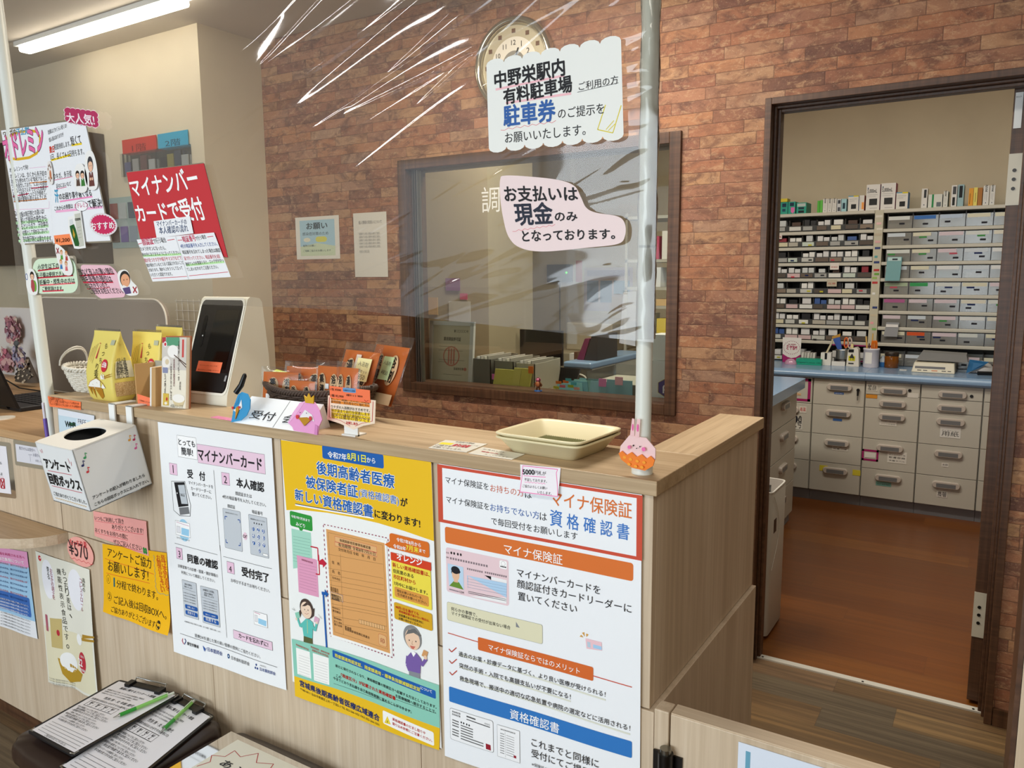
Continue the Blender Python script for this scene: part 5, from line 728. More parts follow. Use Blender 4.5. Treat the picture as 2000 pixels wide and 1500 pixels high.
sticker('sticker', 'narrow paw-print sticker between the two notice pages', -2.188, 1.727, .03, .06, S3 + .0005, [('e', 56, 58, 16, 20, 'c87a50')] + [('e', 50 + 30 * math.cos(a), 50 + 33 * math.sin(a), 7, 6, '8a6a58') for a in (-2.6, -2.0, -1.4, -.8, .8, 1.7, 2.4)], base='ece8e4')
sticker('sticker', 'cut-out picture of a green bottle and its pale box at the notice foot', -2.083, 1.573, .084, .098, S3, [('q', [(46, 8), (78, 6), (86, 92), (56, 95)], 'c9c9bc'), ('t', 'ODOREMIN', 47, 26, 31, '4a4a44', .02, -2, None, 1.6, 0), ('q', [(14, 22), (33, 20), (35, 34), (15, 36)], 'd8dcdc'), ('q', [(13, 38), (38, 34), (46, 46), (60, 86), (56, 93), (34, 92), (16, 52)], '1f5a24'), ('q', [(30, 44), (40, 62), (34, 72), (28, 64)], 'c8a030')] + [('l', [(58, 44 + 9 * i), (76, 42 + 9 * i)], 1, '9a9a90') for i in range(4)], outline=[(8, 14), (40, 12), (42, 0), (82, 0), (94, 98), (50, 100), (28, 98), (4, 50)])
kd = []
for x, y, h, b in ((38, 26, 'b8783a', '5a9a3a'), (68, 30, 'b8783a', 'b8403a'), (30, 56, 'c8883a', '3a78b8'), (62, 62, 'b8783a', 'd86a70')): kd += person(x, y, .55, h, b, False)
sticker('sticker', 'leaf-shaped sticker of four children with a red cross', -2.156, 1.497, .078, .084, S3, kd + [('l', [(8, 12), (24, 30)], 4, '9a2030'), ('l', [(24, 12), (8, 30)], 4, '9a2030')], outline=blob([(0, 4), (16, 0), (60, 20), (92, 52), (100, 82), (84, 99), (46, 96), (16, 70), (2, 30)]))
sticker('sticker', 'sticker of an expectant mother in red with a blue circle on the film hem', -2.333, 1.438, .068, .072, S3, person(58, 26, 1.1, '2a201c', 'b04a50') + [('e', 72, 66, 15, 22, '6aa83a'), ('e', 58, 66, 15, 24, 'b04a50'), ('e', 14, 30, 9, 13, '1c4a9a'), ('e', 14, 30, 6, 10, 'f4f3f0')])
sticker('sticker', 'sticker of a troubled face with a red cross beside the pink card', -1.873, 1.436, .086, .064, S3, [('e', 40, 36, 26, 32, '2a2624'), ('e', 41, 42, 22, 26, 'e8a880'), ('e', 34, 40, 2, 3, '3a2a20'), ('e', 50, 38, 2, 3, '3a2a20'), ('l', [(28, 62), (46, 68)], 5, 'f6f0ea'), ('q', [(24, 72), (60, 66), (66, 92), (36, 96)], '5a4a7a'), ('l', [(76, 66), (94, 90)], 5, 'a82030'), ('l', [(94, 66), (76, 90)], 5, 'a82030')], outline=blob([(4, 16), (30, 0), (56, 6), (70, 40), (96, 66), (100, 92), (80, 100), (44, 98), (14, 70)]))
# ------------------------------------------------------------------ survey box hanging from the counter
bx = thing('survey_box', 'white tilted cardboard survey collection box with an oval hole, hung from the counter edge', 'box', (-1.89, 1.06, .92))
M_ = Matrix.Translation((-1.8902, 1.117, 1.0853)) @ Matrix.Rotation(-.0241, 4, 'Z') @ Matrix.Rotation(.1963, 4, 'X'); w, D, H = .1721, .1617, .1591
CARD = mat('e6e8e8', .6); b = MB(); b.T = M_; e_ = .0025
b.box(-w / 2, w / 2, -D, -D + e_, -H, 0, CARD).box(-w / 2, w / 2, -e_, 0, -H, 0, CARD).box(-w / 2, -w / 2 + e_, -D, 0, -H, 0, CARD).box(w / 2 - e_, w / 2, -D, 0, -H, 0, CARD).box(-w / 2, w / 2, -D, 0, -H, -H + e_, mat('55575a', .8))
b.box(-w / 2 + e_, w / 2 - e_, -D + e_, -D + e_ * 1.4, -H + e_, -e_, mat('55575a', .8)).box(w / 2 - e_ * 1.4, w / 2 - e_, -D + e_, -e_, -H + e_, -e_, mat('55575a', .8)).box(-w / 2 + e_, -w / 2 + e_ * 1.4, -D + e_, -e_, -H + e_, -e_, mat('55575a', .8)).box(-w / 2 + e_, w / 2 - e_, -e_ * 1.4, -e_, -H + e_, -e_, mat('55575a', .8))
b.build('carton', bx)
l_ = MB(); l_.T = M_; N = 64; O_ = [(.062 * math.cos(2 * PI * i / N), -D / 2 - .002 + .042 * math.sin(2 * PI * i / N)) for i in range(N)]; Q = []
for i in range(N):
    c_, s_ = math.cos(2 * PI * i / N), math.sin(2 * PI * i / N); k = min((w / 2 + .001) / max(abs(c_), 1e-6), (D / 2 + .001) / max(abs(s_), 1e-6)); Q.append((c_ * k, -D / 2 + s_ * k))
l_.add([(x, y, .001) for x, y in O_] + [(x, y, .001) for x, y in Q] + [(x, y, -.002) for x, y in O_] + [(x, y, -.002) for x, y in Q], [(i, (i + 1) % N, N + (i + 1) % N, N + i) for i in range(N)] + [(2 * N + i, 2 * N + (i + 1) % N, (i + 1) % N, i) for i in range(N)] + [(3 * N + i, 3 * N + (i + 1) % N, 2 * N + (i + 1) % N, 2 * N + i) for i in range(N)] + [(N + i, N + (i + 1) % N, 3 * N + (i + 1) % N, 3 * N + i) for i in range(N)], mat('e3e0d8', .6))
l_.build('lid', bx)
f_ = MB(); f_.T = M_; ff = lambda x, y, L: (-w / 2 + x * w / 100, -D - .0003 - L * .0002, -y * H / 100)
print_elements(f_, [('t', 'アンケート', 10, 41, 70, '121214', .05, -3, None, 1.3, 0), ('l', [(12, 46), (78, 43)], .9, 'c03048'), ('t', '回収ボックス', 8, 67, 86, '121214', .05, -1, None, 1.35, 0), ('l', [(10, 72), (92, 70)], .9, 'c03048'), ('t', 'ご協力ありがとうございました。', 8, 88, 88, '2a2a2a', .01, 0, None, 1.2, 0), ('l', [(9 + 3 * i, 92 + (1.5 if i % 2 else 0)) for i in range(29)], .7, 'd8a840'), ('l', [(82, 16), (83, 24)], .8, 'd05060'), ('l', [(88, 20), (86, 27)], .8, 'd05060'), ('l', [(8, 12), (11, 17)], .8, 'd05060'), ('l', [(13, 10), (14, 16)], .8, 'd05060')], ff)
f_.build('front_lettering', bx); f_ = MB(); f_.T = M_
fr_ = lambda x, y, L: (w / 2 + .0003 + L * .0002, -D + x * D / 100, -y * H / 100)
nts = []
for x, y, c_ in ((14, 18, '3aa060'), (8, 28, '28306a'), (12, 40, 'd03a40'), (84, 18, 'e0a040'), (91, 20, 'c03a60'), (90, 34, 'e060a0')): nts += [('e', x, y, 2.2, 1.8, c_), ('l', [(x + 1.8, y), (x + 1.8, y - 7)], .9, c_), ('l', [(x + 1.8, y - 7), (x + 4.4, y - 5)], 1.2, c_)]
print_elements(f_, nts + [('t', 'アンケートの記入が終わりましたら', 8, 83, 84, '1c1c1e', .025, 0, None, 1.2, 0), ('t', 'こちらの回収ボックスにお入れ下さい。', 8, 94, 88, '1c1c1e', .025, 0, None, 1.2, 0)], fr_); f_.build('side_lettering', bx)
for hx in (-1.944, -1.868):
    h = MB().box(hx - .0125, hx + .0125, 1.137, 1.142, 1.075, ZT + .0035, WHITE).box(hx - .0125, hx + .0125, 1.137, 1.20, ZT + .0005, ZT + .0035, WHITE).box(hx - .0125, hx + .0125, 1.128, 1.137, 1.073, 1.078, WHITE)
    tag(h.build('counter_hook', bevel=.001), 'white flat hook over the counter edge holding the box, %s one' % ('left' if hx < -1.9 else 'right'), 'hook')
# ------------------------------------------------------------------ things on the counter
# cash trays
def tray(z, name):
    b = MB(); c = (-.6925, 1.2625, z); r = -.05; cr = mat('e6dbb4', .38)
    b.sell(c, [(.068, .060, 0), (.070, .062, .001), (.088, .080, .026), (.094, .086, .0285), (.0945, .0865, .031), (.092, .084, .0322), (.0855, .0775, .0295), (.067, .059, .004), (.066, .058, .003)], cr, n=64, e=9, rot=r)
    return b, c, r
b, c, r = tray(ZT, ''); tag(b.build('cash_tray'), 'lower of the two stacked cream cash trays on the counter', 'tray', 'cream cash trays')
b, c, r = tray(ZT + .0075, ''); ct = thing('cash_tray', 'upper cream cash tray with green rubber pimple mat, on top of its stack', 'tray', (c[0], c[1], ZT + .0075), 'cream cash trays'); b.build('dish', ct)
k = MB(); gm = mat('8a8a5e', .7); k.sell((c[0], c[1], ZT + .0105), [(.064, .056, 0), (.064, .056, .0012)], gm, n=40, e=9, rot=r)
for i in range(30):
    for j in range(26):
        x, y = -.061 + i * .0042, -.053 + j * .0042; X = c[0] + x * math.cos(r) - y * math.sin(r); Y = c[1] + x * math.sin(r) + y * math.cos(r); z = ZT + .0117
        k.add([(X - .001, Y - .001, z), (X + .001, Y - .001, z), (X + .001, Y + .001, z), (X - .001, Y + .001, z), (X, Y, z + .0026)], [(0, 1, 4), (1, 2, 4), (2, 3, 4), (3, 0, 4)], gm)
k.build('pimple_mat', ct)
# flat notices on the counter top
def flat(name, label, P, draw, base='e6e4da', z=ZT):
    mb = MB(); fn = lambda x, y, L: tuple((P[0][i] * (1 - x / 100) * (1 - y / 100) + P[1][i] * x / 100 * (1 - y / 100) + P[2][i] * x / 100 * y / 100 + P[3][i] * (1 - x / 100) * y / 100) for i in (0, 1)) + (z + .0012 + L * .0003,)
    mb.prism([fn(0, 0, 0), fn(0, 100, 0), fn(100, 100, 0), fn(100, 0, 0)], (0, 0, -.0009), mat(base, .35)); print_elements(mb, draw, fn, .5); return tag(mb.build(name), label, 'notice')
flat('counter_notice', 'laminated notice with a yellow spot lying flat on the counter, left of the other', [(-.929, 1.224), (-.836, 1.236), (-.830, 1.158), (-.915, 1.152)], [('t', 'お会計の際は', 30, 16, 45, '2a2a2a', .01, 0, None, 1.6, 0), ('q', [(4, 30), (34, 28), (34, 52), (4, 54)], 'e8d830'), ('t', 'こちらのトレーに', 40, 36, 55, '2a2a2a', .0, 0, None, 1.6, 0), ('t', '釣銭', 40, 60, 40, 'c83040', .03, 0, None, 1.4, 0), ('t', 'ご協力を', 4, 72, 40, '2a2a2a', 0, 0, None, 1.6, 0), ('t', 'お願いいたします。', 6, 92, 74, '2a2a2a', 0, 0, None, 1.6, 0)])
flat('counter_notice', 'laminated white notice with red word lying flat next to the cash trays', [(-.828, 1.208), (-.728, 1.198), (-.726, 1.152), (-.822, 1.152)], [('t', 'お支払いは', 10, 30, 50, '2a2a2a', .0, 0, None, 1.2, 0), ('t', '現金のみ', 16, 62, 40, 'c83040', .04, 0, None, 1.2, 0), ('t', 'と', 60, 60, 8, '2a2a2a', .0, 0, None, 1.2, 0), ('t', 'なっております。', 34, 90, 56, '2a2a2a', 0, 0, None, 1.2, 0)])
flat('note', 'small pink sticky slip lying on the counter in front of the card reader', [(-1.56, 1.17), (-1.475, 1.165), (-1.475, 1.145), (-1.56, 1.15)], [('t', '１つずつお取りください', 8, 70, 84, '8a3050', 0, 0, None, 1.2, 0)], 'e88ab4')
# rabbit origami stuck on the right pole
def layered(name, label, cat, y, polys, parent=None, th=.0022):
    mb = MB()
    for i, (P, col) in enumerate(polys): mb.prism([(x, y - i * .0005, z) for x, z in P], (0, th if i == 0 else .0004, 0), mat(col, .6))
    o = mb.build(name, parent); return tag(o, label, cat) if parent is None else o
rb = thing('origami_rabbit', 'pink origami rabbit sitting in an orange paper egg, stuck on the right pole', 'origami', (-.494, 1.166, ZT + .01))
layered('paper_body', '', '', 1.1655, [([(-.525, 1.154), (-.523, 1.168), (-.508, 1.187), (-.478, 1.186), (-.462, 1.170), (-.462, 1.152)], 'f0cccc'), ([(-.4985, 1.1865), (-.499, 1.2155), (-.503, 1.216), (-.5065, 1.1865)], 'efc4c6'), ([(-.490, 1.1855), (-.4885, 1.2155), (-.494, 1.216), (-.4975, 1.1855)], 'efc4c6'), (ell(-.5015, 1.2015, .0013, .0055), 'e860a8'), (ell(-.4925, 1.2015, .0016, .0062), 'e860a8')], rb)
layered('paper_face', '', '', 1.1625, [(ell(-.4995, 1.1715, .0010, .0013), '1c1c1c'), (ell(-.4875, 1.1712, .0010, .0013), '1c1c1c'), (ell(-.493, 1.168, .0011, .0008), '1c1c1c'), (ell(-.506, 1.1685, .0028, .0030), 'ee70b0'), (ell(-.4805, 1.168, .0033, .0034), 'ee70b0')], rb)
zz = [(-.525, 1.156), (-.519, 1.1605), (-.511, 1.1545), (-.502, 1.1605), (-.493, 1.1535), (-.4845, 1.159), (-.476, 1.1525), (-.469, 1.158), (-.4615, 1.152), (-.4645, 1.142), (-.478, 1.1325), (-.5005, 1.1345), (-.520, 1.146)]
layered('paper_egg', '', '', 1.1618, [(zz, 'f08020')] + [(ell(x, z, .003, .0024), 'f6a028') for x, z in ((-.514, 1.1505), (-.503, 1.1485), (-.491, 1.147), (-.479, 1.1465), (-.505, 1.1405), (-.493, 1.1385), (-.482, 1.1385))], rb)
# price card on a stand, in front of the basket
pc = thing('price_stand', 'pale shield-shaped bath powder price card with an orange strip, on a white clip stand', 'price card', (-1.12, 1.17, ZT))
MB().box(-1.146, -1.108, 1.156, 1.19, ZT, ZT + .003, mat('e8e8e4', .4)).box(-1.146, -1.108, 1.164, 1.1685, ZT, ZT + .03, mat('e8e8e4', .4)).build('clip_stand', pc)
k = MB(); Z_ = lambda x, y, L: (-1.194 + x * .00138, 1.1635 - L * .0003, 1.2015 - y * .00066)
k.prism([Z_(x, y, 0) for x, y in [(4, 0), (100, 0), (97, 72), (74, 84), (54, 100), (26, 86), (0, 78)]], (0, .0008, 0), mat('f2dcc4', .6))
els = [('l', [(7, 6), (5, 70), (28, 76), (48, 90)], 1.2, 'b83028'), ('l', [(95, 4), (92, 66), (72, 76), (58, 88)], 1.2, 'b83028')]
for i, (s_, y, c_) in enumerate((('肩こり・腰痛、冷え性、神経痛', 12, 'f09030'), ('疲労回復・荒れ性などに悩む方に', 22, 'f09030'), ('ウチダの入浴剤がおすすめです。', 38, None), ('体が温まり血行を促進します', 50, 'f4d020'), ('体の芯から温まり湯冷めしにくい', 60, 'f4d020'), ('香りは薬草の香りです', 70, 'f4d020'))):
    if c_: els += [('b', 10, y - 8, 88, y + 1, 0, c_, None)]
    els += [('t', s_, 10, y, 78, '2a3a2a' if i == 2 else '6a4a2a', .01, 0, None, 1.9, 0)]
print_elements(k, els + [('t', 'お試しあれ', 40, 84, 24, 'c82030', .03, 0, None, 2, 0)], Z_, .5); k.build('card', pc)
k = MB(); Z2 = lambda x, y, L: (-1.181 + x * .00112, 1.1615 - L * .0003, 1.2225 - y * .00026)
k.prism([Z2(x, y, 0) for x, y in [(0, 0), (100, 4), (100, 104), (0, 96)]], (0, .0006, 0), mat('fa7a4c', .5))
print_elements(k, [('t', '1包 ¥300', 3, 34, 26, '5a2a10', .02, 0, None, 3.2, 0), ('t', '1箱 ¥2,900', 3, 84, 32, '5a2a10', .02, 0, None, 3.2, 0), ('b', 34, 2, 66, 38, 6, '6a9ac8', None), ('t', 'お風呂の入浴剤', 36, 28, 28, '1c3a6a', .01, 0, None, 3.4, 0), ('t', '3個セット ¥850', 42, 66, 40, '5a2a10', .02, 0, None, 3.2, 0), ('l', [(86, 84), (90, 96), (96, 84)], 2, 'b82020')], Z2, .5); k.build('price_strip', pc)
# reception sign block with two origami birds leaning on it
sg = thing('counter_sign', 'white slanted block sign lettered for reception and payment', 'sign', (-1.34, 1.18, ZT))
k = MB(); k.prism([(-1.463, 1.137, ZT), (-1.463, 1.208, ZT), (-1.463, 1.192, 1.175)], (.232, 0, 0), mat('e8eaec', .4)); k.build('sign_block', sg)
SGN = lambda x, y, L: (-1.463 + x * .00232, 1.192 - y * .00055 - L * .0003, 1.175 - y * .00053 + L * .0003)
k = MB(); k.poly([SGN(x, y, .4) for x, y in ((0, 1), (100, 1), (100, 99), (0, 99))], mat('f2f5f8', .4))
print_elements(k, [('t', '受付', 17, 76, 33, '3a3c40', .012, 0, None, 1.9, 0), ('l', [(56, 2), (56, 98)], .5, '3a3c40'), ('t', '会計', 62, 76, 33, '3a3c40', .012, 0, None, 1.9, 0)], SGN, 1.2); k.build('sign_face', sg)
ob = thing('origami_bird', 'blue origami bird with golden beak leaning on the left end of the counter sign', 'origami', (-1.43, 1.135, ZT))
layered('paper_body', '', '', 1.1335, [([(-1.466, 1.1225), (-1.459, 1.141), (-1.454, 1.160), (-1.437, 1.188), (-1.424, 1.195), (-1.405, 1.192), (-1.397, 1.180), (-1.400, 1.160), (-1.412, 1.143), (-1.432, 1.130)], '3a9ad0'), ([(-1.455, 1.158), (-1.432, 1.186), (-1.436, 1.168)], '2f86ba'), ([(-1.455, 1.152), (-1.437, 1.160), (-1.425, 1.178), (-1.424, 1.160), (-1.444, 1.147)], 'f2f4f6')], ob)
layered('paper_face', '', '', 1.1305, [([(-1.4475, 1.1315), (-1.443, 1.1585), (-1.4365, 1.1625), (-1.433, 1.155)], 'c88a20'), (ell(-1.4535, 1.1575, .0032, .0032), 'd83040'), (ell(-1.4305, 1.1605, .0028, .003), 'd83040')], ob)
op = thing('origami_bird', 'pink origami bird wearing a gold paper crown at the right end of the counter sign', 'origami', (-1.23, 1.135, ZT))
layered('paper_body', '', '', 1.1325, [([(-1.279, 1.140), (-1.262, 1.163), (-1.240, 1.186), (-1.218, 1.193), (-1.196, 1.1905), (-1.183, 1.1745), (-1.1765, 1.156), (-1.187, 1.140), (-1.191, 1.1225), (-1.262, 1.1245), (-1.266, 1.132)], 'efa4d6'), ([(-1.279, 1.140), (-1.240, 1.186), (-1.222, 1.1915), (-1.248, 1.164), (-1.272, 1.142)], 'f6b8e2'), ([(-1.246, 1.151), (-1.224, 1.173), (-1.204, 1.164), (-1.198, 1.150), (-1.222, 1.156)], 'f2eef2'), ([(-1.200, 1.1225), (-1.196, 1.144), (-1.188, 1.142), (-1.191, 1.1225)], 'd88ac0')], op)
layered('paper_face', '', '', 1.1292, [([(-1.243, 1.1545), (-1.219, 1.1575), (-1.206, 1.1535), (-1.226, 1.1385)], 'c08a1c'), (ell(-1.2455, 1.1560, .0045, .0045), 'd83a40'), (ell(-1.2065, 1.1565, .0038, .0045), 'd83a40'), (ell(-1.235, 1.1665, .0010, .0012), '222222'), (ell(-1.216, 1.1670, .0010, .0012), '222222')], op)
layered('crown', '', '', 1.1302, [([(-1.221, 1.188), (-1.224, 1.2035), (-1.2165, 1.199), (-1.2105, 1.2085), (-1.205, 1.199), (-1.1955, 1.2055), (-1.197, 1.188)], 'd8a820')], op)
pn = MB().tube([(-1.437, 1.128, 1.193), (-1.425, 1.134, 1.21), (-1.4165, 1.138, 1.232), (-1.415, 1.138, 1.236)], [.006, .0062, .005, .003], BLACK, n=12)
tag(pn.build('pen'), 'black pen standing behind the blue origami bird', 'pen')
wt = MB().cyl((-1.53, 1.205, ZT + .0105), (-1.468, 1.20, ZT + .0105), .0105, WHITE, n=20); tag(wt.build('white_roll'), 'short white cylinder lying at the left end of the counter sign', 'roll')
# woven baskets
def basket(bm, c, a, b, a2, b2, h, rise, m, rows, strands, r, rim=2):
    N = 120
    for j in range(rows):
        t = j / (rows - 1); aa = a2 + (a - a2) * t ** .8; bb = b2 + (b - b2) * t ** .8; P = []
        for i in range(N):
            th = 2 * PI * i / N; ww = r * .8 * math.cos(strands * th / 2 + j * PI); z = c[2] + r + (h - 2 * r) * t + rise * t * t * math.cos(th) ** 2
            P.append((c[0] + (aa + ww) * math.cos(th), c[1] + (bb + ww) * math.sin(th), z))
        bm.tube(P, r, m, 5, True)
    for i in range(strands):
        th = 2 * PI * i / strands; P = []
        for j in range(6):
            t = j / 5; aa = a2 + (a - a2) * t ** .8; bb = b2 + (b - b2) * t ** .8; P.append((c[0] + aa * math.cos(th), c[1] + bb * math.sin(th), c[2] + r + (h - 2 * r) * t + rise * t * t * math.cos(th) ** 2))
        bm.tube(P, r * .9, m, 5)
    bm.add([(c[0] + a2 * math.cos(2 * PI * i / 40), c[1] + b2 * math.sin(2 * PI * i / 40), c[2] + .003) for i in range(40)], [tuple(range(40))], m)
    rm = MB()
    for s in range(rim + 1):
        P = []
        for i in range(240):
            th = 2 * PI * i / 240; ph = strands * .75 * th + 2 * PI * s / (rim + 1); k = r * 1.5
            P.append((c[0] + (a + k * math.cos(ph)) * math.cos(th), c[1] + (b + k * math.cos(ph)) * math.sin(th), c[2] + h + rise * math.cos(th) ** 2 + k * math.sin(ph)))
        rm.tube(P, r * 1.05, m, 5, True)
    return rm
BR = mat('4a3a30', .6); bk = thing('wicker_basket', 'dark brown wicker basket of orange bath sachets on the counter', 'basket', (-1.36, 1.29, ZT))
k = MB(); rm = basket(k, (-1.345, 1.290, ZT), .158, .080, .118, .062, .066, .012, BR, 12, 50, .0033); k.build('woven_body', bk); rm.build('braided_rim', bk)
WB = mat('dcd8cc', .55); wk = thing('wicker_basket', 'white wicker basket with arched handles at the left end of the counter', 'basket', (-2.16, 1.255, ZT))
k = MB(); rm = basket(k, (-2.232, 1.272, ZT), .120, .070, .078, .05, .066, .006, WB, 11, 34, .003, 1); k.build('woven_body', wk); rm.build('braided_rim', wk)
for sx in (-1, 1):
    for d in (0, .006): 
        hd = MB().tube([(-2.232 + sx * (.108 - .03 * math.sin(PI * i / 12) * 0 + .012 * math.cos(PI * i / 6)), 1.272 - .042 * math.cos(PI * i / 12), ZT + .07 + (.048 + d) * math.sin(PI * i / 12)) for i in range(13)], .0028, WB, 6)
        hd.build('handle', wk)
# sachets
def sachet(c, w, h, rz, tilt, art, label, name='sachet', col='cc6c24', group='orange bath sachets in the brown basket', note=None, top=0.006):
    T = Matrix.Translation(c) @ Matrix.Rotation(rz, 4, 'Z') @ Matrix.Rotation(-tilt, 4, 'X')
    o = thing(name, label, 'sachet', c, group); k = MB(); k.T = T; n = 9; th = .006
    for s in (-1, 1):
        k.ring([[(w * (i / (n - 1) - .5), s * th * (1 - (2 * i / (n - 1) - 1) ** 4) * (1 - (2 * j / (n - 1) - 1) ** 4) + s * .0003, h * j / (n - 1)) for i in range(n)] for j in range(n)], mat(col, .4), close=False, caps=False)
    k.build('packet', o); g = MB(); g.T = T; e = .007
    for s in (-1, 1): g.ring([[((w + 2 * e) * (i / (n - 1) - .5), s * (th + .0015) * (1 - abs(2 * i / (n - 1) - 1) ** 4) * (1 - abs(2 * j / (n - 1) - 1) ** 5) + s * .0006, -e + (h + 2 * e + top) * j / (n - 1)) for i in range(n)] for j in range(n)], POLYBAG, close=False, caps=False)
    g.build('clear_wrapper', o)
    p = MB(); p.T = T; fn = lambda x, y, L: (w * (x / 100 - .5), -(th + .0012) - L * .0002, h * (1 - y / 100)); print_elements(p, art, fn); p.build('print', o)
    if note: q = MB(); q.T = T; fn2 = lambda x, y, L: (w * (x / 100 - .5), -(th + .0032) - L * .0002, h * (1 - y / 100)); print_elements(q, note, fn2); q.build('sticky_note', o)
    return o
def art(seed):
    r = random.Random(seed); E = []
    for i in range(2):
        x = 30 + 42 * i + r.uniform(-6, 6); E += [('e', x, 42, 15, 26, 'd8b890'), ('t', ('薬湯', '浴剤', '湯治')[(seed + i) % 3][0], x - 8, 38, 16, '1c140e', .05, -8, None, 1.2, 0), ('t', ('薬湯', '浴剤', '湯治')[(seed + i) % 3][1], x - 8, 60, 16, '1c140e', .05, 4, None, 1.2, 0)]
    return E + [('b', 0, 82, 100, 100, 0, 'dcc09a', None)]
ZB = ZT + .02
sachet((-1.432, 1.246, ZB+.006), .095, .078, .25, .15, art(0) + [('b', 14, 66, 32, 82, 0, 'f0f0f0', None)], 'orange bath sachet with a white price sticker at the front left of the brown basket')
sachet((-1.35, 1.236, ZB), .075, .070, .1, .12, art(1), 'small orange bath sachet at the front middle of the brown basket')
sachet((-1.385, 1.276, ZB+.004), .115, .092, .15, .2, art(2), 'orange bath sachet in the second row of the brown basket, left')
sachet((-1.288, 1.262, ZB+.006), .085, .098, -.05, .12, art(3) + [('b', 40, 40, 54, 52, 0, 'f0f0f0', None)], 'orange bath sachet with tiny white label in the middle of the brown basket')
sachet((-1.228, 1.252, ZB+.006), .066, .100, -.1, .15, art(4), 'orange bath sachet standing upright in front of the large ones')
sachet((-1.275, 1.312, ZB + .012), .145, .128, -.25, .35, art(5) + [('b', 44, 8, 58, 50, 0, 'e8d8c8', None)], 'large wrapped orange sachet with a yellow sticky note at the basket back', note=[('b', 52, 14, 92, 56, 0, 'f0eab0', None), ('t', '入浴剤', 57, 27, 28, '4a4a40', 0, 6, None, 1, 0), ('t', '3個セット', 57, 39, 30, '4a4a40', 0, 6, None, 1, 0), ('t', '¥850', 58, 51, 26, '4a4a40', 0, 6, None, 1, 0)], top=.012)
sachet((-1.225, 1.345, ZB + .014), .145, .140, -.3, .4, art(6), 'large wrapped orange sachet with a pale green sticky note, rearmost in the basket', note=[('b', 46, 20, 76, 60, 0, 'c8e2b0', None), ('t', '入浴剤', 49, 33, 22, '4a4a40', 0, 6, None, 1, 0), ('t', '¥850', 50, 50, 20, '4a4a40', 0, 6, None, 1, 0)], top=.018)
gs = MB().tube([(-1.50, 1.285, ZT + .088), (-1.47, 1.275, ZT + .096), (-1.43, 1.28, ZT + .092)], [.006, .010, .007], mat('b8c840', .5), n=10); tag(gs.build('green_packet'), 'yellow-green folded packet poking out behind the basket left rim', 'packet')
def strip(c, w, h, rz, tilt, roll, col, els, label, wrap=True):
    T = Matrix.Translation(c) @ Matrix.Rotation(rz, 4, 'Z') @ Matrix.Rotation(roll, 4, 'Y') @ Matrix.Rotation(-tilt, 4, 'X'); o = thing('bath_packet', label, 'packet', c, 'packets in the white basket'); k = MB(); k.T = T
    k.box(-w / 2, w / 2, -.003, .003, 0, h, mat(col, .3)); k.build('packet', o, bevel=.002)
    p = MB(); p.T = T; print_elements(p, els, lambda x, y, L: (w * (x / 100 - .5), -.0033 - L * .0002, h * (1 - y / 100))); p.build('print', o)
    if wrap: g = MB(); g.T = T; g.box(-w / 2 - .006, w / 2 + .006, -.006, .006, -.004, h + .016, POLYBAG); g.build('clear_wrapper', o)
strip((-2.245, 1.265, ZT + .02), .055, .115, .1, .1, .45, 'b8d4e0', [('b', 0, 0, 100, 45, 0, 'e8f0f4', None), ('t', 'Crystals', 12, 74, 76, '2a3a4a', .01, 0, None, 1.2, 0), ('t', 'Oil', 30, 30, 34, '3a4a5a', 0, 0, None, 1.2, 0)], 'pale blue wrapped packet leaning in the white basket')
strip((-2.20, 1.26, ZT + .02), .045, .085, .05, .1, .4, '1f6a2a', [('e', 40, 50, 20, 30, 'd8d090'), ('b', 0, 0, 14, 100, 0, 'd0c890', None)], 'green and gold packet in the middle of the white basket', False)
strip((-2.172, 1.256, ZT + .02), .045, .075, .0, .1, .35, '1c6030', [('e', 60, 40, 22, 26, '3a8a48')], 'plain green packet beside the yellow grain bag', False)
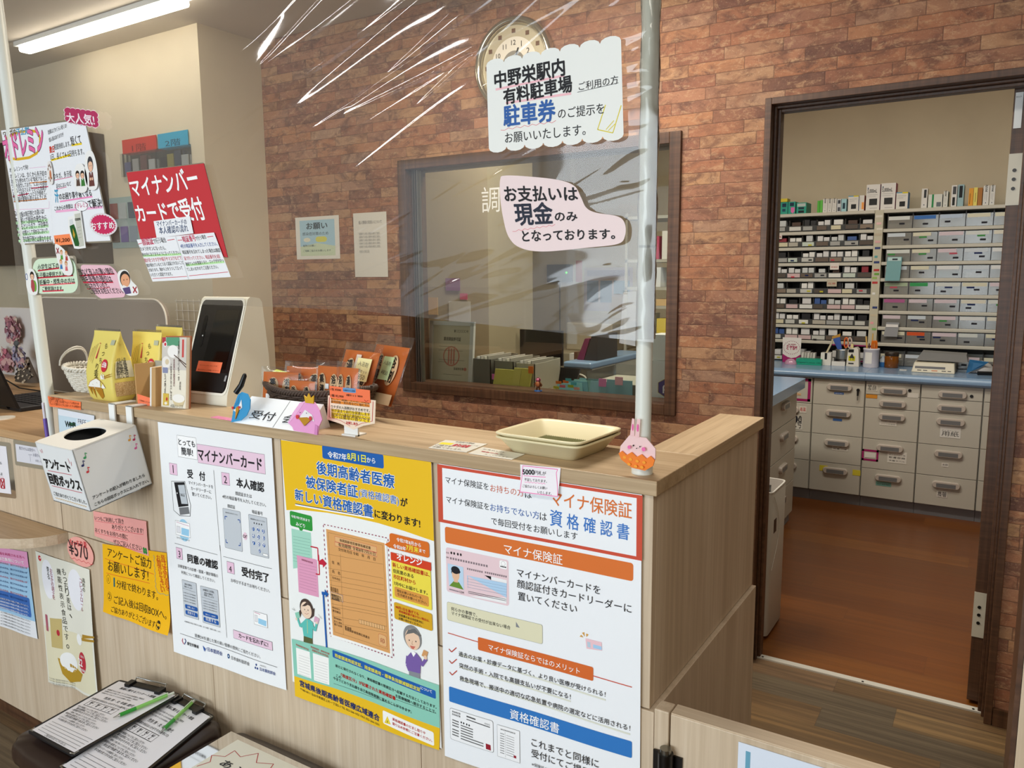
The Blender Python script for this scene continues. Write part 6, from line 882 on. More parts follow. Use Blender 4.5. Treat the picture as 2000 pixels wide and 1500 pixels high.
# grain bags
YEL = mat('e6d470', .4)
def grain_bag(x, y, w, h, label, rz=0, lean=0, dk=1):
    o = thing('grain_bag', label, 'bag', (x, y, ZT), 'yellow barley bags'); T = Matrix.Translation((x, y, ZT)) @ Matrix.Rotation(rz, 4, 'Z'); k = MB(); k.T = T
    S = [(w / 2 * .9, .026, 0), (w / 2, .032, .008), (w / 2 * 1.04, .037, h * .2), (w / 2 * 1.03, .037, h * .42), (w / 2, .028, h * .62), (w / 2 * .97, .014, h * .82), (w / 2 * .96, .004, h * .94), (w / 2 * .96, .0015, h)]
    S = [(p, q * dk, z) for p, q, z in S]
    def shift(z): return lean * (z / h) ** 2
    R = []
    for hx, hy, z in S:
        r = []
        for i in range(40):
            a = 2 * PI * i / 40; ca, sa = math.cos(a), math.sin(a); X = hx * math.copysign(abs(ca) ** .3, ca); Y = hy * math.copysign(abs(sa) ** .3, sa)
            if abs(ca) > .8: X -= math.copysign(.012 * (z / h) * (1 - min(1, abs(Y) / max(hy, 1e-4))), ca) if z < h * .9 else 0
            r.append((X, Y + shift(z), z))
        R.append(r)
    k.ring(R, YEL); k.build('pouch', o); rim = MB(); rim.T = T; rim.box(-w * .46, w * .46, -.0012 + lean, .0012 + lean, h, h + .006, POLYBAG); rim.build('clear_top_seam', o)
    def dep(z): return np.interp(z, [s[2] for s in S], [s[1] for s in S])
    fn = lambda X, Yd, L: (w * (X / 100 - .5), -dep(h * (1 - Yd / 100)) - .0012 - L * .0002 + shift(h * (1 - Yd / 100)), h * (1 - Yd / 100))
    E = [('e', 60, 34 + 0, 0.1, .1, 'c82838')]
    for i, ch in enumerate('もっちり麦'): E.append(('t', ch, 60 - i * 3.5 - (6 if i > 2 else 0), 24 + i * 10.5, 9 + (6 if i == 4 else 0), '3a3018', 0, 0, None, .8, 0))
    E += [('e', 74, 48, 11, 9, 'c82838'), ('t', '22倍', 66, 50, 16, 'ffffff', .03, 0, None, .8, 0), ('t', '白米の', 69, 45, 10, 'ffffff', .02, 0, None, .8, 0), ('b', 38, 17, 43, 39, 1, 'c03040', None)]
    for j in range(4): E.append(('l', [(33 - j * 5, 18 + 2 * j), (28 - j * 6, 46 - 2 * j)], .8, 'a86a40' if j % 2 else '6a5a3a'))
    E += [('q', [(14, 80), (78, 80), (66, 93), (56, 97), (36, 97), (24, 93)], 'b07a1c'), ('q', [(14, 80), (22, 73), (32, 70), (46, 67), (60, 70), (70, 74), (78, 80), (46, 83)], 'f2f0ea'), ('l', [(14, 80), (22, 73), (32, 70), (46, 67), (60, 70), (70, 74), (78, 80)], .9, 'a87020')]
    E += [('q', [(62, 64), (68, 59), (76, 61), (78, 67), (64, 68)], 'f2f0ea'), ('l', [(74, 64), (98, 59)], 1.2, 'b07a1c'), ('l', [(74, 66), (98, 62)], 1.2, 'b07a1c'), ('l', [(30, 76), (34, 77)], .8, 'c8b890'), ('l', [(46, 73), (50, 74)], .8, 'c8b890'), ('l', [(58, 76), (62, 77)], .8, 'c8b890'), ('b', 78, 12, 92, 19, 0, 'b0b49a', None)]
    p = MB(); p.T = T; print_elements(p, E, fn, 1, 6); p.build('print', o)
    # gusset side: ingredient table and the clear window on the grain
    gx = lambda X, Yd, L: (np.interp(h * (1 - Yd / 100), [s[2] for s in S], [s[0] for s in S]) + .0008 + L * .0002 - .012 * (1 - Yd / 100) * (1 - min(1, abs(X / 50 - 1))), dep(h * (1 - Yd / 100)) * .92 * (X / 50 - 1) + shift(h * (1 - Yd / 100)), h * (1 - Yd / 100))
    q = MB(); q.T = T; E2 = [('b', 12, 42, 88, 66, 0, 'dcd6b8', None)] + [('t', s_, 18, 47 + 4.5 * i, 50, '5a5a50', 0, 0, None, 1, 0) for i, s_ in enumerate(('名称 大麦', '原材料名 大麦', '内容量', '保存方法', '販売者'))] + [('b', 6, 72, 94, 92, 0, 'c8a878', None), ('l', [(36, 72), (36, 92)], 1.6, 'a08050'), ('l', [(68, 72), (68, 92)], 1.6, 'a08050')]
    rr = random.Random(3)
    for i in range(110): X, Yd = rr.uniform(8, 92), rr.uniform(73, 91); E2.append(('e', X, Yd, 1.6, .8, rr.choice(['e4d0a4', 'd8bc8c', 'b89460'])))
    print_elements(q, E2, gx, 1, 8); q.build('side_print', o); return o
grain_bag(-2.034, 1.196, .126, .185, 'yellow barley bag at the front of its group, in front of the white basket')
grain_bag(-1.968, 1.268, .126, .180, 'yellow barley bag standing second, behind the small card display box', .06, 0, .5)
grain_bag(-1.955, 1.326, .128, .190, 'rearmost yellow barley bag with only its top showing', -.03, 0, .5)
# display box and flyers
db = thing('display_box', 'open grey cardboard display box with tan edges beside the grain bags', 'box', (-1.865, 1.21, ZT))
TAN = mat('c49c68', .6); GB = mat('a8a696', .6)
MB().box(-1.905, -1.826, 1.243, 1.246, ZT, ZT + .108, GB).box(-1.905, -1.826, 1.185, 1.246, ZT, ZT + .003, GB).box(-1.9065, -1.903, 1.185, 1.246, ZT, ZT + .104, TAN).build('tray', db)
MB().hexa([(-1.832, 1.178, ZT), (-1.815, 1.178, ZT), (-1.815, 1.24, ZT), (-1.832, 1.24, ZT)], [(-1.838, 1.19, ZT + .098), (-1.822, 1.19, ZT + .098), (-1.822, 1.24, ZT + .1), (-1.838, 1.24, ZT + .1)], TAN).hexa([(-1.838, 1.1775, ZT), (-1.832, 1.1775, ZT), (-1.832, 1.24, ZT), (-1.838, 1.24, ZT)], [(-1.844, 1.1895, ZT + .098), (-1.838, 1.1895, ZT + .098), (-1.838, 1.24, ZT + .1), (-1.844, 1.24, ZT + .1)], WHITE).build('side_block', db)
MB().hexa([(-1.90, 1.2, ZT + .003), (-1.845, 1.2, ZT + .003), (-1.845, 1.24, ZT + .003), (-1.90, 1.24, ZT + .003)], [(-1.90, 1.239, ZT + .006), (-1.845, 1.239, ZT + .04), (-1.845, 1.242, ZT + .04), (-1.90, 1.242, ZT + .006)], mat('d8c878', .6)).build('yellow_insert', db)
k = MB(); on = lambda x, y, L: (-1.893 + x * .00062 , 1.1795 - L * .0003 + x * .00002, ZT + .027 - y * .00027 - x * .00005)
k.prism([on(x, y, 0) for x, y in ((0, 0), (100, 10), (100, 100), (0, 96))], (0, .0006, 0), mat('fa8058', .5)); print_elements(k, [('t', 'ご自由にどうぞ♪', 10, 62, 80, '6a3018', .01, 0, None, 1.6, 0)], on, .6); tag(k.build('note'), 'orange sticky note on the front of the small display box', 'note')
fl = thing('flyer_stack', 'stack of cream barley rice flyers leaning beside the card reader', 'flyers', (-1.755, 1.21, ZT))
T = Matrix.Translation((-1.757, 1.19, ZT)) @ Matrix.Rotation(.03, 4, 'Z') @ Matrix.Rotation(-.12, 4, 'X') @ Matrix.Rotation(-.03, 4, 'Y')
k = MB(); k.T = T; k.box(-.05, .045, 0, .010, 0, .178, mat('ece6d4', .6)); k.build('flyers', fl); k = MB(); k.T = T; k.box(-.0505, .0475, .0102, .013, 0, .182, mat('9a5a3a', .6)); k.build('backing_card', fl)
k = MB(); k.T = T; fn = lambda x, y, L: (-.05 + x * .00095, -.0004 - L * .0002, .178 - y * .00178)
E = [('b', 0, 0, 100, 46, 0, 'd2ccc4', None), ('b', 16, 0, 72, 12, 3, '5a9a78', None), ('b', 0, 0, 15, 8, 0, 'b03a48', None), ('e', 13, 10, 7, 4, 'f2e8e8'), ('e', 13, 10, 4.5, 2.4, 'c83040'), ('e', 45, 20, 22, 9, 'f2f0ec'), ('e', 18, 36, 17, 9, 'eeeae4'), ('e', 22, 35, 8, 4, 'd8c8a8'), ('b', 4, 43, 26, 51, 2, '8a90b0', None), ('l', [(50, 25), (100, 38)], 1.6, '5a4238'), ('l', [(72, 32), (100, 42)], 1.6, '5a4238'), ('b', 82, 3, 90, 28, 0, 'c84a48', None)]
for s_, x, y, d, c_ in (('大麦βグルカンを一食', 66, 10, 5.6, '4a4038'), ('摂取', 74, 68, 5.6, '4a4038'), ('食後の血糖値の', 48, 36, 5.6, '7a4048'), ('上昇をおだやかにする', 36, 42, 5.2, '4a4038'), ('もっちり麦', 12, 58, 5.4, '4a4038')):
    for i, ch in enumerate(s_): E.append(('t', ch, x + i * .2, y + i * d, 6.5, c_, 0, 0, None, 1, 0))
E += [('b', 8, 80, 32, 97, 0, 'd8b850', None), ('e', 24, 88, 4, 2.6, 'c04030'), ('e', 20, 94, 6, 2, 'f0ece0'), ('q', [(46, 88), (98, 88), (88, 97), (58, 97)], 'd8c8a0'), ('e', 72, 86, 25, 6, 'f4f2ec'), ('t', '※写真はイメージです', 40, 99, 50, '6a6a60', 0, 0, None, 1, 0)]
print_elements(k, E, fn); k.build('front_print', fl)
# face-reading card terminal
cr_ = thing('card_reader', 'cream wedge-shaped card reader terminal with black front screen', 'terminal', (-1.72, 1.3, ZT))
T = Matrix.Translation((-1.736, 1.26, ZT)) @ Matrix.Rotation(.06, 4, 'Z'); CRM = mat('e2dfcf', .35); hw = .086
pr = [(.0, 0), (.004, .028), (.0875, .268), (.097, .275), (.128, .270), (.136, .260), (.150, .12), (.154, 0)]
k = MB(); k.T = T; k.prism([(-hw, y, z) for y, z in pr], (2 * hw, 0, 0), CRM); k.build('housing', cr_, bevel=.008, seg=4)
def face(x, y, L):  # x across 0..100, y down 0..100 on the slanted front
    t = 1 - y / 100; return (-hw + .006 + (2 * hw - .012) * x / 100, .0045 + .083 * t - .0012 - L * .0006, .03 + .240 * t - L * .0002)
k = MB(); k.T = T; k.poly([face(x, y, .2) for x, y in rrect(-1.5, -1, 101.5, 101, 9)], mat('f0eee2', .3)); k.poly([face(x, y, 1) for x, y in rrect(1.5, 1.5, 98.5, 98.5, 8)], mat('121315', .22, .5)); k.build('front_bezel', cr_)
k = MB(); k.T = T; k.poly([face(x, y, 2.2) for x, y in ((40, 12), (94, 12), (88, 74), (33, 74))], mat('050506', .12, .5)); k.build('screen', cr_)
k = MB(); k.T = T; k.poly([face(x, y, 2.2) for x, y in rrect(15, 18, 23, 52, 4)], mat('020203', .3)); k.poly([face(x, y, 2.6) for x, y in ell(20, 40, 1.2, .8)], mat('dfe6ea', .2)); k.build('camera_window', cr_)
k = MB(); k.T = T; k.poly([face(x, y, 2.2) for x, y in ((5, 78), (96, 78), (95, 97), (6, 97))], mat('060607', .5)); k.poly([face(x, y, 2.8) for x, y in ((92, 80), (96, 80), (95, 86), (91, 86))], mat('9a9c9e', .3)); k.build('card_slot', cr_)
k = MB(); k.T = T; nf = lambda x, y, L: face(24 + x * .56, 66.5 + y * .115, 4 + L); k.poly([nf(x, y, 0) for x, y in ((0, 0), (100, 2), (98, 100), (-2, 96))], mat('fa8058', .5)); print_elements(k, [('t', 'マイナンバーカードの', 10, 42, 72, '8a3a1c', .0, 0, None, 1.7, 0), ('t', '置き忘れにご注意ください!', 6, 82, 86, '8a3a1c', .0, 0, None, 1.7, 0)], nf, .4); tag(k.build('note'), 'orange sticky note on the black front of the card reader', 'note')
# ------------------------------------------------------------------ dispensary seen through the door
GREY2 = mat('bdb9ad', .4); PULL = mat('bcb2a8', .25, .5); RECESS = mat('6e6f70', .4)
def pull(b, X, z, y, w=.148, h=.043, flip=None):
    """cup handle with rounded ends standing off a drawer front; flip = fronts that face +x"""
    def pt(u, d, v): return (X + u, y - d, z + v) if not flip else (X + d, y + u, z + v)
    R = []
    for k, (s, d) in enumerate(((1.0, 0), (1.0, .007), (.93, .013), (.78, .017))):
        r = []
        for i in range(28):
            a = 2 * PI * i / 28; ca, sa = math.cos(a), math.sin(a); r.append(pt((w / 2 - h / 2) * (1 if ca > 0 else -1) * (1 if abs(ca) > 1e-6 else 0) + h / 2 * s * ca, d, h / 2 * s * sa))
        R.append(r)
    b.ring(R, PULL); hw, hh = w / 2 - h / 2 - .002, h * .26
    b.poly([pt(-hw, .0178, -hh * 1.25), pt(hw, .0178, -hh * 1.25), pt(hw, .0178, hh * .8), pt(-hw, .0178, hh * .8)], RECESS)
def tagp(parent, x0, x1, z0, z1, y, h, txt=None, name='label', tc='333333'):
    b = MB(); b.box(x0, x1, y - .0012, y, z0, z1, mat(h, .5)); W_, H_ = x1 - x0, z1 - z0
    if txt:
        for i, s_ in enumerate(txt): text_on(b, s_, lambda a, c: (x0 + W_ * a / 100, y - .0016, z1 - H_ * c / 100), 8, 12 + (80 / len(txt)) * (i + .75), 84, ink(tc), 0, 0, min(1.6, H_ / W_ * 1.2 * 60 / len(txt) / 20))
    return b.build(name, parent)
YC = 5.14
ORD = ['first', 'second', 'third', 'fourth', 'fifth']
def cabinet(x0, x1, bounds, label, extras):
    o = thing('drawer_cabinet', label, 'cabinet', ((x0 + x1) / 2, 5.4, 0), 'grey drawer cabinets under the dispensary worktop')
    MB().box(x0, x1, YC + .004, 5.85, .075, .79, GREYCAB).build('carcass', o); MB().box(x0, x1, YC + .03, 5.85, 0, .075, mat('85878c', .4)).build('plinth', o)
    for z1, z0 in zip(bounds[:-1], bounds[1:]):
        MB().box(x0 + .003, x1 - .003, YC - .012, YC + .004, z0 + .0015, z1 - .0015, GREY2).build('drawer', o, bevel=.0015)
        d = o.children[-1]; zc = z1 - .048; k = MB(); pull(k, (x0 + x1) / 2 + .005, zc, YC - .012); k.build('handle', d)
    extras(o, YC - .0125); return o
def ex0(o, y):
    M = '9a1c60'; b = MB()
    for a in ((-1.30, -1.005, .768, .785), (-1.022, -1.005, .64, .785), (-1.30, -1.005, .64, .655)): b.box(a[0], a[1], y - .001, y, a[2], a[3], mat(M, .5))
    b.build('tape_frame', o); k = MB().cyl((-1.055, y, .742), (-1.055, y - .004, .742), .009, DKMETAL, n=16); k.build('lock', o)
    tagp(o, -1.125, -1.062, .675, .69, y, 'd8b48a', ['冷所品'], tc='a03020'); b = tagp(o, -1.068, -1.025, .565, .605, y, 'd8d4c8', ['毒薬'], tc='c02030'); tagp(o, -1.10, -1.045, .455, .53, y, 'd0ccc2', ['●◎', '2号'], tc='141420')
def ex1(o, y):
    tagp(o, -.865, -.81, .70, .712, y, '3a66a8', ['劇薬'], tc='e8e8f0'); tagp(o, -.865, -.812, .532, .546, y, '3a66a8'); tagp(o, -.862, -.768, .345, .40, y, 'd6d2c8', ['アルコール', '消毒液', '軟膏つぼ']); tagp(o, -.93, -.882, .205, .24, y, 'd8ca3c'); tagp(o, -.735, -.69, .20, .235, y, 'd8ca3c'); tagp(o, -.84, -.80, .212, .225, y, '2f5f9c')
    k = MB().cyl((-.728, y, .735), (-.728, y - .014, .735), .009, BLACK, n=16).box(-.733, -.723, y - .016, y - .012, .70, .73, BLACK).box(-.731, -.725, y - .0155, y - .013, .672, .70, METAL).build('key', o)
def ex2(o, y):
    tagp(o, -.682, -.622, .735, .772, y, 'd2cec2', ['補充', '手順', '確認']); tagp(o, -.562, -.53, .728, .739, y, '3a66a8'); tagp(o, -.565, -.515, .650, .662, y, '3a66a8'); tagp(o, -.684, -.62, .69, .712, y, 'd08a2c'); k = MB().cyl((-.447, y, .752), (-.447, y - .004, .752), .009, DKMETAL, n=16); k.build('lock', o); tagp(o, -.458, -.40, .71, .738, y, 'd4d0c6')
    tagp(o, -.60, -.505, .53, .57, y, 'd8d4ca', ['シール・薬包紙', 'プリンタ用紙']); tagp(o, -.545, -.44, .305, .375, y, 'dad6cc', ['ポリエチレン袋', '軟膏容器', '予備ラベル']); tagp(o, -.60, -.515, .155, .18, y, '74a89c', ['分包紙'])
    b = MB()
    for a in ((-.688, -.595, .36, .372), (-.688, -.595, .302, .314), (-.688, -.677, .302, .372), (-.606, -.595, .302, .372)): b.box(a[0], a[1], y - .001, y, a[2], a[3], mat('9a1c60', .5))
    b.build('tape_frame', o); tagp(o, -.672, -.61, .322, .352, y, 'e0dcd6')
def ex3(o, y):
    k = MB().cyl((-.13, y, .742), (-.13, y - .004, .742), .009, DKMETAL, n=16); k.build('lock', o); tagp(o, -.275, -.17, .49, .555, y, 'dcdad4', ['ディスペンサー', '用紙']); tagp(o, -.255, -.22, .315, .337, y, 'dedad2', ['天秤']); tagp(o, -.27, -.215, .13, .165, y, 'd4cec6', ['書類', '保管'])
cabinet(-1.30, -.993, (.792, .628, .441, .262, .075), 'grey drawer cabinet with a magenta taped drawer at the left end of the row', ex0)
cabinet(-.991, -.69, (.792, .628, .441, .262, .075), 'grey four-drawer cabinet with a hanging key, second in the row', ex1)
cabinet(-.688, -.39, (.792, .713, .632, .441, .255, .075), 'grey five-drawer cabinet with an orange tape scrap, third in the row', ex2)
cabinet(-.388, -.072, (.792, .713, .632, .441, .255, .075), 'grey five-drawer cabinet with few labels, right of the orange-taped one', ex3)
cabinet(-.07, .25, (.792, .713, .632, .441, .255, .075), 'grey drawer cabinet mostly hidden behind the open door leaf', lambda o, y: None)
wtop = thing('dispensary_worktop', 'glossy blue worktop over the row of grey drawer cabinets', 'worktop', (-.6, 5.4, .79))
for x0, x1 in ((-1.45, -.6905), (-.6895, .5)):
    R = []
    prf = [(5.85, .792), (5.12, .792), (5.103, .797), (5.094, .81), (5.094, .826), (5.103, .839), (5.12, .845), (5.85, .845)]
    MB().prism([(x0, y, z) for y, z in prf], (x1 - x0, 0, 0), BLUETOP).build('worktop_slab', wtop, bevel=.003)
# ---- racks of small drawers
RAIL = mat('c2beb0', .35); SMOKE = glass_thin('smoked_drawer_plastic', 'a8a8a6', .15, 1.5, .4, '7c7c7a'); CLR = glass_thin('clear_drawer_plastic', 'dcdcd8', .12, 1.5, .25, 'c8c8c2', 1.5)
YR = 5.58; RZ = [1.84] + [1.72 - .104 * i for i in range(8)]
def rack(x0, x1, label, top_end):
    o = thing('drawer_rack', label, 'rack', ((x0 + x1) / 2, YR + .1, .845), 'drawer racks above the dispensary worktop'); b = MB()
    for i, z in enumerate(RZ): b.box(x0, x1, YR - (.012 if i else .03), YR + .2, z - .022, z, RAIL)
    b.build('shelf_rails', o, bevel=.004); MB().box(x0, x1, YR + .2, YR + .215, .846, 1.84, mat('4a4844', .7)).build('rack_back', o); return o
lr = rack(-1.46, -.748, 'left drawer rack packed with small smoked medicine drawers', 0); rr_ = rack(-.698, .35, 'right drawer rack with wide clear-fronted drawers', 0)
ps = MB().box(-.748, -.698, YR - .02, YR + .21, .846, 1.84, mat('c0bba6', .5)); ps.build('post', lr)
rg = random.Random(11)
for z, h, s in ((1.80, 'd8d4c8', 1.1), (1.755, 'e0b8b8', .8), (1.72, 'd8d2c4', 1), (1.685, 'b8ac94', 1.2), (1.64, 'd8a8a8', .9), (1.60, '2a3a70', .9), (1.545, '5aa0a0', .5), (1.51, '2a3a70', .9), (1.46, 'b83030', .9), (1.435, '6aa040', .8), (1.41, '98b860', .8), (1.38, 'b83030', .9), (1.31, 'e4e4e0', .5), (1.22, '2a3a70', .8), (1.17, 'c8bca0', 1.2), (1.12, 'e8a0a8', .5), (1.08, '7ab060', .7)):
    x = -.723 + rg.uniform(-.008, .008); k = MB().box(x - .018 * s, x + .018 * s, YR - .0215, YR - .0205, z - .007, z + .007, mat(h, .5)); k.build('post_label', lr)
def lab_col(): return rg.choice(['d8d8d2', 'c8c8c0', 'e4e4de', 'b8b2a4', '8a7a6a', '6a5c50', 'd8d0b0', 'c8d4c8', 'd4b8b8', 'b8c0d0', 'a8a8a4', '5a5048'])
bin_me = MB(); wv, hv = .0885, .082
bin_me.box(0, wv, 0, .16, 0, .002, SMOKE).box(0, .0015, 0, .16, 0, hv * .9, SMOKE).box(wv - .0015, wv, 0, .16, 0, hv * .9, SMOKE).hexa([(0, -.006, .002), (wv, -.006, .002), (wv, -.004, .002), (0, -.004, .002)], [(0, -.014, hv * .46), (wv, -.014, hv * .46), (wv, -.012, hv * .46), (0, -.012, hv * .46)], SMOKE)
bin0 = bin_me.build('drawer', lr); bin0.location = (0, 0, 0); bin_mesh = bin0.data
for v in bin_mesh.vertices: v.co += lr.location     # the shared drawer mesh carries its own origin
bpy.data.objects.remove(bin0)
def mesh_of(mb, nm):
    o = mb.build(nm, keep=True); me = o.data; bpy.data.objects.remove(o); return me
LBL = {}
def lbl(h, w, hh):
    k = (h, w, hh)
    if k not in LBL: LBL[k] = mesh_of(MB().hexa([(0, -.0155, 0), (w, -.0155, 0), (w, -.0135, 0), (0, -.0135, 0)], [(0, -.0185, hh), (w, -.0185, hh), (w, -.0165, hh), (0, -.0165, hh)], mat(h, .45)), 'drawer_label')
    return LBL[k]
BOXM = {}
def boxm(h, w, d, z):
    k = (h, w, d, z)
    if k not in BOXM: BOXM[k] = mesh_of(MB().box(-w / 2, w / 2, 0, d, 0, z, mat(h, .5)), 'medicine_box')
    return BOXM[k]
def place(name, me, parent, loc):
    o = bpy.data.objects.new(name, me); C.objects.link(o)
    if parent is not None: o.parent = parent; o.location = Vector(loc) - Vector(off_of(parent))
    else: o.location = loc
    return o
def off_of(o):
    v = Vector((0, 0, 0))
    while o is not None: v += o.location; o = o.parent
    return v
ROWN = ['top', 'second', 'third', 'fourth', 'fifth', 'sixth', 'seventh', 'eighth', 'bottom']; COLN = ['first', 'second', 'third', 'fourth', 'fifth', 'sixth', 'seventh', 'eighth']
CN = {'e6e6e2': 'white', '16161a': 'black', 'd8d8d8': 'pale grey', '3a5a98': 'blue', '4a3428': 'brown', 'c8cccc': 'light grey', '8a2030': 'dark red'}
RZB = RZ + [.8468]
for r in range(9):
    zb = RZB[r + 1] + .001; h = .1 if r else .117
    for c in range(8):
        x = -1.458 + c * .0887; d = place('drawer', bin_mesh, lr, (x, YR, zb)); kk = lab_col(); place('drawer_label', lbl(kk, rg.choice([.06, .075, .082]), .026), d, (x + .004, YR, zb + .006))
        if rg.random() < .22: place('drawer_label', lbl(rg.choice(['d84858', '24305e', 'd8d040', '3a3a3c']), .022, .009), d, (x + rg.uniform(.01, .05), YR - .0035, zb + rg.uniform(0, .02)))
        if c and rg.random() < .92:
            n_ = rg.choice([1, 2, 2]); hh_ = rg.choice(['e6e6e2', '16161a', 'd8d8d8', 'c8cccc', '4a3428', 'c8cccc', 'd8d8d8', 'd8d8d8'] + (['3a5a98', '8a2030'] if rg.random() < .3 else []))
            for j in range(n_):
                w_ = .034 if n_ == 2 else rg.choice([.04, .055]); o = place('medicine_box', boxm(hh_, w_, .09, rg.choice([.06, .068, .074])), None, (x + (.044 if n_ == 1 else .024 + .04 * j), YR + .006 + .004 * j, zb + .0025))
                tag(o, '%s medicine box%s in the %s drawer, %s row, left rack' % (CN[hh_], '' if n_ == 1 else (' at left' if j == 0 else ' at right'), COLN[c - 1], ROWN[r]), 'box', 'medicine boxes in the smoked drawers')
# right rack
pl = MB(); wv = .1425; pl.box(0, wv, 0, .16, 0, .002, CLR).box(0, .0015, 0, .16, 0, .094, mat('55565a', .4)).box(wv - .0015, wv, 0, .16, 0, .094, mat('55565a', .4)).box(.0015, wv - .0015, -.004, -.002, 0, .076, CLR).box(.0015, wv - .0015, .15, .16, .002, .08, mat('c4c6c2', .3)); plm = mesh_of(pl, 'drawer')
RL = {}
for r in range(9):
    zb = RZB[r + 1] + .001
    for c in range(5):
        x = -.674 + c * .1445; d = place('drawer', plm, rr_, (x, YR, zb)); k = rg.choice(['dcd8c0', 'd8dcd8', 'e2e4e4', 'cfd8e0', 'e0dccc', 'd8c8d0']); k = {(1 - 1, 1): '3a70b8', (0, 2): 'b8c8dc', (4, 1): '3a9a58', (4, 0): 'a8b89a', (5, 0): 'b06090', (7, 1): 'd8582a'}.get((r, c), k)
        place('drawer_label', lbl(k, rg.choice([.10, .12, .13]), .022), d, (x + .006, YR + .0115, zb + .052))
        place('drawer_label', lbl('2a2a30', .03, .011), d, (x + rg.uniform(.03, .1), YR + .0115, zb + rg.uniform(.012, .03)))
        if rg.random() < .4: place('drawer_label', lbl(rg.choice(['24305e', '4a9a50', 'c85868']), .042, .010), d, (x + rg.uniform(.01, .08), YR + .011, zb + .04))
        if rg.random() < .75:
            hh_ = {(7, 1): 'd87a28', (5, 1): 'd8a0b0', (5, 2): 'c86a1c', (4, 3): 'b8b4ac', (3, 2): '9ac8d8', (2, 0): '6aa0a4'}.get((r, c), rg.choice(['dcdcd8', 'c8cac8', 'e4e4e0'])); nm = {'d87a28': 'orange', 'd8a0b0': 'pink', 'c86a1c': 'amber', 'b8b4ac': 'grey', '9ac8d8': 'pale blue', '6aa0a4': 'teal', 'dcdcd8': 'white', 'c8cac8': 'silver-grey', 'e4e4e0': 'bright white'}[hh_]
            o = place('medicine_box', boxm(hh_, rg.choice([.08, .11, .125]), .09, rg.choice([.02, .03, .04])), None, (x + .072, YR + .012, zb + .0025))
            tag(o, '%s flat packet in the %s drawer, %s row, right rack' % (nm, COLN[c], ROWN[r]), 'box', 'medicine packets in the clear drawers')
tl_ = MB().hexa([(-.665, YR - .05, RZ[3] - .12), (-.58, YR - .05, RZ[3] - .12), (-.58, YR - .03, RZ[3] - .12), (-.665, YR - .03, RZ[3] - .12)], [(-.66, YR - .03, RZ[3] + .03), (-.575, YR - .03, RZ[3] + .03), (-.575, YR - .02, RZ[3] + .03), (-.66, YR - .02, RZ[3] + .03)], mat('6a9ca0', .5)).box(-.655, -.58, YR - .0345, YR - .031, RZ[3] + .005, RZ[3] + .028, mat('b8d4d4', .5)).box(-.63, -.60, YR - .036, YR - .0345, RZ[3] + .010, RZ[3] + .02, mat('1e2a34', .5))
tag(tl_.build('reminder_card'), 'teal card hanging over the left column of the right drawer rack', 'card')
for (x, z, w, h, c, tx) in ((-1.365, 1.705, .042, .03, 'd8ccc4', '常備'), (-1.005, 1.505, .055, .04, 'dcd4cc', '要確認'), (-1.02, 1.395, .062, .04, 'b8ae98', '在庫')):
    k = MB().box(x, x + w, YR - .0145, YR - .0130, z - h, z + .004, mat(c, .5)); text_on(k, tx, lambda a, b: (x + w * a / 100, YR - .0148, z - h * b / 100), 12, 66, 76, ink('a83028'), .02, 0, .9); tag(k.build('shelf_note'), 'small white note with red writing clipped to the %s rail of the left drawer rack' % {1.705: 'second', 1.505: 'fourth', 1.395: 'fifth'}[z], 'note')
for r_, (z, c) in enumerate(((RZ[7] + .03, 'd8d6d0'),)):
    k = MB().hexa([(-.655, YR - .032, z - .09), (-.575, YR - .032, z - .09), (-.575, YR - .03, z - .09), (-.655, YR - .03, z - .09)], [(-.645, YR - .02, z), (-.57, YR - .02, z), (-.57, YR - .018, z), (-.645, YR - .018, z)], mat('8a8c90', .5)).box(-.645, -.575, YR - .0275, YR - .0245, z - .03, z - .012, mat('e4e2e0', .5)); tag(k.build('shelf_note'), 'folded grey and white card over the lower left drawers of the right rack', 'card')
# ---- boxes on top of the racks
def carton(x0, x1, d, h, col, label, side=None, marks=(), z=1.8405, y=5.575):
    b = MB(); b.box(x0, x1, y, y + d, z, z + h, mat(col, .5))
    o = thing('medicine_carton', label, 'box', ((x0 + x1) / 2, y + d / 2, z), 'cartons on top of the drawer racks'); b.build('carton', o); W_ = x1 - x0
    if side: MB().box(x1 - .0002, x1 + .0006, y, y + d, z, z + h, mat(side, .5)).build('side_panel', o)
    if marks:
        k = MB(); print_elements(k, list(marks), lambda a, c, L: (x0 + W_ * a / 100, y - .0004 - L * .0004, z + h * (1 - c / 100))); k.build('front_print', o)
    return o
big = [('t', '5,000mL', 8, 32, 70, '3a3a3c', .02, 0, None, 1, 0), ('l', [(8, 40), (85, 40)], 1, '8a8a8c'), ('l', [(8, 47), (70, 47)], 1, '8a8a8c'), ('b', 24, 55, 82, 80, 0, '2a2c2e', None), ('e', 12, 14, 4, 3, '3a4a6a'), ('l', [(30, 92), (84, 92)], 1.4, '8a8a8c')]
slim = [('t', '錠', 30, 30, 40, '4a4a4c', 0, 0, None, 1, 0), ('l', [(30, 40), (30, 70)], 4, '9a9a9c'), ('l', [(60, 40), (60, 76)], 4, '9a9a9c'), ('e', 50, 88, 8, 3, '2a3a5a')]
dark = [('b', 30, 55, 78, 85, 0, '1e2022', None), ('l', [(10, 22), (86, 22)], 2, '9a9a9c'), ('l', [(10, 34), (60, 34)], 2, '9a9a9c')]
carton(-1.37, -1.345, .10, .082, 'd8d4ca', 'white carton at the far left of the rack top, behind the door jamb', None, slim)
carton(-1.342, -1.296, .11, .080, '169a84', 'teal carton standing left in the teal group', '138672', [('b', 22, 10, 80, 40, 0, '14324a', None), ('b', 25, 55, 70, 78, 0, '1a4a60', None)])
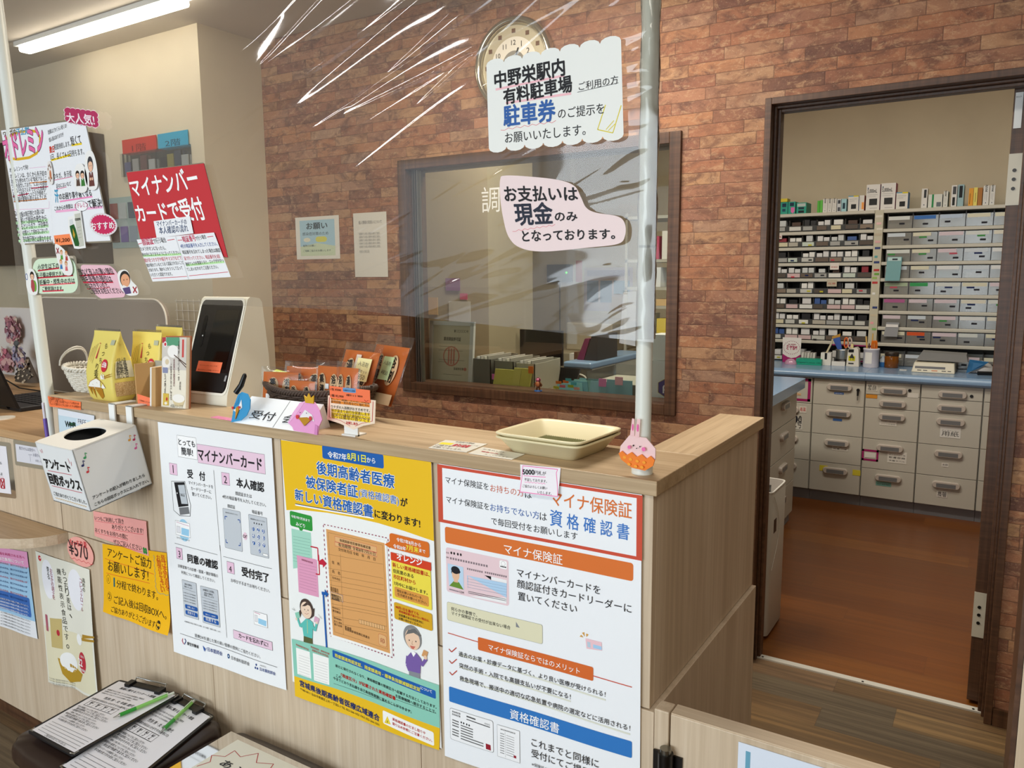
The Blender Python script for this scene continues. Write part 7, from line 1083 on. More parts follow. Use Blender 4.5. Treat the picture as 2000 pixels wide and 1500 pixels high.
carton(-1.292, -1.246, .11, .081, '169a84', 'teal carton with a pink sticker in the middle of the teal group', '138672', [('b', 22, 8, 80, 36, 0, '14324a', None), ('q', [(40, 46), (92, 46), (92, 80), (66, 96), (40, 84)], 'e070b0')])
carton(-1.238, -1.175, .15, .072, '169a84', 'wide teal carton at the right of the teal group', '138672', [('b', 8, 8, 92, 36, 0, 'b8c4c0', None), ('b', 20, 42, 78, 62, 0, '14303e', None), ('b', 20, 72, 78, 94, 0, '101c28', None)])
carton(-1.37, -1.30, .08, .022, 'd8c428', 'yellow flat carton lying on the cartons at the far left of the rack top', 'b8a420', (), 1.923)
carton(-1.105, -1.09, .10, .078, '4ab030', 'thin lime green carton, left of a pair', '3a9428'); carton(-1.088, -1.072, .10, .081, '58b83a', 'thin lime green carton, right of a pair', '3a9428')
carton(-1.07, -1.042, .10, .088, 'd8d6d0', 'slim white carton right of the lime green pair', None, slim); carton(-1.040, -1.014, .10, .086, 'd4d2cc', 'slim white carton second from the lime green pair', None, slim); carton(-1.012, -.986, .10, .086, 'd8d6d0', 'slim white carton third from the lime green pair', None, slim)
carton(-.982, -.958, .09, .082, 'c8ccd0', 'grey-white carton with dark squares beside the pale blue one', None, [('b', 20, 8, 84, 36, 0, '3a3e46', None), ('b', 20, 64, 84, 94, 0, '4a4e56', None)]); carton(-.955, -.925, .09, .082, '9cc8d0', 'pale blue carton with dark label on the left rack top', '84b0b8', [('b', 25, 32, 75, 78, 0, '1e3a4a', None)])
carton(-.915, -.852, .10, .098, 'd8d6d0', 'white square carton with black panel and yellow top edge', '2a60a8', dark + [('b', 50, 0, 100, 7, 0, 'd8c828', None), ('b', 0, 0, 50, 5, 0, '4a9ac0', None)]); carton(-.848, -.818, .10, .098, 'dcdad4', 'slim white carton with an orange spot', 'a84030', [('b', 50, 45, 95, 90, 0, 'f0a050', None), ('l', [(25, 10), (25, 90)], 4, 'a8a8a4')])
carton(-.808, -.728, .10, .162, 'dedcd8', 'tall white carton with black panel, left of the tall pair', '8a2a5a', big); carton(-.722, -.638, .10, .165, 'dedcd8', 'tall white carton with black panel, right of the tall pair', '9a2a5a', big)
carton(-.632, -.566, .11, .104, 'dad8d2', 'white carton with blue and yellow side beside the tall pair', '3a80c0', dark + [('b', 50, 0, 100, 8, 0, 'd8c828', None), ('b', 0, 0, 50, 5, 0, '4a9ac0', None)])
carton(-.49, -.458, .09, .118, 'd8d6d2', 'tall slim white carton with dark panel standing alone on the right rack', None, [('b', 40, 6, 82, 48, 0, '34363a', None), ('e', 50, 84, 9, 3, '1a2a4a')]); carton(-.452, -.375, .12, .08, 'd4d6ce', 'white carton with green stripe lying beside the alone slim one', '3a5a48', [('b', 26, 0, 40, 100, 0, '2a8a50', None), ('b', 60, 60, 92, 94, 0, '6a7478', None)]); carton(-.370, -.345, .12, .095, 'd2d4cc', 'cream-white carton with small grey print on the right rack top', '3a5a48', slim)
carton(-.328, -.298, .12, .128, 'd8d8d6', 'tall white carton with two black panels leaning near the right end', None, [('b', 24, 6, 84, 42, 0, '4a4c50', None), ('b', 24, 56, 70, 94, 0, '1c1e20', None)]); carton(-.294, -.262, .12, .13, '94b4ba', 'tall blue-grey carton with black panel near the right end', '7aa0a8', [('b', 22, 6, 78, 60, 0, '12181e', None)])
carton(-.235, -.212, .11, .105, 'e09a18', 'orange carton on the right rack top', 'c8820c', [('l', [(30, 30), (30, 90)], 10, '4a3a1a')]); carton(-.210, -.190, .11, .108, 'e4d468', 'yellow carton between the orange and brown ones', None, [('l', [(50, 30), (50, 80)], 12, '6a6a40')]); carton(-.188, -.165, .11, .105, 'a86a18', 'brown carton right of the yellow one', '8a5410')
carton(-.16, -.13, .10, .115, 'd8d8d4', 'slim white carton with fine print by the door leaf', None, slim); carton(-.126, -.10, .10, .115, 'd8d8d4', 'slim white carton half hidden by the door leaf', None, slim)
# ---- things on the worktop
_n0 = set(bpy.data.objects)
def wt_(name, label, cat, x, y): return thing(name, label, cat, (x, y, .8455))
ZW = .8455
o = wt_('advert_stand', 'white and magenta round-topped advertising card standing on the worktop', 'stand', -1.21, 5.46); b = MB(); fn = lambda a, c, L: (-1.255 + .1 * a / 100, 5.455 - L * .0004, ZW + .13 * (1 - c / 100))
b.prism([fn(x, y, 0) for x, y in ((0, 0), (100, 0), (96, 100), (4, 100))], (0, .003, 0), mat('e0dcd8', .5)); print_elements(b, [('q', [(2, 66), (30, 78), (50, 82), (76, 78), (98, 66), (96, 100), (4, 100)], '9a1c64')] + [('e', 50 + 42 * math.cos(2 * PI * i / 26), 40 + 26 * math.sin(2 * PI * i / 26), 2, 1.6, '8a2a5a') for i in range(26)] + [('t', 'ミヤBM', 22, 48, 56, 'a01c50', .04, 0, None, 1.2, 0), ('t', '整腸・酪酸菌製剤', 30, 30, 42, 'a01c50', 0, 0, None, 1.2, 0)], fn, .6); b.build('card', o)
k = MB().lathe((-1.185, 5.36, ZW), [(.032, 0), (.032, .006), (.026, .018), (.014, .026), (.002, .028)], mat('b890a8', .1, .6)); tag(k.build('glass_dome'), 'purple-tinted glass dome paperweight on the blue worktop', 'paperweight')
o = wt_('lotion_carton', 'long teal lotion carton lying on the worktop with packets on it', 'box', -1.06, 5.4); MB().box(-1.135, -1.005, 5.36, 5.44, ZW, ZW + .03, mat('129478', .5)).build('carton', o); k = MB(); text_on(k, 'Urepearl Lotion 10%', lambda a, c: (-1.133 + a * .00126, 5.3595, ZW + .022 - c * .0003), 0, 42, 100, ink('102a2a'), .03, 0, 2.4); k.build('lettering', o)
for i in range(5): tag(MB().hexa([(-1.14 + .018 * i, 5.45, ZW), (-1.128 + .018 * i, 5.45, ZW), (-1.128 + .018 * i, 5.5, ZW), (-1.14 + .018 * i, 5.5, ZW)], [(-1.136 + .018 * i, 5.455, ZW + .055), (-1.124 + .018 * i, 5.455, ZW + .055), (-1.124 + .018 * i, 5.5, ZW + .055), (-1.136 + .018 * i, 5.5, ZW + .055)], mat('b0aca6' if i % 2 else 'c8c4be', .4)).build('foil_packet'), 'thin grey foil packet in the row behind the lotion carton', 'packet', 'foil packets behind the lotion carton')
o = wt_('small_carton', 'white square carton with a pen stuck in its open top', 'box', -.975, 5.42); MB().box(-1.0, -.948, 5.40, 5.45, ZW, ZW + .062, mat('dcdad2', .5)).build('carton', o); MB().box(-.98, -.968, 5.3994, 5.40, ZW + .03, ZW + .062, BLACK).build('slot', o)
tag(MB().tube([(-.975, 5.425, ZW + .055), (-.955, 5.43, ZW + .10), (-.945, 5.43, ZW + .13)], .005, mat('c8c0a0', .5), 8).build('spatula'), 'cream spatula leaning out of the white carton', 'spatula')
o = wt_('steel_canister', 'brushed steel tool canister on the worktop', 'canister', -.885, 5.48); MB().lathe((-.885, 5.48, ZW), [(.034, 0), (.034, .07), (.036, .073), (.036, .079), (.031, .079), (.031, .01)], METAL).build('can', o); MB().lathe((-.885, 5.48, ZW), [(.0365, 0), (.0365, .03), (.035, .03)], BLACK).build('dark_sleeve', o)
def stick(name, label, cat, p0, p1, r, c): return tag(MB().tube([p0, p1], r, mat(c, .4), 10).build(name), label, cat)
o = thing('brush', 'blue-handled flat brush with tan bristles in the steel canister', 'brush', (-.9, 5.47, ZW + .08)); MB().hexa([(-.898, 5.466, ZW + .05), (-.884, 5.466, ZW + .05), (-.884, 5.474, ZW + .05), (-.898, 5.474, ZW + .05)], [(-.94, 5.466, ZW + .13), (-.905, 5.466, ZW + .142), (-.905, 5.474, ZW + .142), (-.94, 5.474, ZW + .13)], mat('3a5aa8', .4)).build('handle', o); MB().hexa([(-.942, 5.465, ZW + .13), (-.903, 5.465, ZW + .142), (-.903, 5.475, ZW + .142), (-.942, 5.475, ZW + .13)], [(-.944, 5.465, ZW + .142), (-.902, 5.465, ZW + .158), (-.902, 5.475, ZW + .158), (-.944, 5.475, ZW + .142)], mat('b88a3a', .7)).build('bristles', o)
o = thing('scissors', 'orange and white handled scissors standing in the steel canister', 'scissors', (-.86, 5.48, ZW + .05)); 
for s in (0, 1): MB().tube([(-.866 + .018 * s + .012 * math.cos(a * PI / 6) * .8, 5.48, ZW + .112 + .026 * math.sin(a * PI / 6)) for a in range(12)], .004, mat('c8b8b0' if s else 'd86a30', .4), 8, True).build('handle', o)
MB().box(-.87, -.862, 5.478, 5.482, ZW + .04, ZW + .092, METAL).build('blade', o)
tag(MB().box(-.928, -.862, 5.395, 5.41, ZW, ZW + .022, mat('dcdad4', .5)).build('note_block'), 'small white paper block in front of the steel canister', 'note pad')
o = wt_('tape_dispenser', 'white tape dispenser with a yellow warning label on the worktop', 'dispenser', -.81, 5.44); b = MB(); b.prism([(-.843, 5.41, ZW), (-.78, 5.41, ZW), (-.786, 5.41, ZW + .085), (-.797, 5.41, ZW + .095), (-.836, 5.41, ZW + .085)], (0, .07, 0), mat('dcd8cc', .4)); b.build('body', o, bevel=.002); MB().box(-.834, -.808, 5.4085, 5.41, ZW + .07, ZW + .085, BLACK).build('slot', o); tagp(o, -.832, -.800, ZW + .028, ZW + .052, 5.4092, 'd8d020', ['▲', '注意']); tagp(o, -.832, -.806, ZW + .012, ZW + .018, 5.4092, '2a2a2c')
MB().box(-.826, -.815, 5.43, 5.45, ZW + .09, ZW + .11, mat('d8c890', .5)).build('tape_roll', o)
b = MB()
for a in ((-.965, -.722, .965, .973), (-.73, -.722, .87, .973), (-.79, -.722, .862, .87)): b.box(a[0], a[1], 5.552, 5.554, a[2], a[3], mat('9a1c64', .5))
tag(b.build('tape_marking'), 'magenta tape outline around the bottom shelf of the left drawer rack', 'tape')
o = wt_('tub', 'white plastic tub of scissors and orange rings standing at the post', 'tub', -.705, 5.42); MB().lathe((-.705, 5.42, ZW), [(.036, 0), (.038, .004), (.038, .085), (.040, .086), (.040, .094), (.035, .094), (.034, .01)], mat('d4d0d8', .4)).build('tub_body', o); b = MB(); b.add([( -.705 + .0385 * math.sin(a), 5.42 - .0385 * math.cos(a), z) for z in (ZW + .02, ZW + .075) for a in (-.75, -.5, -.25, 0, .2)], [(i, i + 1, i + 6, i + 5) for i in range(4)], mat('e4e2dc', .5)); b.build('paper_label', o)
for i in range(3): tag(MB().tube([(-.70 + .010 * i + .004 * math.cos(a * PI / 8), 5.415 + .004 * i, ZW + .105 + .026 * math.sin(a * PI / 8)) if True else 0 for a in range(16)], .0032, mat('d87014', .4), 8, True).build('orange_ring'), 'orange handle ring sticking out of the white tub', 'scissors', 'orange scissor handles in the white tub')
stick('wooden_stick', 'left of two pale wooden sticks in the white tub', 'stick', (-.725, 5.43, ZW + .03), (-.742, 5.44, ZW + .15), .004, 'd0aa60'); stick('wooden_stick', 'right of two pale wooden sticks, upright in the white tub', 'stick', (-.71, 5.435, ZW + .03), (-.705, 5.44, ZW + .165), .0035, 'd0aa60'); stick('dark_tweezers', 'dark tweezers tip in the white tub', 'tweezers', (-.715, 5.41, ZW + .03), (-.719, 5.41, ZW + .118), .003, '4a3a2a')
o = wt_('amber_jar', 'amber glass jar with dark lid on the blue worktop', 'jar', -.59, 5.46); MB().lathe((-.59, 5.46, ZW), [(.030, 0), (.034, .003), (.034, .052), (.031, .058)], mat('7a4408', .12, .6)).build('jar', o); MB().lathe((-.59, 5.46, ZW), [(.033, .058), (.034, .06), (.034, .074), (.031, .077)], mat('2e241c', .3)).build('lid', o)
k = wt_('small_bottle', 'small clear bottle with blue lower half beside the amber jar', 'bottle', -.64, 5.47); MB().lathe((-.642, 5.48, ZW), [(.015, 0), (.016, .002), (.016, .024)], mat('3a78b8', .3)).build('blue_base', k); MB().lathe((-.642, 5.48, ZW), [(.0158, .024), (.0158, .036), (.008, .044), (.008, .055)], mat('c8d4dc', .2)).build('top', k)
o = wt_('weighing_scale', 'cream weighing scale with grey pan and display on the worktop', 'scale', -.35, 5.38); b = MB(); b.hexa([(-.44, 5.28, ZW), (-.25, 5.28, ZW), (-.25, 5.46, ZW), (-.44, 5.46, ZW)], [(-.43, 5.305, ZW + .045), (-.255, 5.305, ZW + .045), (-.255, 5.46, ZW + .05), (-.43, 5.46, ZW + .05)], mat('d2cdba', .4)); b.build('body', o, bevel=.004); b = MB(); fs = lambda a, c, L: (-.436 + .184 * a / 100, 5.281 + .023 * (1 - c / 100) - .0006 - L * .0004, ZW + .043 * (1 - c / 100)); print_elements(b, [('b', 6, 34, 78, 58, 0, '6a6c70', None), ('b', 12, 72, 22, 80, 0, '3a3a3c', None), ('b', 26, 72, 36, 80, 0, '3a3a3c', None), ('b', 46, 72, 60, 80, 0, 'c86a30', None), ('b', 70, 72, 80, 80, 0, '3a3a3c', None), ('b', 84, 72, 92, 80, 0, '3a3a3c', None)], fs); b.build('control_panel', o)
MB().hexa([(-.425, 5.33, ZW + .052), (-.2, 5.33, ZW + .052), (-.2, 5.5, ZW + .052), (-.425, 5.5, ZW + .052)], [(-.405, 5.40, ZW + .088), (-.21, 5.40, ZW + .08), (-.21, 5.5, ZW + .085), (-.405, 5.5, ZW + .09)], mat('8e8f90', .35, .4, .3)).build('pan_cover', o)
o = thing('plastic_bag', 'crumpled blue and white plastic bag at the right end of the worktop', 'bag', (-.05, 5.4, ZW)); b = MB(); rb_ = random.Random(4)
b.ring([[(-.135 + (.05 + .012 * rb_.random()) * s * math.cos(2 * PI * i / 14), 5.42 + (.04 + .01 * rb_.random()) * s * math.sin(2 * PI * i / 14), ZW + z + .006 * rb_.random()) for i in range(14)] for s, z in ((1, .001), (.95, .02), (.6, .04), (.15, .052))], mat('b8b8b8', .4)); b.build('bag', o); b = MB(); b.prism([(-.2, 5.36, ZW), (-.14, 5.37, ZW + .03), (-.11, 5.36, ZW + .055), (-.19, 5.365, ZW + .062)], (0, .004, .002), mat('2a6a9a', .4)); b.build('blue_flap', o)
tag(MB().tube([(-.105, 5.30, ZW + .009), (-.03, 5.32, ZW + .009)], .009, BLACK, 12).build('marker'), 'black marker lying at the worktop edge by the door leaf', 'marker')
tag(MB().box(-.53, -.49, 5.33, 5.36, ZW, ZW + .004, mat('d8d8d4', .5)).build('paper_slip'), 'small white paper slip lying between the jar and the scale', 'paper')
for o in [q for q in bpy.data.objects if q not in _n0 and q.parent is None and q.get('category') not in ('tape', 'paper')]: o.scale = (1.22, 1.0, 1.3); o.location.z = ZW + (o.location.z - ZW) * 1.3
bpy.data.objects['plastic_bag'].location.x += .06
# ---- cabinet block with a blue top standing inside the door, and the air cleaner
o = thing('drawer_cabinet', 'grey drawer cabinet with blue top standing end-on just inside the doorway', 'cabinet', (-1.2, 4.2, 0)); MB().box(-1.55, -1.0, 3.45, 4.66, .05, .79, GREYCAB).build('carcass', o); MB().prism([(-1.58, 3.42, .792), (-.965, 3.42, .792), (-.945, 3.44, .792), (-.945, 4.67, .792), (-.965, 4.69, .792), (-1.58, 4.69, .792)], (0, 0, .053), BLUETOP).build('worktop', o, bevel=.012, seg=3); MB().box(-1.55, -1.0, 3.45, 4.64, 0, .05, mat('85878c', .4)).build('plinth', o)
for z1, z0 in zip((.79, .62, .44, .25), (.62, .44, .25, .055)):
    for ya, yb in ((3.46, 4.05), (4.055, 4.655)): MB().box(-1.0, -.986, ya, yb, z0 + .002, z1 - .002, GREY2).build('drawer', o, bevel=.0015); d = o.children[-1]; k = MB(); pull(k, -.986, z1 - .06, (ya + yb) / 2, flip=1); k.build('handle', d)
o = thing('air_cleaner', 'tall white air cleaner with rounded top edge inside the doorway', 'appliance', (-.86, 3.14, 0)); MB().sell((-.862, 3.14, 0), [(.146, .118, .012), (.148, .12, .016), (.148, .12, .585), (.142, .114, .598)], mat('c4c0b4', .4), n=48, e=12).build('body', o); MB().sell((-.862, 3.14, 0), [(.141, .113, .5982), (.141, .113, .600)], mat('8a837c', .5), n=48, e=12).build('top_panel', o)
k = MB().tube([(-.862 + .1445 * math.copysign(abs(math.cos(a)) ** .18, math.cos(a)), 3.14 + .1165 * math.copysign(abs(math.sin(a)) ** .18, math.sin(a)), .6) for a in [2 * PI * i / 60 + .01 for i in range(60)]], .004, mat('dcdad2', .4), 6, True); k.build('rim', o); MB().box(-.7145, -.7135, 3.06, 3.10, .43, .485, BLACK).build('sensor_window', o); MB().box(-.80, -.73, 3.03, 3.06, .602, .625, BLACK).build('control_block', o)
MB().tube([(-.712, 3.04 + .10 * math.sin(PI * i / 14), .585 - .30 * i / 14) for i in range(15)], .0012, mat('d8d4c8', .4), 5).build('cord', o)
# ------------------------------------------------------------------ seen through the window
o = thing('tall_locker', 'tall beige locker seen through the left half of the window', 'locker', (-2.95, 3.8, 0)); MB().box(-3.5, -2.43, 3.62, 4.1, 0, 2.25, mat('b0a488', .5)).build('body', o); MB().box(-2.975, -2.97, 3.617, 3.62, .05, 2.22, mat('6a6254', .5)).build('door_gap', o)
for x0, x1, z0, z1, c, n in ((-2.72, -2.62, 1.36, 1.43, '8a4a8a', 'purple'), (-2.70, -2.55, 1.18, 1.30, 'd8d8d4', 'white'), (-2.62, -2.57, 1.31, 1.345, 'd84a78', 'pink'), (-2.88, -2.78, 1.22, 1.32, 'd8b070', 'tan'), (-3.0, -2.975, 1.33, 1.42, 'e0dc60', 'yellow')): tag(MB().box(x0, x1, 3.612, 3.616, z0, z1, mat(c, .6)).build('memo'), 'small %s memo stuck on the beige locker behind the window' % n, 'memo')
tag(MB().box(-2.40, -1.0, 2.952, 3.36, .88, .927, mat('8a7c66', .5)).box(-2.38, -2.34, 2.96, 3.34, 0, .88, mat('8a7c66', .5)).box(-1.06, -1.02, 2.96, 3.34, 0, .88, mat('8a7c66', .5)).build('window_counter'), 'narrow wooden counter behind the window carrying papers and files', 'counter')
ZS = .9275
o = thing('certificate_frame', 'white framed certificate with a red round seal leaning inside the window', 'frame', (-2.2, 2.98, ZS)); T = Matrix.Translation((-2.215, 2.965, ZS)) @ Matrix.Rotation(.02, 4, 'Z') @ Matrix.Rotation(-.10, 4, 'X'); k = MB(); k.T = T
for a in ((-.128, -.108, 0, .305), (.108, .128, 0, .305), (-.128, .128, 0, .02), (-.128, .128, .285, .305)): k.box(a[0], a[1], -.012, .004, a[2], a[3], mat('e0e2de', .4))
k.build('frame', o); k = MB(); k.T = T; fc = lambda a, c, L: (-.108 + .216 * a / 100, -.002 - L * .0004, .02 + .265 * (1 - c / 100)); k.poly([fc(x, y, 0) for x, y in ((0, 0), (100, 0), (100, 100), (0, 100))], mat('d6ceb4', .6))
ring_ = [('e', 50, 55, 22, 18, 'd08878'), ('e', 50, 55, 19, 15.5, 'd6ceb4')] + [('b', x, 41, x + 4, 69, 0, 'd08878', None) for x in (41, 48, 55)]
print_elements(k, ring_ + [('t', '薬局開設許可証', 28, 27, 46, '3a362e', .01, 0, None, 1.1, 0), ('t', '第〇〇〇〇〇号', 55, 12, 38, '5a564c', 0, 0, None, 1, 0), ('l', [(15, 38), (60, 38)], .5, '6a665c'), ('l', [(15, 45), (80, 45)], .5, '6a665c'), ('l', [(15, 62), (86, 62)], .5, '6a665c'), ('l', [(15, 66), (40, 66)], .5, '6a665c'), ('t', '宮城県知事', 58, 79, 26, '4a463c', 0, 0, None, 1, 0), ('e', 88, 77, 4, 3, 'd08878'), ('l', [(30, 88), (80, 88)], .5, '6a665c')], fc, .6); k.build('certificate', o)
def file_box(x, y, w, h, c, label, rz=0):
    o = thing('file_box', label, 'file box', (x, y, ZS), 'grey file boxes inside the window'); T = Matrix.Translation((x, y, ZS)) @ Matrix.Rotation(rz, 4, 'Z'); k = MB(); k.T = T; k.prism([(-w / 2, 0, 0), (-w / 2, .24, 0), (-w / 2, .24, h * 1.05), (-w / 2, .1, h), (-w / 2, 0, h)], (.003, 0, 0), mat(c, .4)).prism([(w / 2 - .003, 0, 0), (w / 2 - .003, .24, 0), (w / 2 - .003, .24, h * 1.05), (w / 2 - .003, .1, h), (w / 2 - .003, 0, h)], (.003, 0, 0), mat(c, .4)).box(-w / 2, w / 2, 0, .003, 0, h, mat(c, .4)).box(-w / 2, w / 2, .237, .24, 0, h * 1.05, mat(c, .4)); k.build('box', o)
    k = MB(); k.T = T
    for i in range(4): k.box(-w / 2 + .008 + i * (w - .02) / 4, -w / 2 + .014 + i * (w - .02) / 4, .02, .22, .005, h * 1.06 + .004 * (i % 2), mat(('d8d6d0', 'c8c4bc', 'e0dccf', 'b8b4a8')[i], .6))
    k.build('papers', o)
file_box(-2.04, 2.975, .10, .135, '7c7a70', 'dark grey file box beside the framed certificate'); file_box(-1.925, 2.985, .105, .13, '8a887c', 'grey file box in the middle of three inside the window'); file_box(-1.81, 2.985, .10, .125, 'b8b4a4', 'pale grey file box with yellow paper, rightmost of three inside the window')
for i, (x, w, h, c, l) in enumerate(((-1.905, .105, .095, 'd8d068', 'left pale yellow folded paper standing on the window counter'), (-1.835, .04, .105, 'dcd470', 'narrow folded yellow paper in the middle on the window counter'), (-1.79, .055, .105, 'd4cc60', 'right curved yellow paper with an orange tab on the window counter'))):
    o = thing('yellow_paper', l, 'paper', (x, 2.955, ZS)); MB().hexa([(x - w / 2 - .01, 2.952, ZS), (x + w / 2 - .01, 2.952, ZS), (x + w / 2 - .01, 2.957, ZS), (x - w / 2 - .01, 2.957, ZS)], [(x - w / 2, 2.966, ZS + h), (x + w / 2, 2.966, ZS + h), (x + w / 2, 2.971, ZS + h), (x - w / 2, 2.971, ZS + h)], mat(c, .6)).build('sheet', o)
    if i != 1: MB().box(x + (-.07 if i == 0 else .01), x + (-.045 if i == 0 else .035), 2.9625, 2.9645, ZS + (.045 if i == 0 else h - .02), ZS + (.07 if i == 0 else h + .012), mat('e878c0' if i == 0 else 'f08030', .5)).build('sticky_tab', o)
o = thing('figurine', 'tiny brown toy figure with a pink glittery cap on a blue base', 'figurine', (-1.665, 2.85, .956)); MB().lathe((-1.665, 2.853, .9555), [(.017, 0), (.017, .003), (.014, .004)], mat('2a5a9a', .4)).build('base', o); k = MB().ball((-1.665, 2.853, .985), (.013, .012, .016), mat('9a5a34', .5)); 
for s in (-1, 1): k.tube([(-1.665 + s * .006, 2.853, .972), (-1.665 + s * .007, 2.853, .96)], .0035, mat('9a5a34', .5), 8).tube([(-1.665 + s * .012, 2.853, .99), (-1.665 + s * .019, 2.851, .982), (-1.665 + s * .014, 2.848, .975)], .003, mat('9a5a34', .5), 8)
k.build('body', o); MB().ball((-1.665, 2.853, 1.004), (.0115, .011, .010), mat('b8627c', .3, .6, .3)).build('cap', o)
pal = ['6aa4ac', '74b0b4', '5c98a4', '82b8b4']
for i in range(5): x = -1.605 + .022 * i; tag(MB().hexa([(x - .045, 2.955 + .008 * i, ZS), (x + .075, 2.955 + .008 * i, ZS), (x + .075, 2.958 + .008 * i, ZS), (x - .045, 2.958 + .008 * i, ZS)], [(x - .03, 2.975 + .008 * i, ZS + .05 + .006 * i), (x + .06, 2.975 + .008 * i, ZS + .05 + .006 * i), (x + .06, 2.978 + .008 * i, ZS + .05 + .006 * i), (x - .03, 2.978 + .008 * i, ZS + .05 + .006 * i)], mat(pal[i % 4], .6)).build('blue_sheet'), 'blue-green prescription sheet in the fanned pile behind the toy figure', 'paper', 'fanned blue-green sheets behind the window')
for i, (x, z, c) in enumerate(((-1.62, .05, 'f08030'), (-1.585, .056, 'f07a30'), (-1.60, .035, 'e8788a'), (-1.56, .038, 'b8d040'), (-1.545, .05, '5ac0d0'), (-1.53, .03, 'f0b0a0'), (-1.63, .028, 'd8d850'), (-1.57, .066, '58b8c0'))): tag(MB().box(x - .014, x + .014, 2.951 - .0006 * i, 2.9514 - .0006 * i, ZS + z, ZS + z + .012, mat(c, .5)).build('sticky_tab'), '%s sticky tab on the fanned blue-green sheets' % {'f08030': 'left orange', 'f07a30': 'right orange', 'e8788a': 'rose', 'b8d040': 'lime', '5ac0d0': 'sky blue', 'f0b0a0': 'pale salmon', 'd8d850': 'yellow', '58b8c0': 'top turquoise'}[c], 'sticky note')
for x0, x1, h, c, l in ((-1.475, -1.40, .07, '7cacb8', 'shorter blue sheet with pink tabs standing behind the window glass'), (-1.40, -1.285, .082, '6a9ca8', 'large blue sheet with one pale pink tab behind the window glass')):
    o = thing('blue_sheet', l, 'paper', ((x0 + x1) / 2, 2.955, ZS)); MB().hexa([(x0, 2.952, ZS), (x1 + .01, 2.952, ZS), (x1 + .01, 2.955, ZS), (x0, 2.955, ZS)], [(x0, 2.972, ZS + h), (x1, 2.972, ZS + h), (x1, 2.975, ZS + h), (x0, 2.975, ZS + h)], mat(c, .6)).build('sheet', o); MB().box(x0 + .04, x0 + .075, 2.9655, 2.968, ZS + h - .02, ZS + h + .014, mat('e8b0c0' if h > .08 else 'e88ac8', .5)).build('sticky_tab', o)
tag(MB().box(-1.51, -1.22, 3.0, 3.003, ZS, ZS + .105, ACRYL).box(-1.51, -1.22, 3.297, 3.30, ZS, ZS + .11, ACRYL).box(-1.51, -1.507, 3.0, 3.3, ZS, ZS + .105, ACRYL).box(-1.223, -1.22, 3.0, 3.3, ZS, ZS + .105, ACRYL).box(-1.50, -1.23, 3.01, 3.29, ZS, ZS + .06, mat('b8b4a4', .6)).build('clear_tray'), 'clear plastic tray holding pale papers on the window counter', 'tray')
tag(MB().hexa([(-1.80, 3.20, ZS), (-1.675, 3.20, ZS), (-1.675, 3.21, ZS), (-1.80, 3.21, ZS)], [(-1.775, 3.225, ZS + .085), (-1.655, 3.225, ZS + .085), (-1.655, 3.235, ZS + .085), (-1.775, 3.235, ZS + .085)], BLACK).build('tablet'), 'small black tablet leaning behind the toy figure', 'tablet')
o = thing('sign_carton', 'white carton with a purple hexagon emblem at the right end of the window', 'box', (-1.13, 2.99, ZS)); MB().box(-1.20, -1.068, 2.96, 3.05, ZS, 1.102, mat('d8dcdc', .5)).build('carton', o); k = MB(); fj = lambda x, y, L: (-1.178 + x * .001, 2.9596 - L * .0004, 1.095 - y * .001); E = []
for cx, cy in ((83, 40), (46, 102), (118, 102)):
    hx = lambda r: [(cx + r * math.sin(PI / 3 * i), cy + r * math.cos(PI / 3 * i)) for i in range(6)]; E += [('q', hx(41), 'a89a3a'), ('q', hx(38.5), '37307e')]
E += [('l', [(88, 20), (88, 52), (82, 58), (74, 56), (70, 48)], 6, 'e4e4ec'), ('l', [(34, 124), (34, 96), (50, 88), (60, 98), (52, 110), (36, 110)], 6, 'e4e4ec'), ('l', [(104, 124), (104, 84), (120, 82)], 6, 'e4e4ec'), ('t', '日本薬剤師会', 34, 164, 90, '2a2a38', .02, 0, None, 1, 0)]
print_elements(k, E, fj); k.build('emblem', o)
tag(MB().box(-1.205, -1.07, 2.97, 3.08, 1.1025, 1.205, mat('dedfdc', .5)).build('plain_carton'), 'plain white carton stacked above the hexagon emblem carton', 'box')
# equipment further back
o = thing('monitor', 'dark computer monitor seen low through the window', 'monitor', (-2.68, 3.9, .76)); MB().box(-2.83, -2.55, 3.9, 3.92, .93, 1.13, BLACK).build('screen', o); MB().box(-2.72, -2.66, 3.92, 3.95, .76, .97, BLACK).box(-2.76, -2.62, 3.88, 4.0, .76, .77, BLACK).build('stand', o)
o = thing('desk', 'dark desk with a low shelf behind the window', 'desk', (-2.6, 4.0, 0)); MB().box(-2.425, -2.0, 3.78, 4.3, .73, .76, mat('6a5c48', .5)).build('desk_top', o); MB().box(-2.42, -2.39, 3.8, 4.28, 0, .73, mat('6a5c48', .5)).box(-2.03, -2.0, 3.8, 4.28, 0, .73, mat('6a5c48', .5)).build('legs', o)
bpy.data.objects['monitor'].location.x += .43; 
for i, (w, h, c, n) in enumerate(((.03, .23, 'd8d4cc', 'white'), (.022, .24, '6a4a38', 'brown'), (.025, .22, 'c8c4bc', 'grey'), (.018, .235, '5a7aa8', 'blue'), (.02, .2, 'd8a8b8', 'pink'))): x = -2.135 + i * .03; tag(MB().box(x, x + w, 4.02, 4.2, .7605, .7605 + h, mat(c, .5)).build('binder'), '%s binder standing on the dark desk behind the window' % n, 'binder')
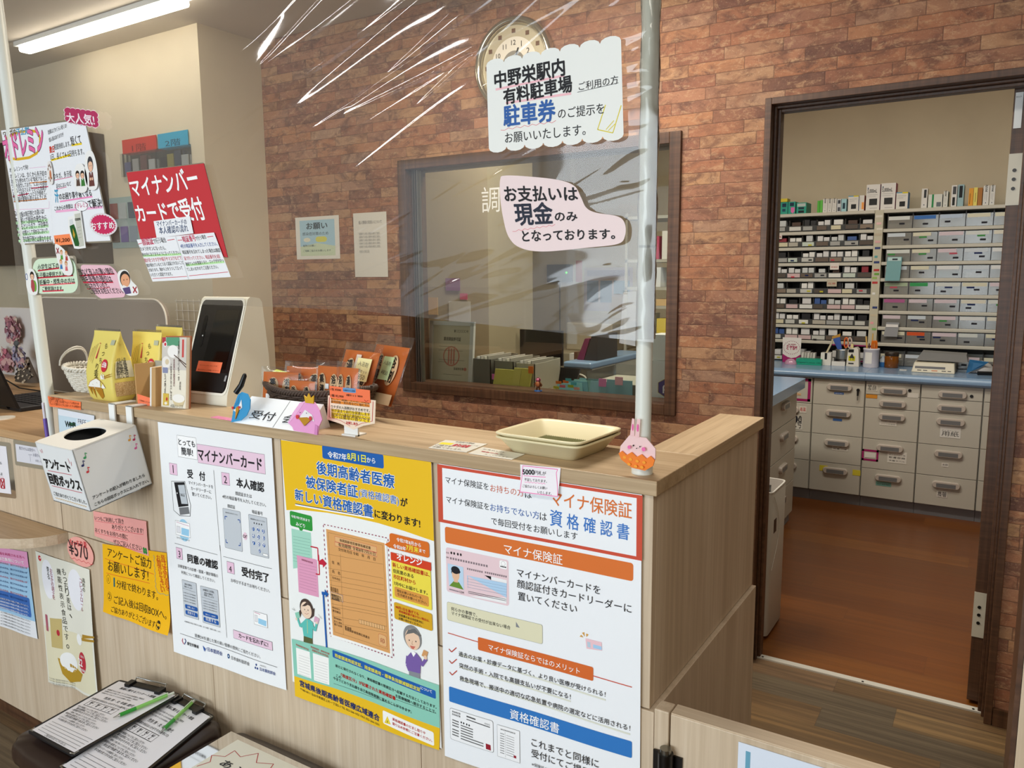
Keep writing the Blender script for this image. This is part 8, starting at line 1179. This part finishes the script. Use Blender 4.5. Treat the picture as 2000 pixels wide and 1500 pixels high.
o = thing('packing_machine', 'large beige dispensing machine behind the window', 'machine', (-2.3, 5.0, 0)); MB().box(-2.95, -2.15, 4.6, 5.3, 0, .93, mat('a89e88', .45)).build('lower_body', o, bevel=.01); MB().box(-2.55, -2.2, 4.75, 5.3, .93, 1.12, mat('b0a690', .45)).build('upper_body', o, bevel=.01); MB().box(-2.9, -2.6, 4.598, 4.6, .2, .5, mat('8e8470', .4)).build('front_door', o); MB().tube([(-2.9, 4.7, .94), (-2.75, 4.66, .98), (-2.68, 4.66, 1.0), (-2.64, 4.68, .97)], .012, mat('b8ae98', .4), 8).build('handle', o)
o = thing('drawer_cabinet', 'grey cabinet with blue top and round knob behind the window', 'cabinet', (-1.95, 4.0, 0)); 
MB().box(-1.93, -1.79, 3.62, 4.3, 0, .96, GREYCAB).build('carcass', o); MB().box(-1.95, -1.785, 3.6, 4.31, .96, .995, BLUETOP).build('worktop', o, bevel=.01, seg=3); MB().tube([(-1.86 + .045 * math.cos(a * PI / 8), 3.61, .90 + .03 * math.sin(a * PI / 8)) for a in range(9)], .006, mat('c8c4b8', .4), 8).build('handle', o)
tag(MB().hexa([(-1.92, 3.7, .996), (-1.88, 3.7, .996), (-1.88, 3.95, .996), (-1.92, 3.95, .996)], [(-1.873, 3.7, 1.11), (-1.845, 3.7, 1.11), (-1.845, 3.95, 1.11), (-1.873, 3.95, 1.11)], mat('6a1c44', .4)).build('binder'), 'dark magenta binder leaning on the blue-topped cabinet behind the window', 'binder'); tag(MB().hexa([(-1.875, 3.7, .996), (-1.80, 3.7, .996), (-1.80, 3.95, .996), (-1.875, 3.95, .996)], [(-1.832, 3.7, 1.13), (-1.80, 3.7, 1.13), (-1.80, 3.95, 1.13), (-1.832, 3.95, 1.13)], mat('26262a', .4)).build('binder'), 'black binder leaning on the blue-topped cabinet behind the window', 'binder')
def wall_poster(x0, x1, z0, z1, c, els, label, y=5.948): 
    k = MB(); fn = lambda a, b_, L: (x0 + (x1 - x0) * a / 100, y - .001 - L * .0004, z1 - (z1 - z0) * b_ / 100); k.poly([fn(a, b_, 0) for a, b_ in ((0, 0), (100, 0), (100, 100), (0, 100))], mat(c, .6)); print_elements(k, els, fn); tag(k.build('wall_poster'), label, 'poster')
ln = [('l', [(10, 20 + 12 * i), (90, 20 + 12 * i)], 2, '8a8a90') for i in range(6)]
wall_poster(-2.97, -2.77, .88, .985, 'd4d2cc', [('b', 8, 40, 30, 70, 0, '3a3a40', None), ('b', 40, 40, 60, 70, 0, '7a8a98', None), ('b', 68, 40, 88, 70, 0, '7a8a98', None), ('l', [(10, 20), (90, 20)], 4, '6a6a70')], 'small white notice with three pictures low on the far wall behind the window')
wall_poster(-2.73, -2.5, .86, 1.02, 'c8c4d0', [('b', 5, 10, 40, 45, 0, '6a2a3a', None), ('b', 55, 10, 90, 45, 0, '5a2a3a', None), ('b', 5, 72, 95, 94, 0, '2a3068', None), ('t', '薬局・薬剤師から', 8, 66, 80, '1c1c2c', .02, 0, None, 1, 0)], 'notice with dark photographs and navy foot on the far wall behind the window')
wall_poster(-3.02, -2.58, 1.14, 1.50, 'c4b8c0', [('b', 6, 30, 30, 80, 0, '5a7088', None), ('b', 34, 30, 58, 80, 0, '6a86a8', None), ('b', 62, 30, 94, 60, 0, '7aa0c0', None), ('b', 6, 6, 94, 20, 0, '9a90b0', None)], 'large pale lilac poster with blue panels on the far wall behind the window')
wall_poster(-3.10, -3.04, 1.38, 1.56, 'c86058', [], 'narrow red sheet beside the lilac poster on the far wall')
o = thing('wall_router', 'dark wall device with a green light behind the window', 'device', (-3.25, 5.93, 1.38)); MB().box(-3.36, -3.13, 5.91, 5.949, 1.38, 1.53, BLACK).build('case', o); MB().ball((-3.17, 5.909, 1.46), .007, mat('30ff40', .4, .4, 0, 3)).build('indicator_lamp', o); MB().tube([(-3.25, 5.94, 1.38), (-3.248, 5.94, 1.0), (-3.246, 5.94, .6)], .004, BLACK, 6).build('cord', o)
o = thing('shelf_rack', 'open grey shelf rack seen at the right edge of the window', 'shelf', (-1.83, 4.75, 0)); b = MB()
for z in (.2, .6, 1.08, 1.25, 1.365, 1.535, 1.8): b.box(-2.05, -1.62, 4.6, 4.95, z - .018, z, mat('a8a69c', .4))
b.build('boards', o); b = MB()
for x in (-2.05, -1.635):
    for y in (4.6, 4.935): b.box(x, x + .015, y, y + .015, 0, 1.82, mat('a8a69c', .4))
b.build('uprights', o)
for i, (x, z, w, h, c, l) in enumerate(((-1.86, 1.536, .06, .14, 'b84a68', 'rose box on the upper shelf of the grey rack behind the window'), (-1.79, 1.536, .04, .17, 'd8d8d4', 'tall white box on the upper shelf of the grey rack behind the window'), (-1.85, 1.366, .07, .12, 'd4d8dc', 'white box with blue mark on the middle shelf of the grey rack'), (-1.80, 1.251, .10, .04, 'c8a878', 'tan tray on the grey rack behind the window'), (-1.80, 1.081, .07, .09, 'd8c050', 'yellow medicine box on the grey rack behind the window'), (-1.87, 1.081, .025, .12, 'c8d0d4', 'clear bottle beside the yellow box on the grey rack'), (-1.76, .601, .05, .2, '2a9060', 'green folder on a low shelf of the grey rack'))): tag(MB().box(x - w / 2, x + w / 2, 4.61, 4.72, z, z + h, mat(c, .5)).build('shelf_item'), l, 'box')
# ------------------------------------------------------------------ staff side on the left
lp = thing('laptop', 'black laptop seen from behind on the low desk', 'laptop', (-2.95, 1.4, .994)); MB().box(-3.17, -2.83, 1.335, 1.57, .9945, 1.010, mat('1c1c1f', .4)).build('base', lp, bevel=.003)
k = MB()
for r in range(5):
    for c in range(13): k.box(-3.15 + c * .024, -3.13 + c * .024, 1.40 + r * .024, 1.418 + r * .024, 1.010, 1.0125, mat('2c2c30', .5))
k.build('keyboard', lp); MB().hexa([(-3.17, 1.326, 1.008), (-2.83, 1.326, 1.008), (-2.83, 1.336, 1.008), (-3.17, 1.336, 1.008)], [(-3.17, 1.255, 1.222), (-2.83, 1.255, 1.222), (-2.83, 1.262, 1.224), (-3.17, 1.262, 1.224)], BLACK).build('screen_lid', lp, bevel=.002); MB().cyl((-3.1, 1.333, 1.008), (-2.9, 1.333, 1.008), .008, BLACK).build('hinge', lp)
tag(MB().tube([(-2.78, 1.245, 1.0), (-2.86, 1.26, .9975), (-3.0, 1.235, .9975), (-3.3, 1.26, .9975)], .0028, mat('6aa0c8', .4), 8).build('cable'), 'pale blue cable running from the desk grommet behind the laptop', 'cable')
tag(MB().tube([(-3.6, 1.62, 1.06), (-3.5, 1.6, 1.035), (-3.38, 1.6, 1.005), (-3.2, 1.62, .998), (-3.0, 1.6, .998)], .003, BLACK, 8).build('cable'), 'thin black cable drooping at the white board behind the desk', 'cable')
MB().box(-4.3, -2.6, 1.70, 1.95, .994, 1.012, oak_material('ledge_oak', 0, ('b08a60', 'c8a680', 'd4b28c'))).build('back_ledge', dk)
wbd = thing('display_board', 'white board behind the desk carrying pressed-flower wreaths', 'board', (-3.8, 1.78, 1.012)); MB().box(-4.6, -3.34, 1.77, 1.80, 1.012, 1.318, mat('d2cdc8', .5)).build('board', wbd, bevel=.003)
def wreath(c, R, n, cols, label, seed, name='paper_wreath'):
    r = random.Random(seed); b = MB()
    for i in range(n):
        a = r.uniform(0, 2 * PI); d = R * math.sqrt(r.random()); s = R * r.uniform(.22, .36); th = r.uniform(0, PI); x, z = c[0] + d * math.cos(a), c[2] + d * math.sin(a); y = c[1] - r.uniform(.002, .022)
        P = [(x + s * math.cos(th + q), y + r.uniform(-.006, .006), z + s * math.sin(th + q)) for q in (0, 1.3, 2.4, 3.6, 5)]
        b.prism(P, (0, .0012, 0), mat(r.choice(cols), .7))
    b.ball((c[0], c[1] - .006, c[2]), (R * .8, .006, R * .8), mat(cols[0], .8)); return tag(b.build(name), label, 'wreath')
wreath((-3.70, 1.757, 1.222), .056, 90, ['a8707a', 'c09a96', '8a5a68', 'c8b8a8', 'a898a0', '7a5058'], 'round pink folded-paper flower wreath, upper of those on the white board', 1)
wreath((-3.79, 1.757, 1.085), .05, 60, ['a8707a', 'c09a96', '8a5a68', 'b86a7a'], 'pink paper flower wreath cut by the left frame edge', 2)
dl = thing('kimono_doll', 'paper kimono doll with a patterned cone skirt and grey hair on the desk ledge', 'doll', (-3.5, 1.68, 1.012)); b = MB(); b.lathe((-3.50, 1.69, 1.0125), [(.085, 0), (.082, .004), (.03, .10), (.026, .105)], mat('4c4238', .7), sy=.35); b.build('skirt', dl); rr2 = random.Random(8); b = MB()
for i in range(46):
    t = rr2.random() ** .7; a = rr2.uniform(PI + .3, 2 * PI - .3); R = .085 * (1 - .63 * t) + .0015; x, y, z = -3.50 + R * math.cos(a), 1.69 + R * .35 * math.sin(a) - .001, 1.0125 + .1 * t; s = rr2.uniform(.006, .014); b.poly([(x - s, y, z - s * .3), (x, y - .0005, z + s * .5), (x + s, y, z + s * .3), (x + s * .2, y - .0005, z - s * .5)], mat(rr2.choice(['b8a890', '2a2420', 'c8b8a0', '8a7a66']), .7))
b.build('pattern', dl); MB().ball((-3.565, 1.69, 1.125), (.035, .016, .034), mat('3c3e3e', .6)).ball((-3.56, 1.69, 1.172), (.014, .01, .014), mat('4a4c4e', .6)).build('hair', dl)
wreath((-3.475, 1.668, 1.12), .045, 70, ['7a748e', 'a098a8', 'b08a8a', '5e5a78', 'c0b0a0'], 'grey-lilac paper flower held by the kimono doll', 5, 'paper_flower')
tp = thing('desk_partition', 'taupe desk partition with rounded corners behind the grain bags', 'partition', (-2.9, 1.66, .994)); P = rrect(-3.30, .998, -2.45, 1.372, .07, 8); b = MB(); b.prism([(x, 1.655, z) for x, z in P], (0, .012, 0), mat('8c8276', .6)); b.build('panel', tp)
MB().tube([(x, 1.654, z) for x, z in P], .0035, mat('cfc8ba', .4), 6, True).build('edge_strip', tp)
pnw = thing('clip_pen', 'slim purple and white clip pen fixed at the counter left end beside the pole', 'pen', (-2.28, 1.137, 1.0)); MB().tube([(-2.2835, 1.139, 1.10), (-2.281, 1.139, 1.055)], .004, mat('dcd8e4', .4), 10).build('cap', pnw); MB().tube([(-2.281, 1.139, 1.055), (-2.276, 1.139, .997)], .0055, mat('6a50a8', .4), 10).build('barrel', pnw)
# ------------------------------------------------------------------ walls above
nb = thing('wall_cabinet', 'dark brown wall cabinet behind the handwritten deodorant notice', 'cabinet', (-4.6, 2.35, 1.5)); MB().box(-5.25, -4.05, 2.28, 2.447, 1.52, 2.19, mat('3c2e24', .5)).build('body', nb, bevel=.004); MB().box(-4.655, -4.65, 2.277, 2.28, 1.53, 2.18, mat('1e1610', .5)).build('door_gap', nb)
for n, x0, x1, c, cols in (('red', -3.885, -3.60, 'c83a30', ['7c7ca0', 'c8c0b8', '8a5a58', 'd8d4cc']), ('sky blue', -3.585, -3.352, '3aa4c8', ['3a3e48', 'b8a860', '5a6070', 'd0ccc4'])):
    o = thing('wall_pocket', 'clear wall pocket with a %s header card on the cream wall' % n, 'wall pocket', ((x0 + x1) / 2, 2.44, 1.98)); MB().box(x0, x1, 2.440, 2.444, 2.072, 2.142, mat(c, .5)).build('header_card', o); MB().box(x0 - .02, x1 + .01, 2.436, 2.4475, 1.96, 2.075, ACRYL).build('pocket', o)
    k = MB(); text_on(k, '1階' if n == 'red' else '2階', lambda a, b_: ((x0 + x1) / 2 - .06 + a * .0012, 2.4395, 2.13 - b_ * .0005), 0, 100, 100, ink('7a1c1c' if n == 'red' else '1c4a60'), .02); k.build('lettering', o)
    for i in range(4): MB().box(x0 + .01 + i * (x1 - x0) / 4.2, x0 + .06 + i * (x1 - x0) / 4.2, 2.439, 2.443, 1.965 + .01 * (i % 2), 2.03 + .012 * ((i * 7) % 3), mat(cols[i], .6)).build('card', o)
for n, x0, x1, z0, z1, c, cols in (('teal', -4.02, -3.88, 1.62, 1.86, '8ab0b0', ['5a4a40', '6a6a9a', '8a9aa8']),):
    o = thing('wall_pocket', 'pale teal hanging pocket of small items left of the red sheet', 'wall pocket', (-3.95, 2.44, 1.6)); MB().box(-4.03, -3.78, 2.437, 2.4475, 1.6, 1.86, mat('a0b4b0', .6)).build('backing', o)
    for i in range(6): MB().box(-4.02 + .08 * (i % 3), -3.96 + .08 * (i % 3), 2.430, 2.437, 1.63 + .12 * (i // 3), 1.71 + .12 * (i // 3), mat(['5a4a40', '6a5a9a', '8a9aa8', '8a4a44', 'b0b8b8', '4a5a6a'][i], .6)).build('item', o)
k = MB()
for i in range(6): k.cyl((-3.52 + .045 * i, 2.438, 1.08), (-3.52 + .045 * i, 2.438, 1.34), .0015, mat('dcd8d0', .4), n=6)
for j in range(6): k.cyl((-3.53, 2.436, 1.09 + .048 * j), (-3.285, 2.436, 1.09 + .048 * j), .0015, mat('dcd8d0', .4), n=6)
tag(k.build('wire_grid'), 'white wire grid panel on the cream wall beside the card reader', 'wire grid')
# ceiling luminaire over the staff side
lmp = thing('ceiling_light', 'bright linear ceiling light over the staff side at upper left', 'light', (-3.58, 2.17, 2.6)); MB().box(-4.25, -2.92, 2.135, 2.205, 2.585, 2.607, WHITE).build('base', lmp); MB().box(-4.22, -2.95, 2.14, 2.20, 2.555, 2.585, mat('fff6e6', .5, .3, 0, 14)).build('diffuser', lmp, bevel=.01)
# clock and notices on the brick wall
ck = thing('wall_clock', 'round silver-rimmed wall clock half hidden behind the scalloped sign', 'clock', (-1.735, 2.80, 2.28)); c = Vector((-1.735, 2.809, 2.283))
def disc(b, r0, r1, y0, y1, m, n=64): b.ring([[(c.x + r * math.cos(2 * PI * i / n), y, c.z + r * math.sin(2 * PI * i / n)) for i in range(n)] for r, y in ((r0, y0), (r0, y1), (r1, y1), (r1, y0))] , m, caps=False)
b = MB(); b.ring([[(c.x + r * math.cos(2 * PI * i / 64), y, c.z + r * math.sin(2 * PI * i / 64)) for i in range(64)] for r, y in ((.178, 2.8095), (.182, 2.79), (.180, 2.772), (.172, 2.762), (.160, 2.762), (.152, 2.772), (.150, 2.782))], mat('c8c0ac', .15, .6, .9), caps=False); b.build('rim', ck)
b = MB().cyl((c.x, 2.8085, c.z), (c.x, 2.785, c.z), .1505, mat('d2c6a8', .25, .5, .3), n=64); b.cyl((c.x, 2.785, c.z), (c.x, 2.784, c.z), .105, mat('e0d8c8', .5), n=64).cyl((c.x, 2.784, c.z), (c.x, 2.783, c.z), .052, mat('8a8478', .4), n=64); b.build('dial', ck)
b = MB()
for i in range(1, 13): a = PI / 2 - i * PI / 6; text_on(b, str(i), lambda u, v: (c.x + .084 * math.cos(a) - .012 + u * .001, 2.7825, c.z + .084 * math.sin(a) - .010 - v * .001), 0, 0, 24 if i > 9 else 14, ink('3a3430'))
b.build('numerals', ck); b = MB(); b.hexa([(c.x - .004, 2.780, c.z), (c.x + .004, 2.780, c.z), (c.x + .004, 2.782, c.z), (c.x - .004, 2.782, c.z)], [(c.x + .02, 2.780, c.z + .06), (c.x + .026, 2.780, c.z + .06), (c.x + .026, 2.782, c.z + .06), (c.x + .02, 2.782, c.z + .06)], BLACK).build('hour_hand', ck); MB().box(c.x - .09, c.x, 2.778, 2.7795, c.z - .003, c.z + .003, BLACK).build('minute_hand', ck)
for i in range(12): 
    a = i * PI / 6; s_ = MB().box(c.x + .128 * math.cos(a) - .008, c.x + .128 * math.cos(a) + .008, 2.783, 2.785, c.z + .128 * math.sin(a) - .008, c.z + .128 * math.sin(a) + .008, mat('6a4a34', .4)); s_.build('hour_mark', ck)
def brick_notice(x0, x1, z0, z1, base, els, label):
    b = MB(); fn = lambda a, b_, L: (x0 + (x1 - x0) * a / 100, 2.8088 - L * .0004, z1 - (z1 - z0) * b_ / 100); b.poly([fn(a, b_, 0) for a, b_ in ((0, 0), (100, 0), (100, 100), (0, 100))], mat(base, .6)); print_elements(b, els, fn); tag(b.build('wall_notice'), label, 'notice')
brick_notice(-3.048, -2.749, 1.531, 1.738, 'dcd8cc', [('b', 10, 8, 90, 92, 0, 'a4c4d0', None), ('q', [(10, 70), (50, 62), (90, 70), (90, 92), (10, 92)], 'c4d0b0'), ('t', 'お願い', 26, 28, 48, '3a4a50', .03, 0, None, 1, 0), ('t', '感染症対策のため', 16, 43, 60, '4a5a60', 0, 0, None, 1.1, 0), ('b', 46, 47, 72, 60, 8, 'd0cc60', None), ('e', 26, 54, 8, 5, 'd8d4bc'), ('t', '着用のお願い', 16, 70, 30, '4a5a60', 0, 0, None, 1.1, 0), ('t', 'ご理解ご協力をお願いします', 16, 82, 64, '4a5a60', 0, 0, None, 1.1, 0)], 'pale blue notice sheet on the brick wall, left of the blank-looking one')
brick_notice(-2.655, -2.448, 1.442, 1.741, 'd8d4c8', [('t', '個人情報の取扱いについて', 16, 17, 70, '8a8a88', 0, 0, None, 1, 0)] + [('t', '当薬局では個人情報を適切に管理し', 16, 34 + 5 * i, 66, 'a0a09c', 0, 0, None, 1, 0) for i in range(5)] + [('t', '令和七年四月', 16, 62, 30, 'a0a09c', 0, 0, None, 1, 0)], 'tall white printed notice on the brick wall beside the window')
# ------------------------------------------------------------------ stools with clipboards in the foreground
VIN = mat('30231e', .28, .5)
def stool(x0, x1, y0, y1, label):
    o = thing('stool', label, 'stool', ((x0 + x1) / 2, (y0 + y1) / 2, 0), 'dark brown padded stools at the counter'); N = 72; R = []
    for j, (s, z) in enumerate(((.93, .318), (.985, .322), (1.0, .335), (1.0, .350), (.985, .364), (.95, .372), (.80, .376), (.4, .377), (.05, .377))):
        r = []
        for i in range(N):
            a = 2 * PI * i / N; ca, sa = math.cos(a), math.sin(a); k = s * (1 + (.010 * math.cos(12 * a + .5) if .3 < s else 0) * (1 if j < 6 else .3)); r.append(((x0 + x1) / 2 + (x1 - x0) / 2 * k * math.copysign(abs(ca) ** .3, ca), (y0 + y1) / 2 + (y1 - y0) / 2 * k * math.copysign(abs(sa) ** .3, sa), z))
        R.append(r)
    MB().ring(R, VIN).build('padded_seat', o); MB().box(x0 + .03, x1 - .03, y0 + .03, y1 - .03, .295, .318, mat('2a211c', .5)).build('seat_frame', o)
    for x in (x0 + .05, x1 - .05):
        for y in (y0 + .05, y1 - .05): MB().cyl((x, y, .295), (x, y, .001), .018, mat('2a211c', .4), .014).build('leg', o)
    return o
stool(-1.935, -1.528, .80, 1.132, 'dark brown padded stool carrying two clipboards, left of the pair'); stool(-1.518, -1.10, .80, 1.132, 'dark brown padded stool with a sign in a clear sleeve, right of the pair')
def clipboard(P, z, label):
    o = thing('clipboard', label, 'clipboard', (P[0][0], P[0][1], z), 'clipboards on the left stool')
    def fn(x, y, L): return tuple(P[0][i] * (1 - x / 100) * (1 - y / 100) + P[1][i] * x / 100 * (1 - y / 100) + P[2][i] * x / 100 * y / 100 + P[3][i] * (1 - x / 100) * y / 100 for i in (0, 1)) + (z + .0045 + L * .0004,)
    k = MB(); k.prism([fn(x, y, -11) for x, y in rrect(0, 0, 100, 100, 4)[::-1]], (0, 0, .0042), mat('1a1a1c', .4)); k.build('board', o); k = MB(); k.poly([fn(x, y, 1) for x, y in ((4, 3), (96, 3), (96, 97), (4, 97))], mat('f0f0f6', .6))
    E = [('t', '薬局に関するアンケート調査', 20, 14, 58, '3a3a3e', .02, 0, None, .8, 0)]
    for i in range(3): E.append(('t', '当薬局ではより良いサービスのため皆様のご意見を', 8, 20 + 3.2 * i, 62 - 6 * i, '3a3a3e', .01, 0, None, .8, 0))
    E += [('t', '性別 男・女 年齢 歳代', 22, 33, 50, '3a3a3e', .01, 0, None, .8, 0), ('t', '当薬局の対応はいかがですか(番号に○)', 8, 38, 66, '3a3a3e', .01, 0, None, .8, 0), ('b', 12, 40.5, 62, 48, 0, 'f0f0f6', '3a3a3e')]
    for i in range(4): E += [('l', [(12 + 12.5 * i, 40.5), (12 + 12.5 * i, 48)], .5, '3a3a3e'), ('t', str(5 - i), 16 + 12.5 * i, 47.2, 3, '3a3a3e'), ('t', '満足', 15 + 12.5 * i, 43.5, 6, '3a3a3e', .01, 0, None, .8, 0)]
    for i in range(8): E.append(('t', ('待ち時間について', '薬の説明について', '・説明がわかりやすい', '・質問に丁寧に答えてくれた', '薬局内の清潔さについて', '・待合室が快適である', '・プライバシーへの配慮', 'その他お気づきの点')[i] + 'をご記入ください', 8 + 3 * (i % 2), 53 + 3.2 * i, 50 + 8 * (i % 3), '3a3a3e', .01, 0, None, .8, 0))
    for i in range(5): E.append(('l', [(10, 80 + 3.4 * i), (92, 80 + 3.4 * i)], .35, '6a6a70'))
    E.append(('t', 'ご協力ありがとうございました。', 30, 96.2, 44, '3a3a3e', .01, 0, None, .8, 0))
    print_elements(k, E, fn, 1.2); k.build('survey_sheet', o)
    k = MB(); a, b_ = Vector(fn(26, 2, 0)), Vector(fn(74, 2, 0)); d = (b_ - a).normalized(); n_ = Vector((-d.y, d.x, 0))
    k.prism([a - n_ * .012 + Vector((0, 0, .001)), b_ - n_ * .012 + Vector((0, 0, .001)), b_ + n_ * .006 + Vector((0, 0, .001)), a + n_ * .006 + Vector((0, 0, .001))], (0, 0, .005), DKMETAL)
    k.tube([a + n_ * .006 + Vector((0, 0, .006)), a + n_ * .014 + Vector((0, 0, .012)), b_ + n_ * .014 + Vector((0, 0, .012)), b_ + n_ * .006 + Vector((0, 0, .006))], .0022, METAL, 8)
    for p in (a, b_): k.prism([p + d * (-.008) - n_ * .02 + Vector((0, 0, .002)), p + d * .008 - n_ * .02 + Vector((0, 0, .002)), p + d * .008 + n_ * .004 + Vector((0, 0, .002)), p + d * (-.008) + n_ * .004 + Vector((0, 0, .002))], (0, 0, .008), BLACK)
    k.build('clip', o)
    for x, y in ((2, 98), (98, 98), (98, 2)): k = MB(); p = Vector(fn(x, y, -4)); k.tube([p + d * (.012 if x < 50 else -.012), p, p + n_ * (.012 if y > 50 else -.012)], .0026, METAL, 6); k.build('corner_guard', o)
    return o
clipboard([(-1.757, 1.126), (-1.575, 1.121), (-1.49, .812), (-1.70, .806)], .378, 'lower right survey clipboard lying partly under the other one'); clipboard([(-1.918, 1.085), (-1.712, 1.125), (-1.690, .837), (-1.878, .834)], .3915, 'upper left survey clipboard lying across the stool corner')
def pen(p0, p1, label):
    p0, p1 = Vector(p0), Vector(p1); d = p1 - p0; o = thing('ballpoint_pen', label, 'pen', p0, 'green ballpoint pens on the clipboards'); GR = mat('2f9a34', .25, .5); LG = mat('8ccf6a', .2, .5); at_ = lambda t: p0 + d * t
    MB().tube([at_(0), at_(.07), at_(.1)], [.0008, .0026, .0042], METAL, 12).build('tip', o); MB().tube([at_(.1), at_(.36)], .0048, GR, 12).build('grip', o); MB().tube([at_(.36), at_(.88)], .0045, LG, 12).build('barrel', o); MB().tube([at_(.88), at_(1)], .0032, mat('dfe8dc', .2), 12).build('button', o); MB().tube([at_(.64) + Vector((0, 0, .006)), at_(.9) + Vector((0, 0, .006))], .0014, mat('cfe8c8', .2), 8).build('pocket_clip', o)
pen((-1.745, .965, .4035), (-1.722, 1.112, .4035), 'green ballpoint pen on the upper left clipboard'); pen((-1.613, 1.0, .39), (-1.668, 1.135, .39), 'green ballpoint pen on the lower right clipboard')
sl = thing('sign_sleeve', 'hand-lettered warning sign in a clear sleeve on the right stool', 'sign', (-1.33, 1.0, .379)); fn = lambda x, y, L: (-1.487 + .30 * x / 100 - .00 * y, 1.10 - .215 * y / 100, .3795 + L * .0004)
MB().prism([fn(x, y, 0) for x, y in ((0, 0), (100, 0), (100, 100), (0, 100))], (0, 0, .0014), ACRYL).build('clear_sleeve', sl); k = MB(); k.poly([fn(x, y, 6) for x, y in ((14, 7), (100, 7), (100, 100), (14, 100))], mat('e6e4d6', .6))
bz = [(16, 60), (20, 48), (14, 40), (24, 34), (24, 22), (34, 26), (42, 12), (50, 24), (62, 16), (66, 28), (78, 22), (80, 36), (92, 36)]
print_elements(k, [('l', bz, .7, 'b83a40'), ('t', 'あぶない', 28, 46, 48, '26262a', .02, 0, None, .9, 0), ('t', 'のぼらないで', 22, 70, 66, '26262a', .02, 0, None, .9, 0)], fn, 6.5); k.build('sign_sheet', sl)
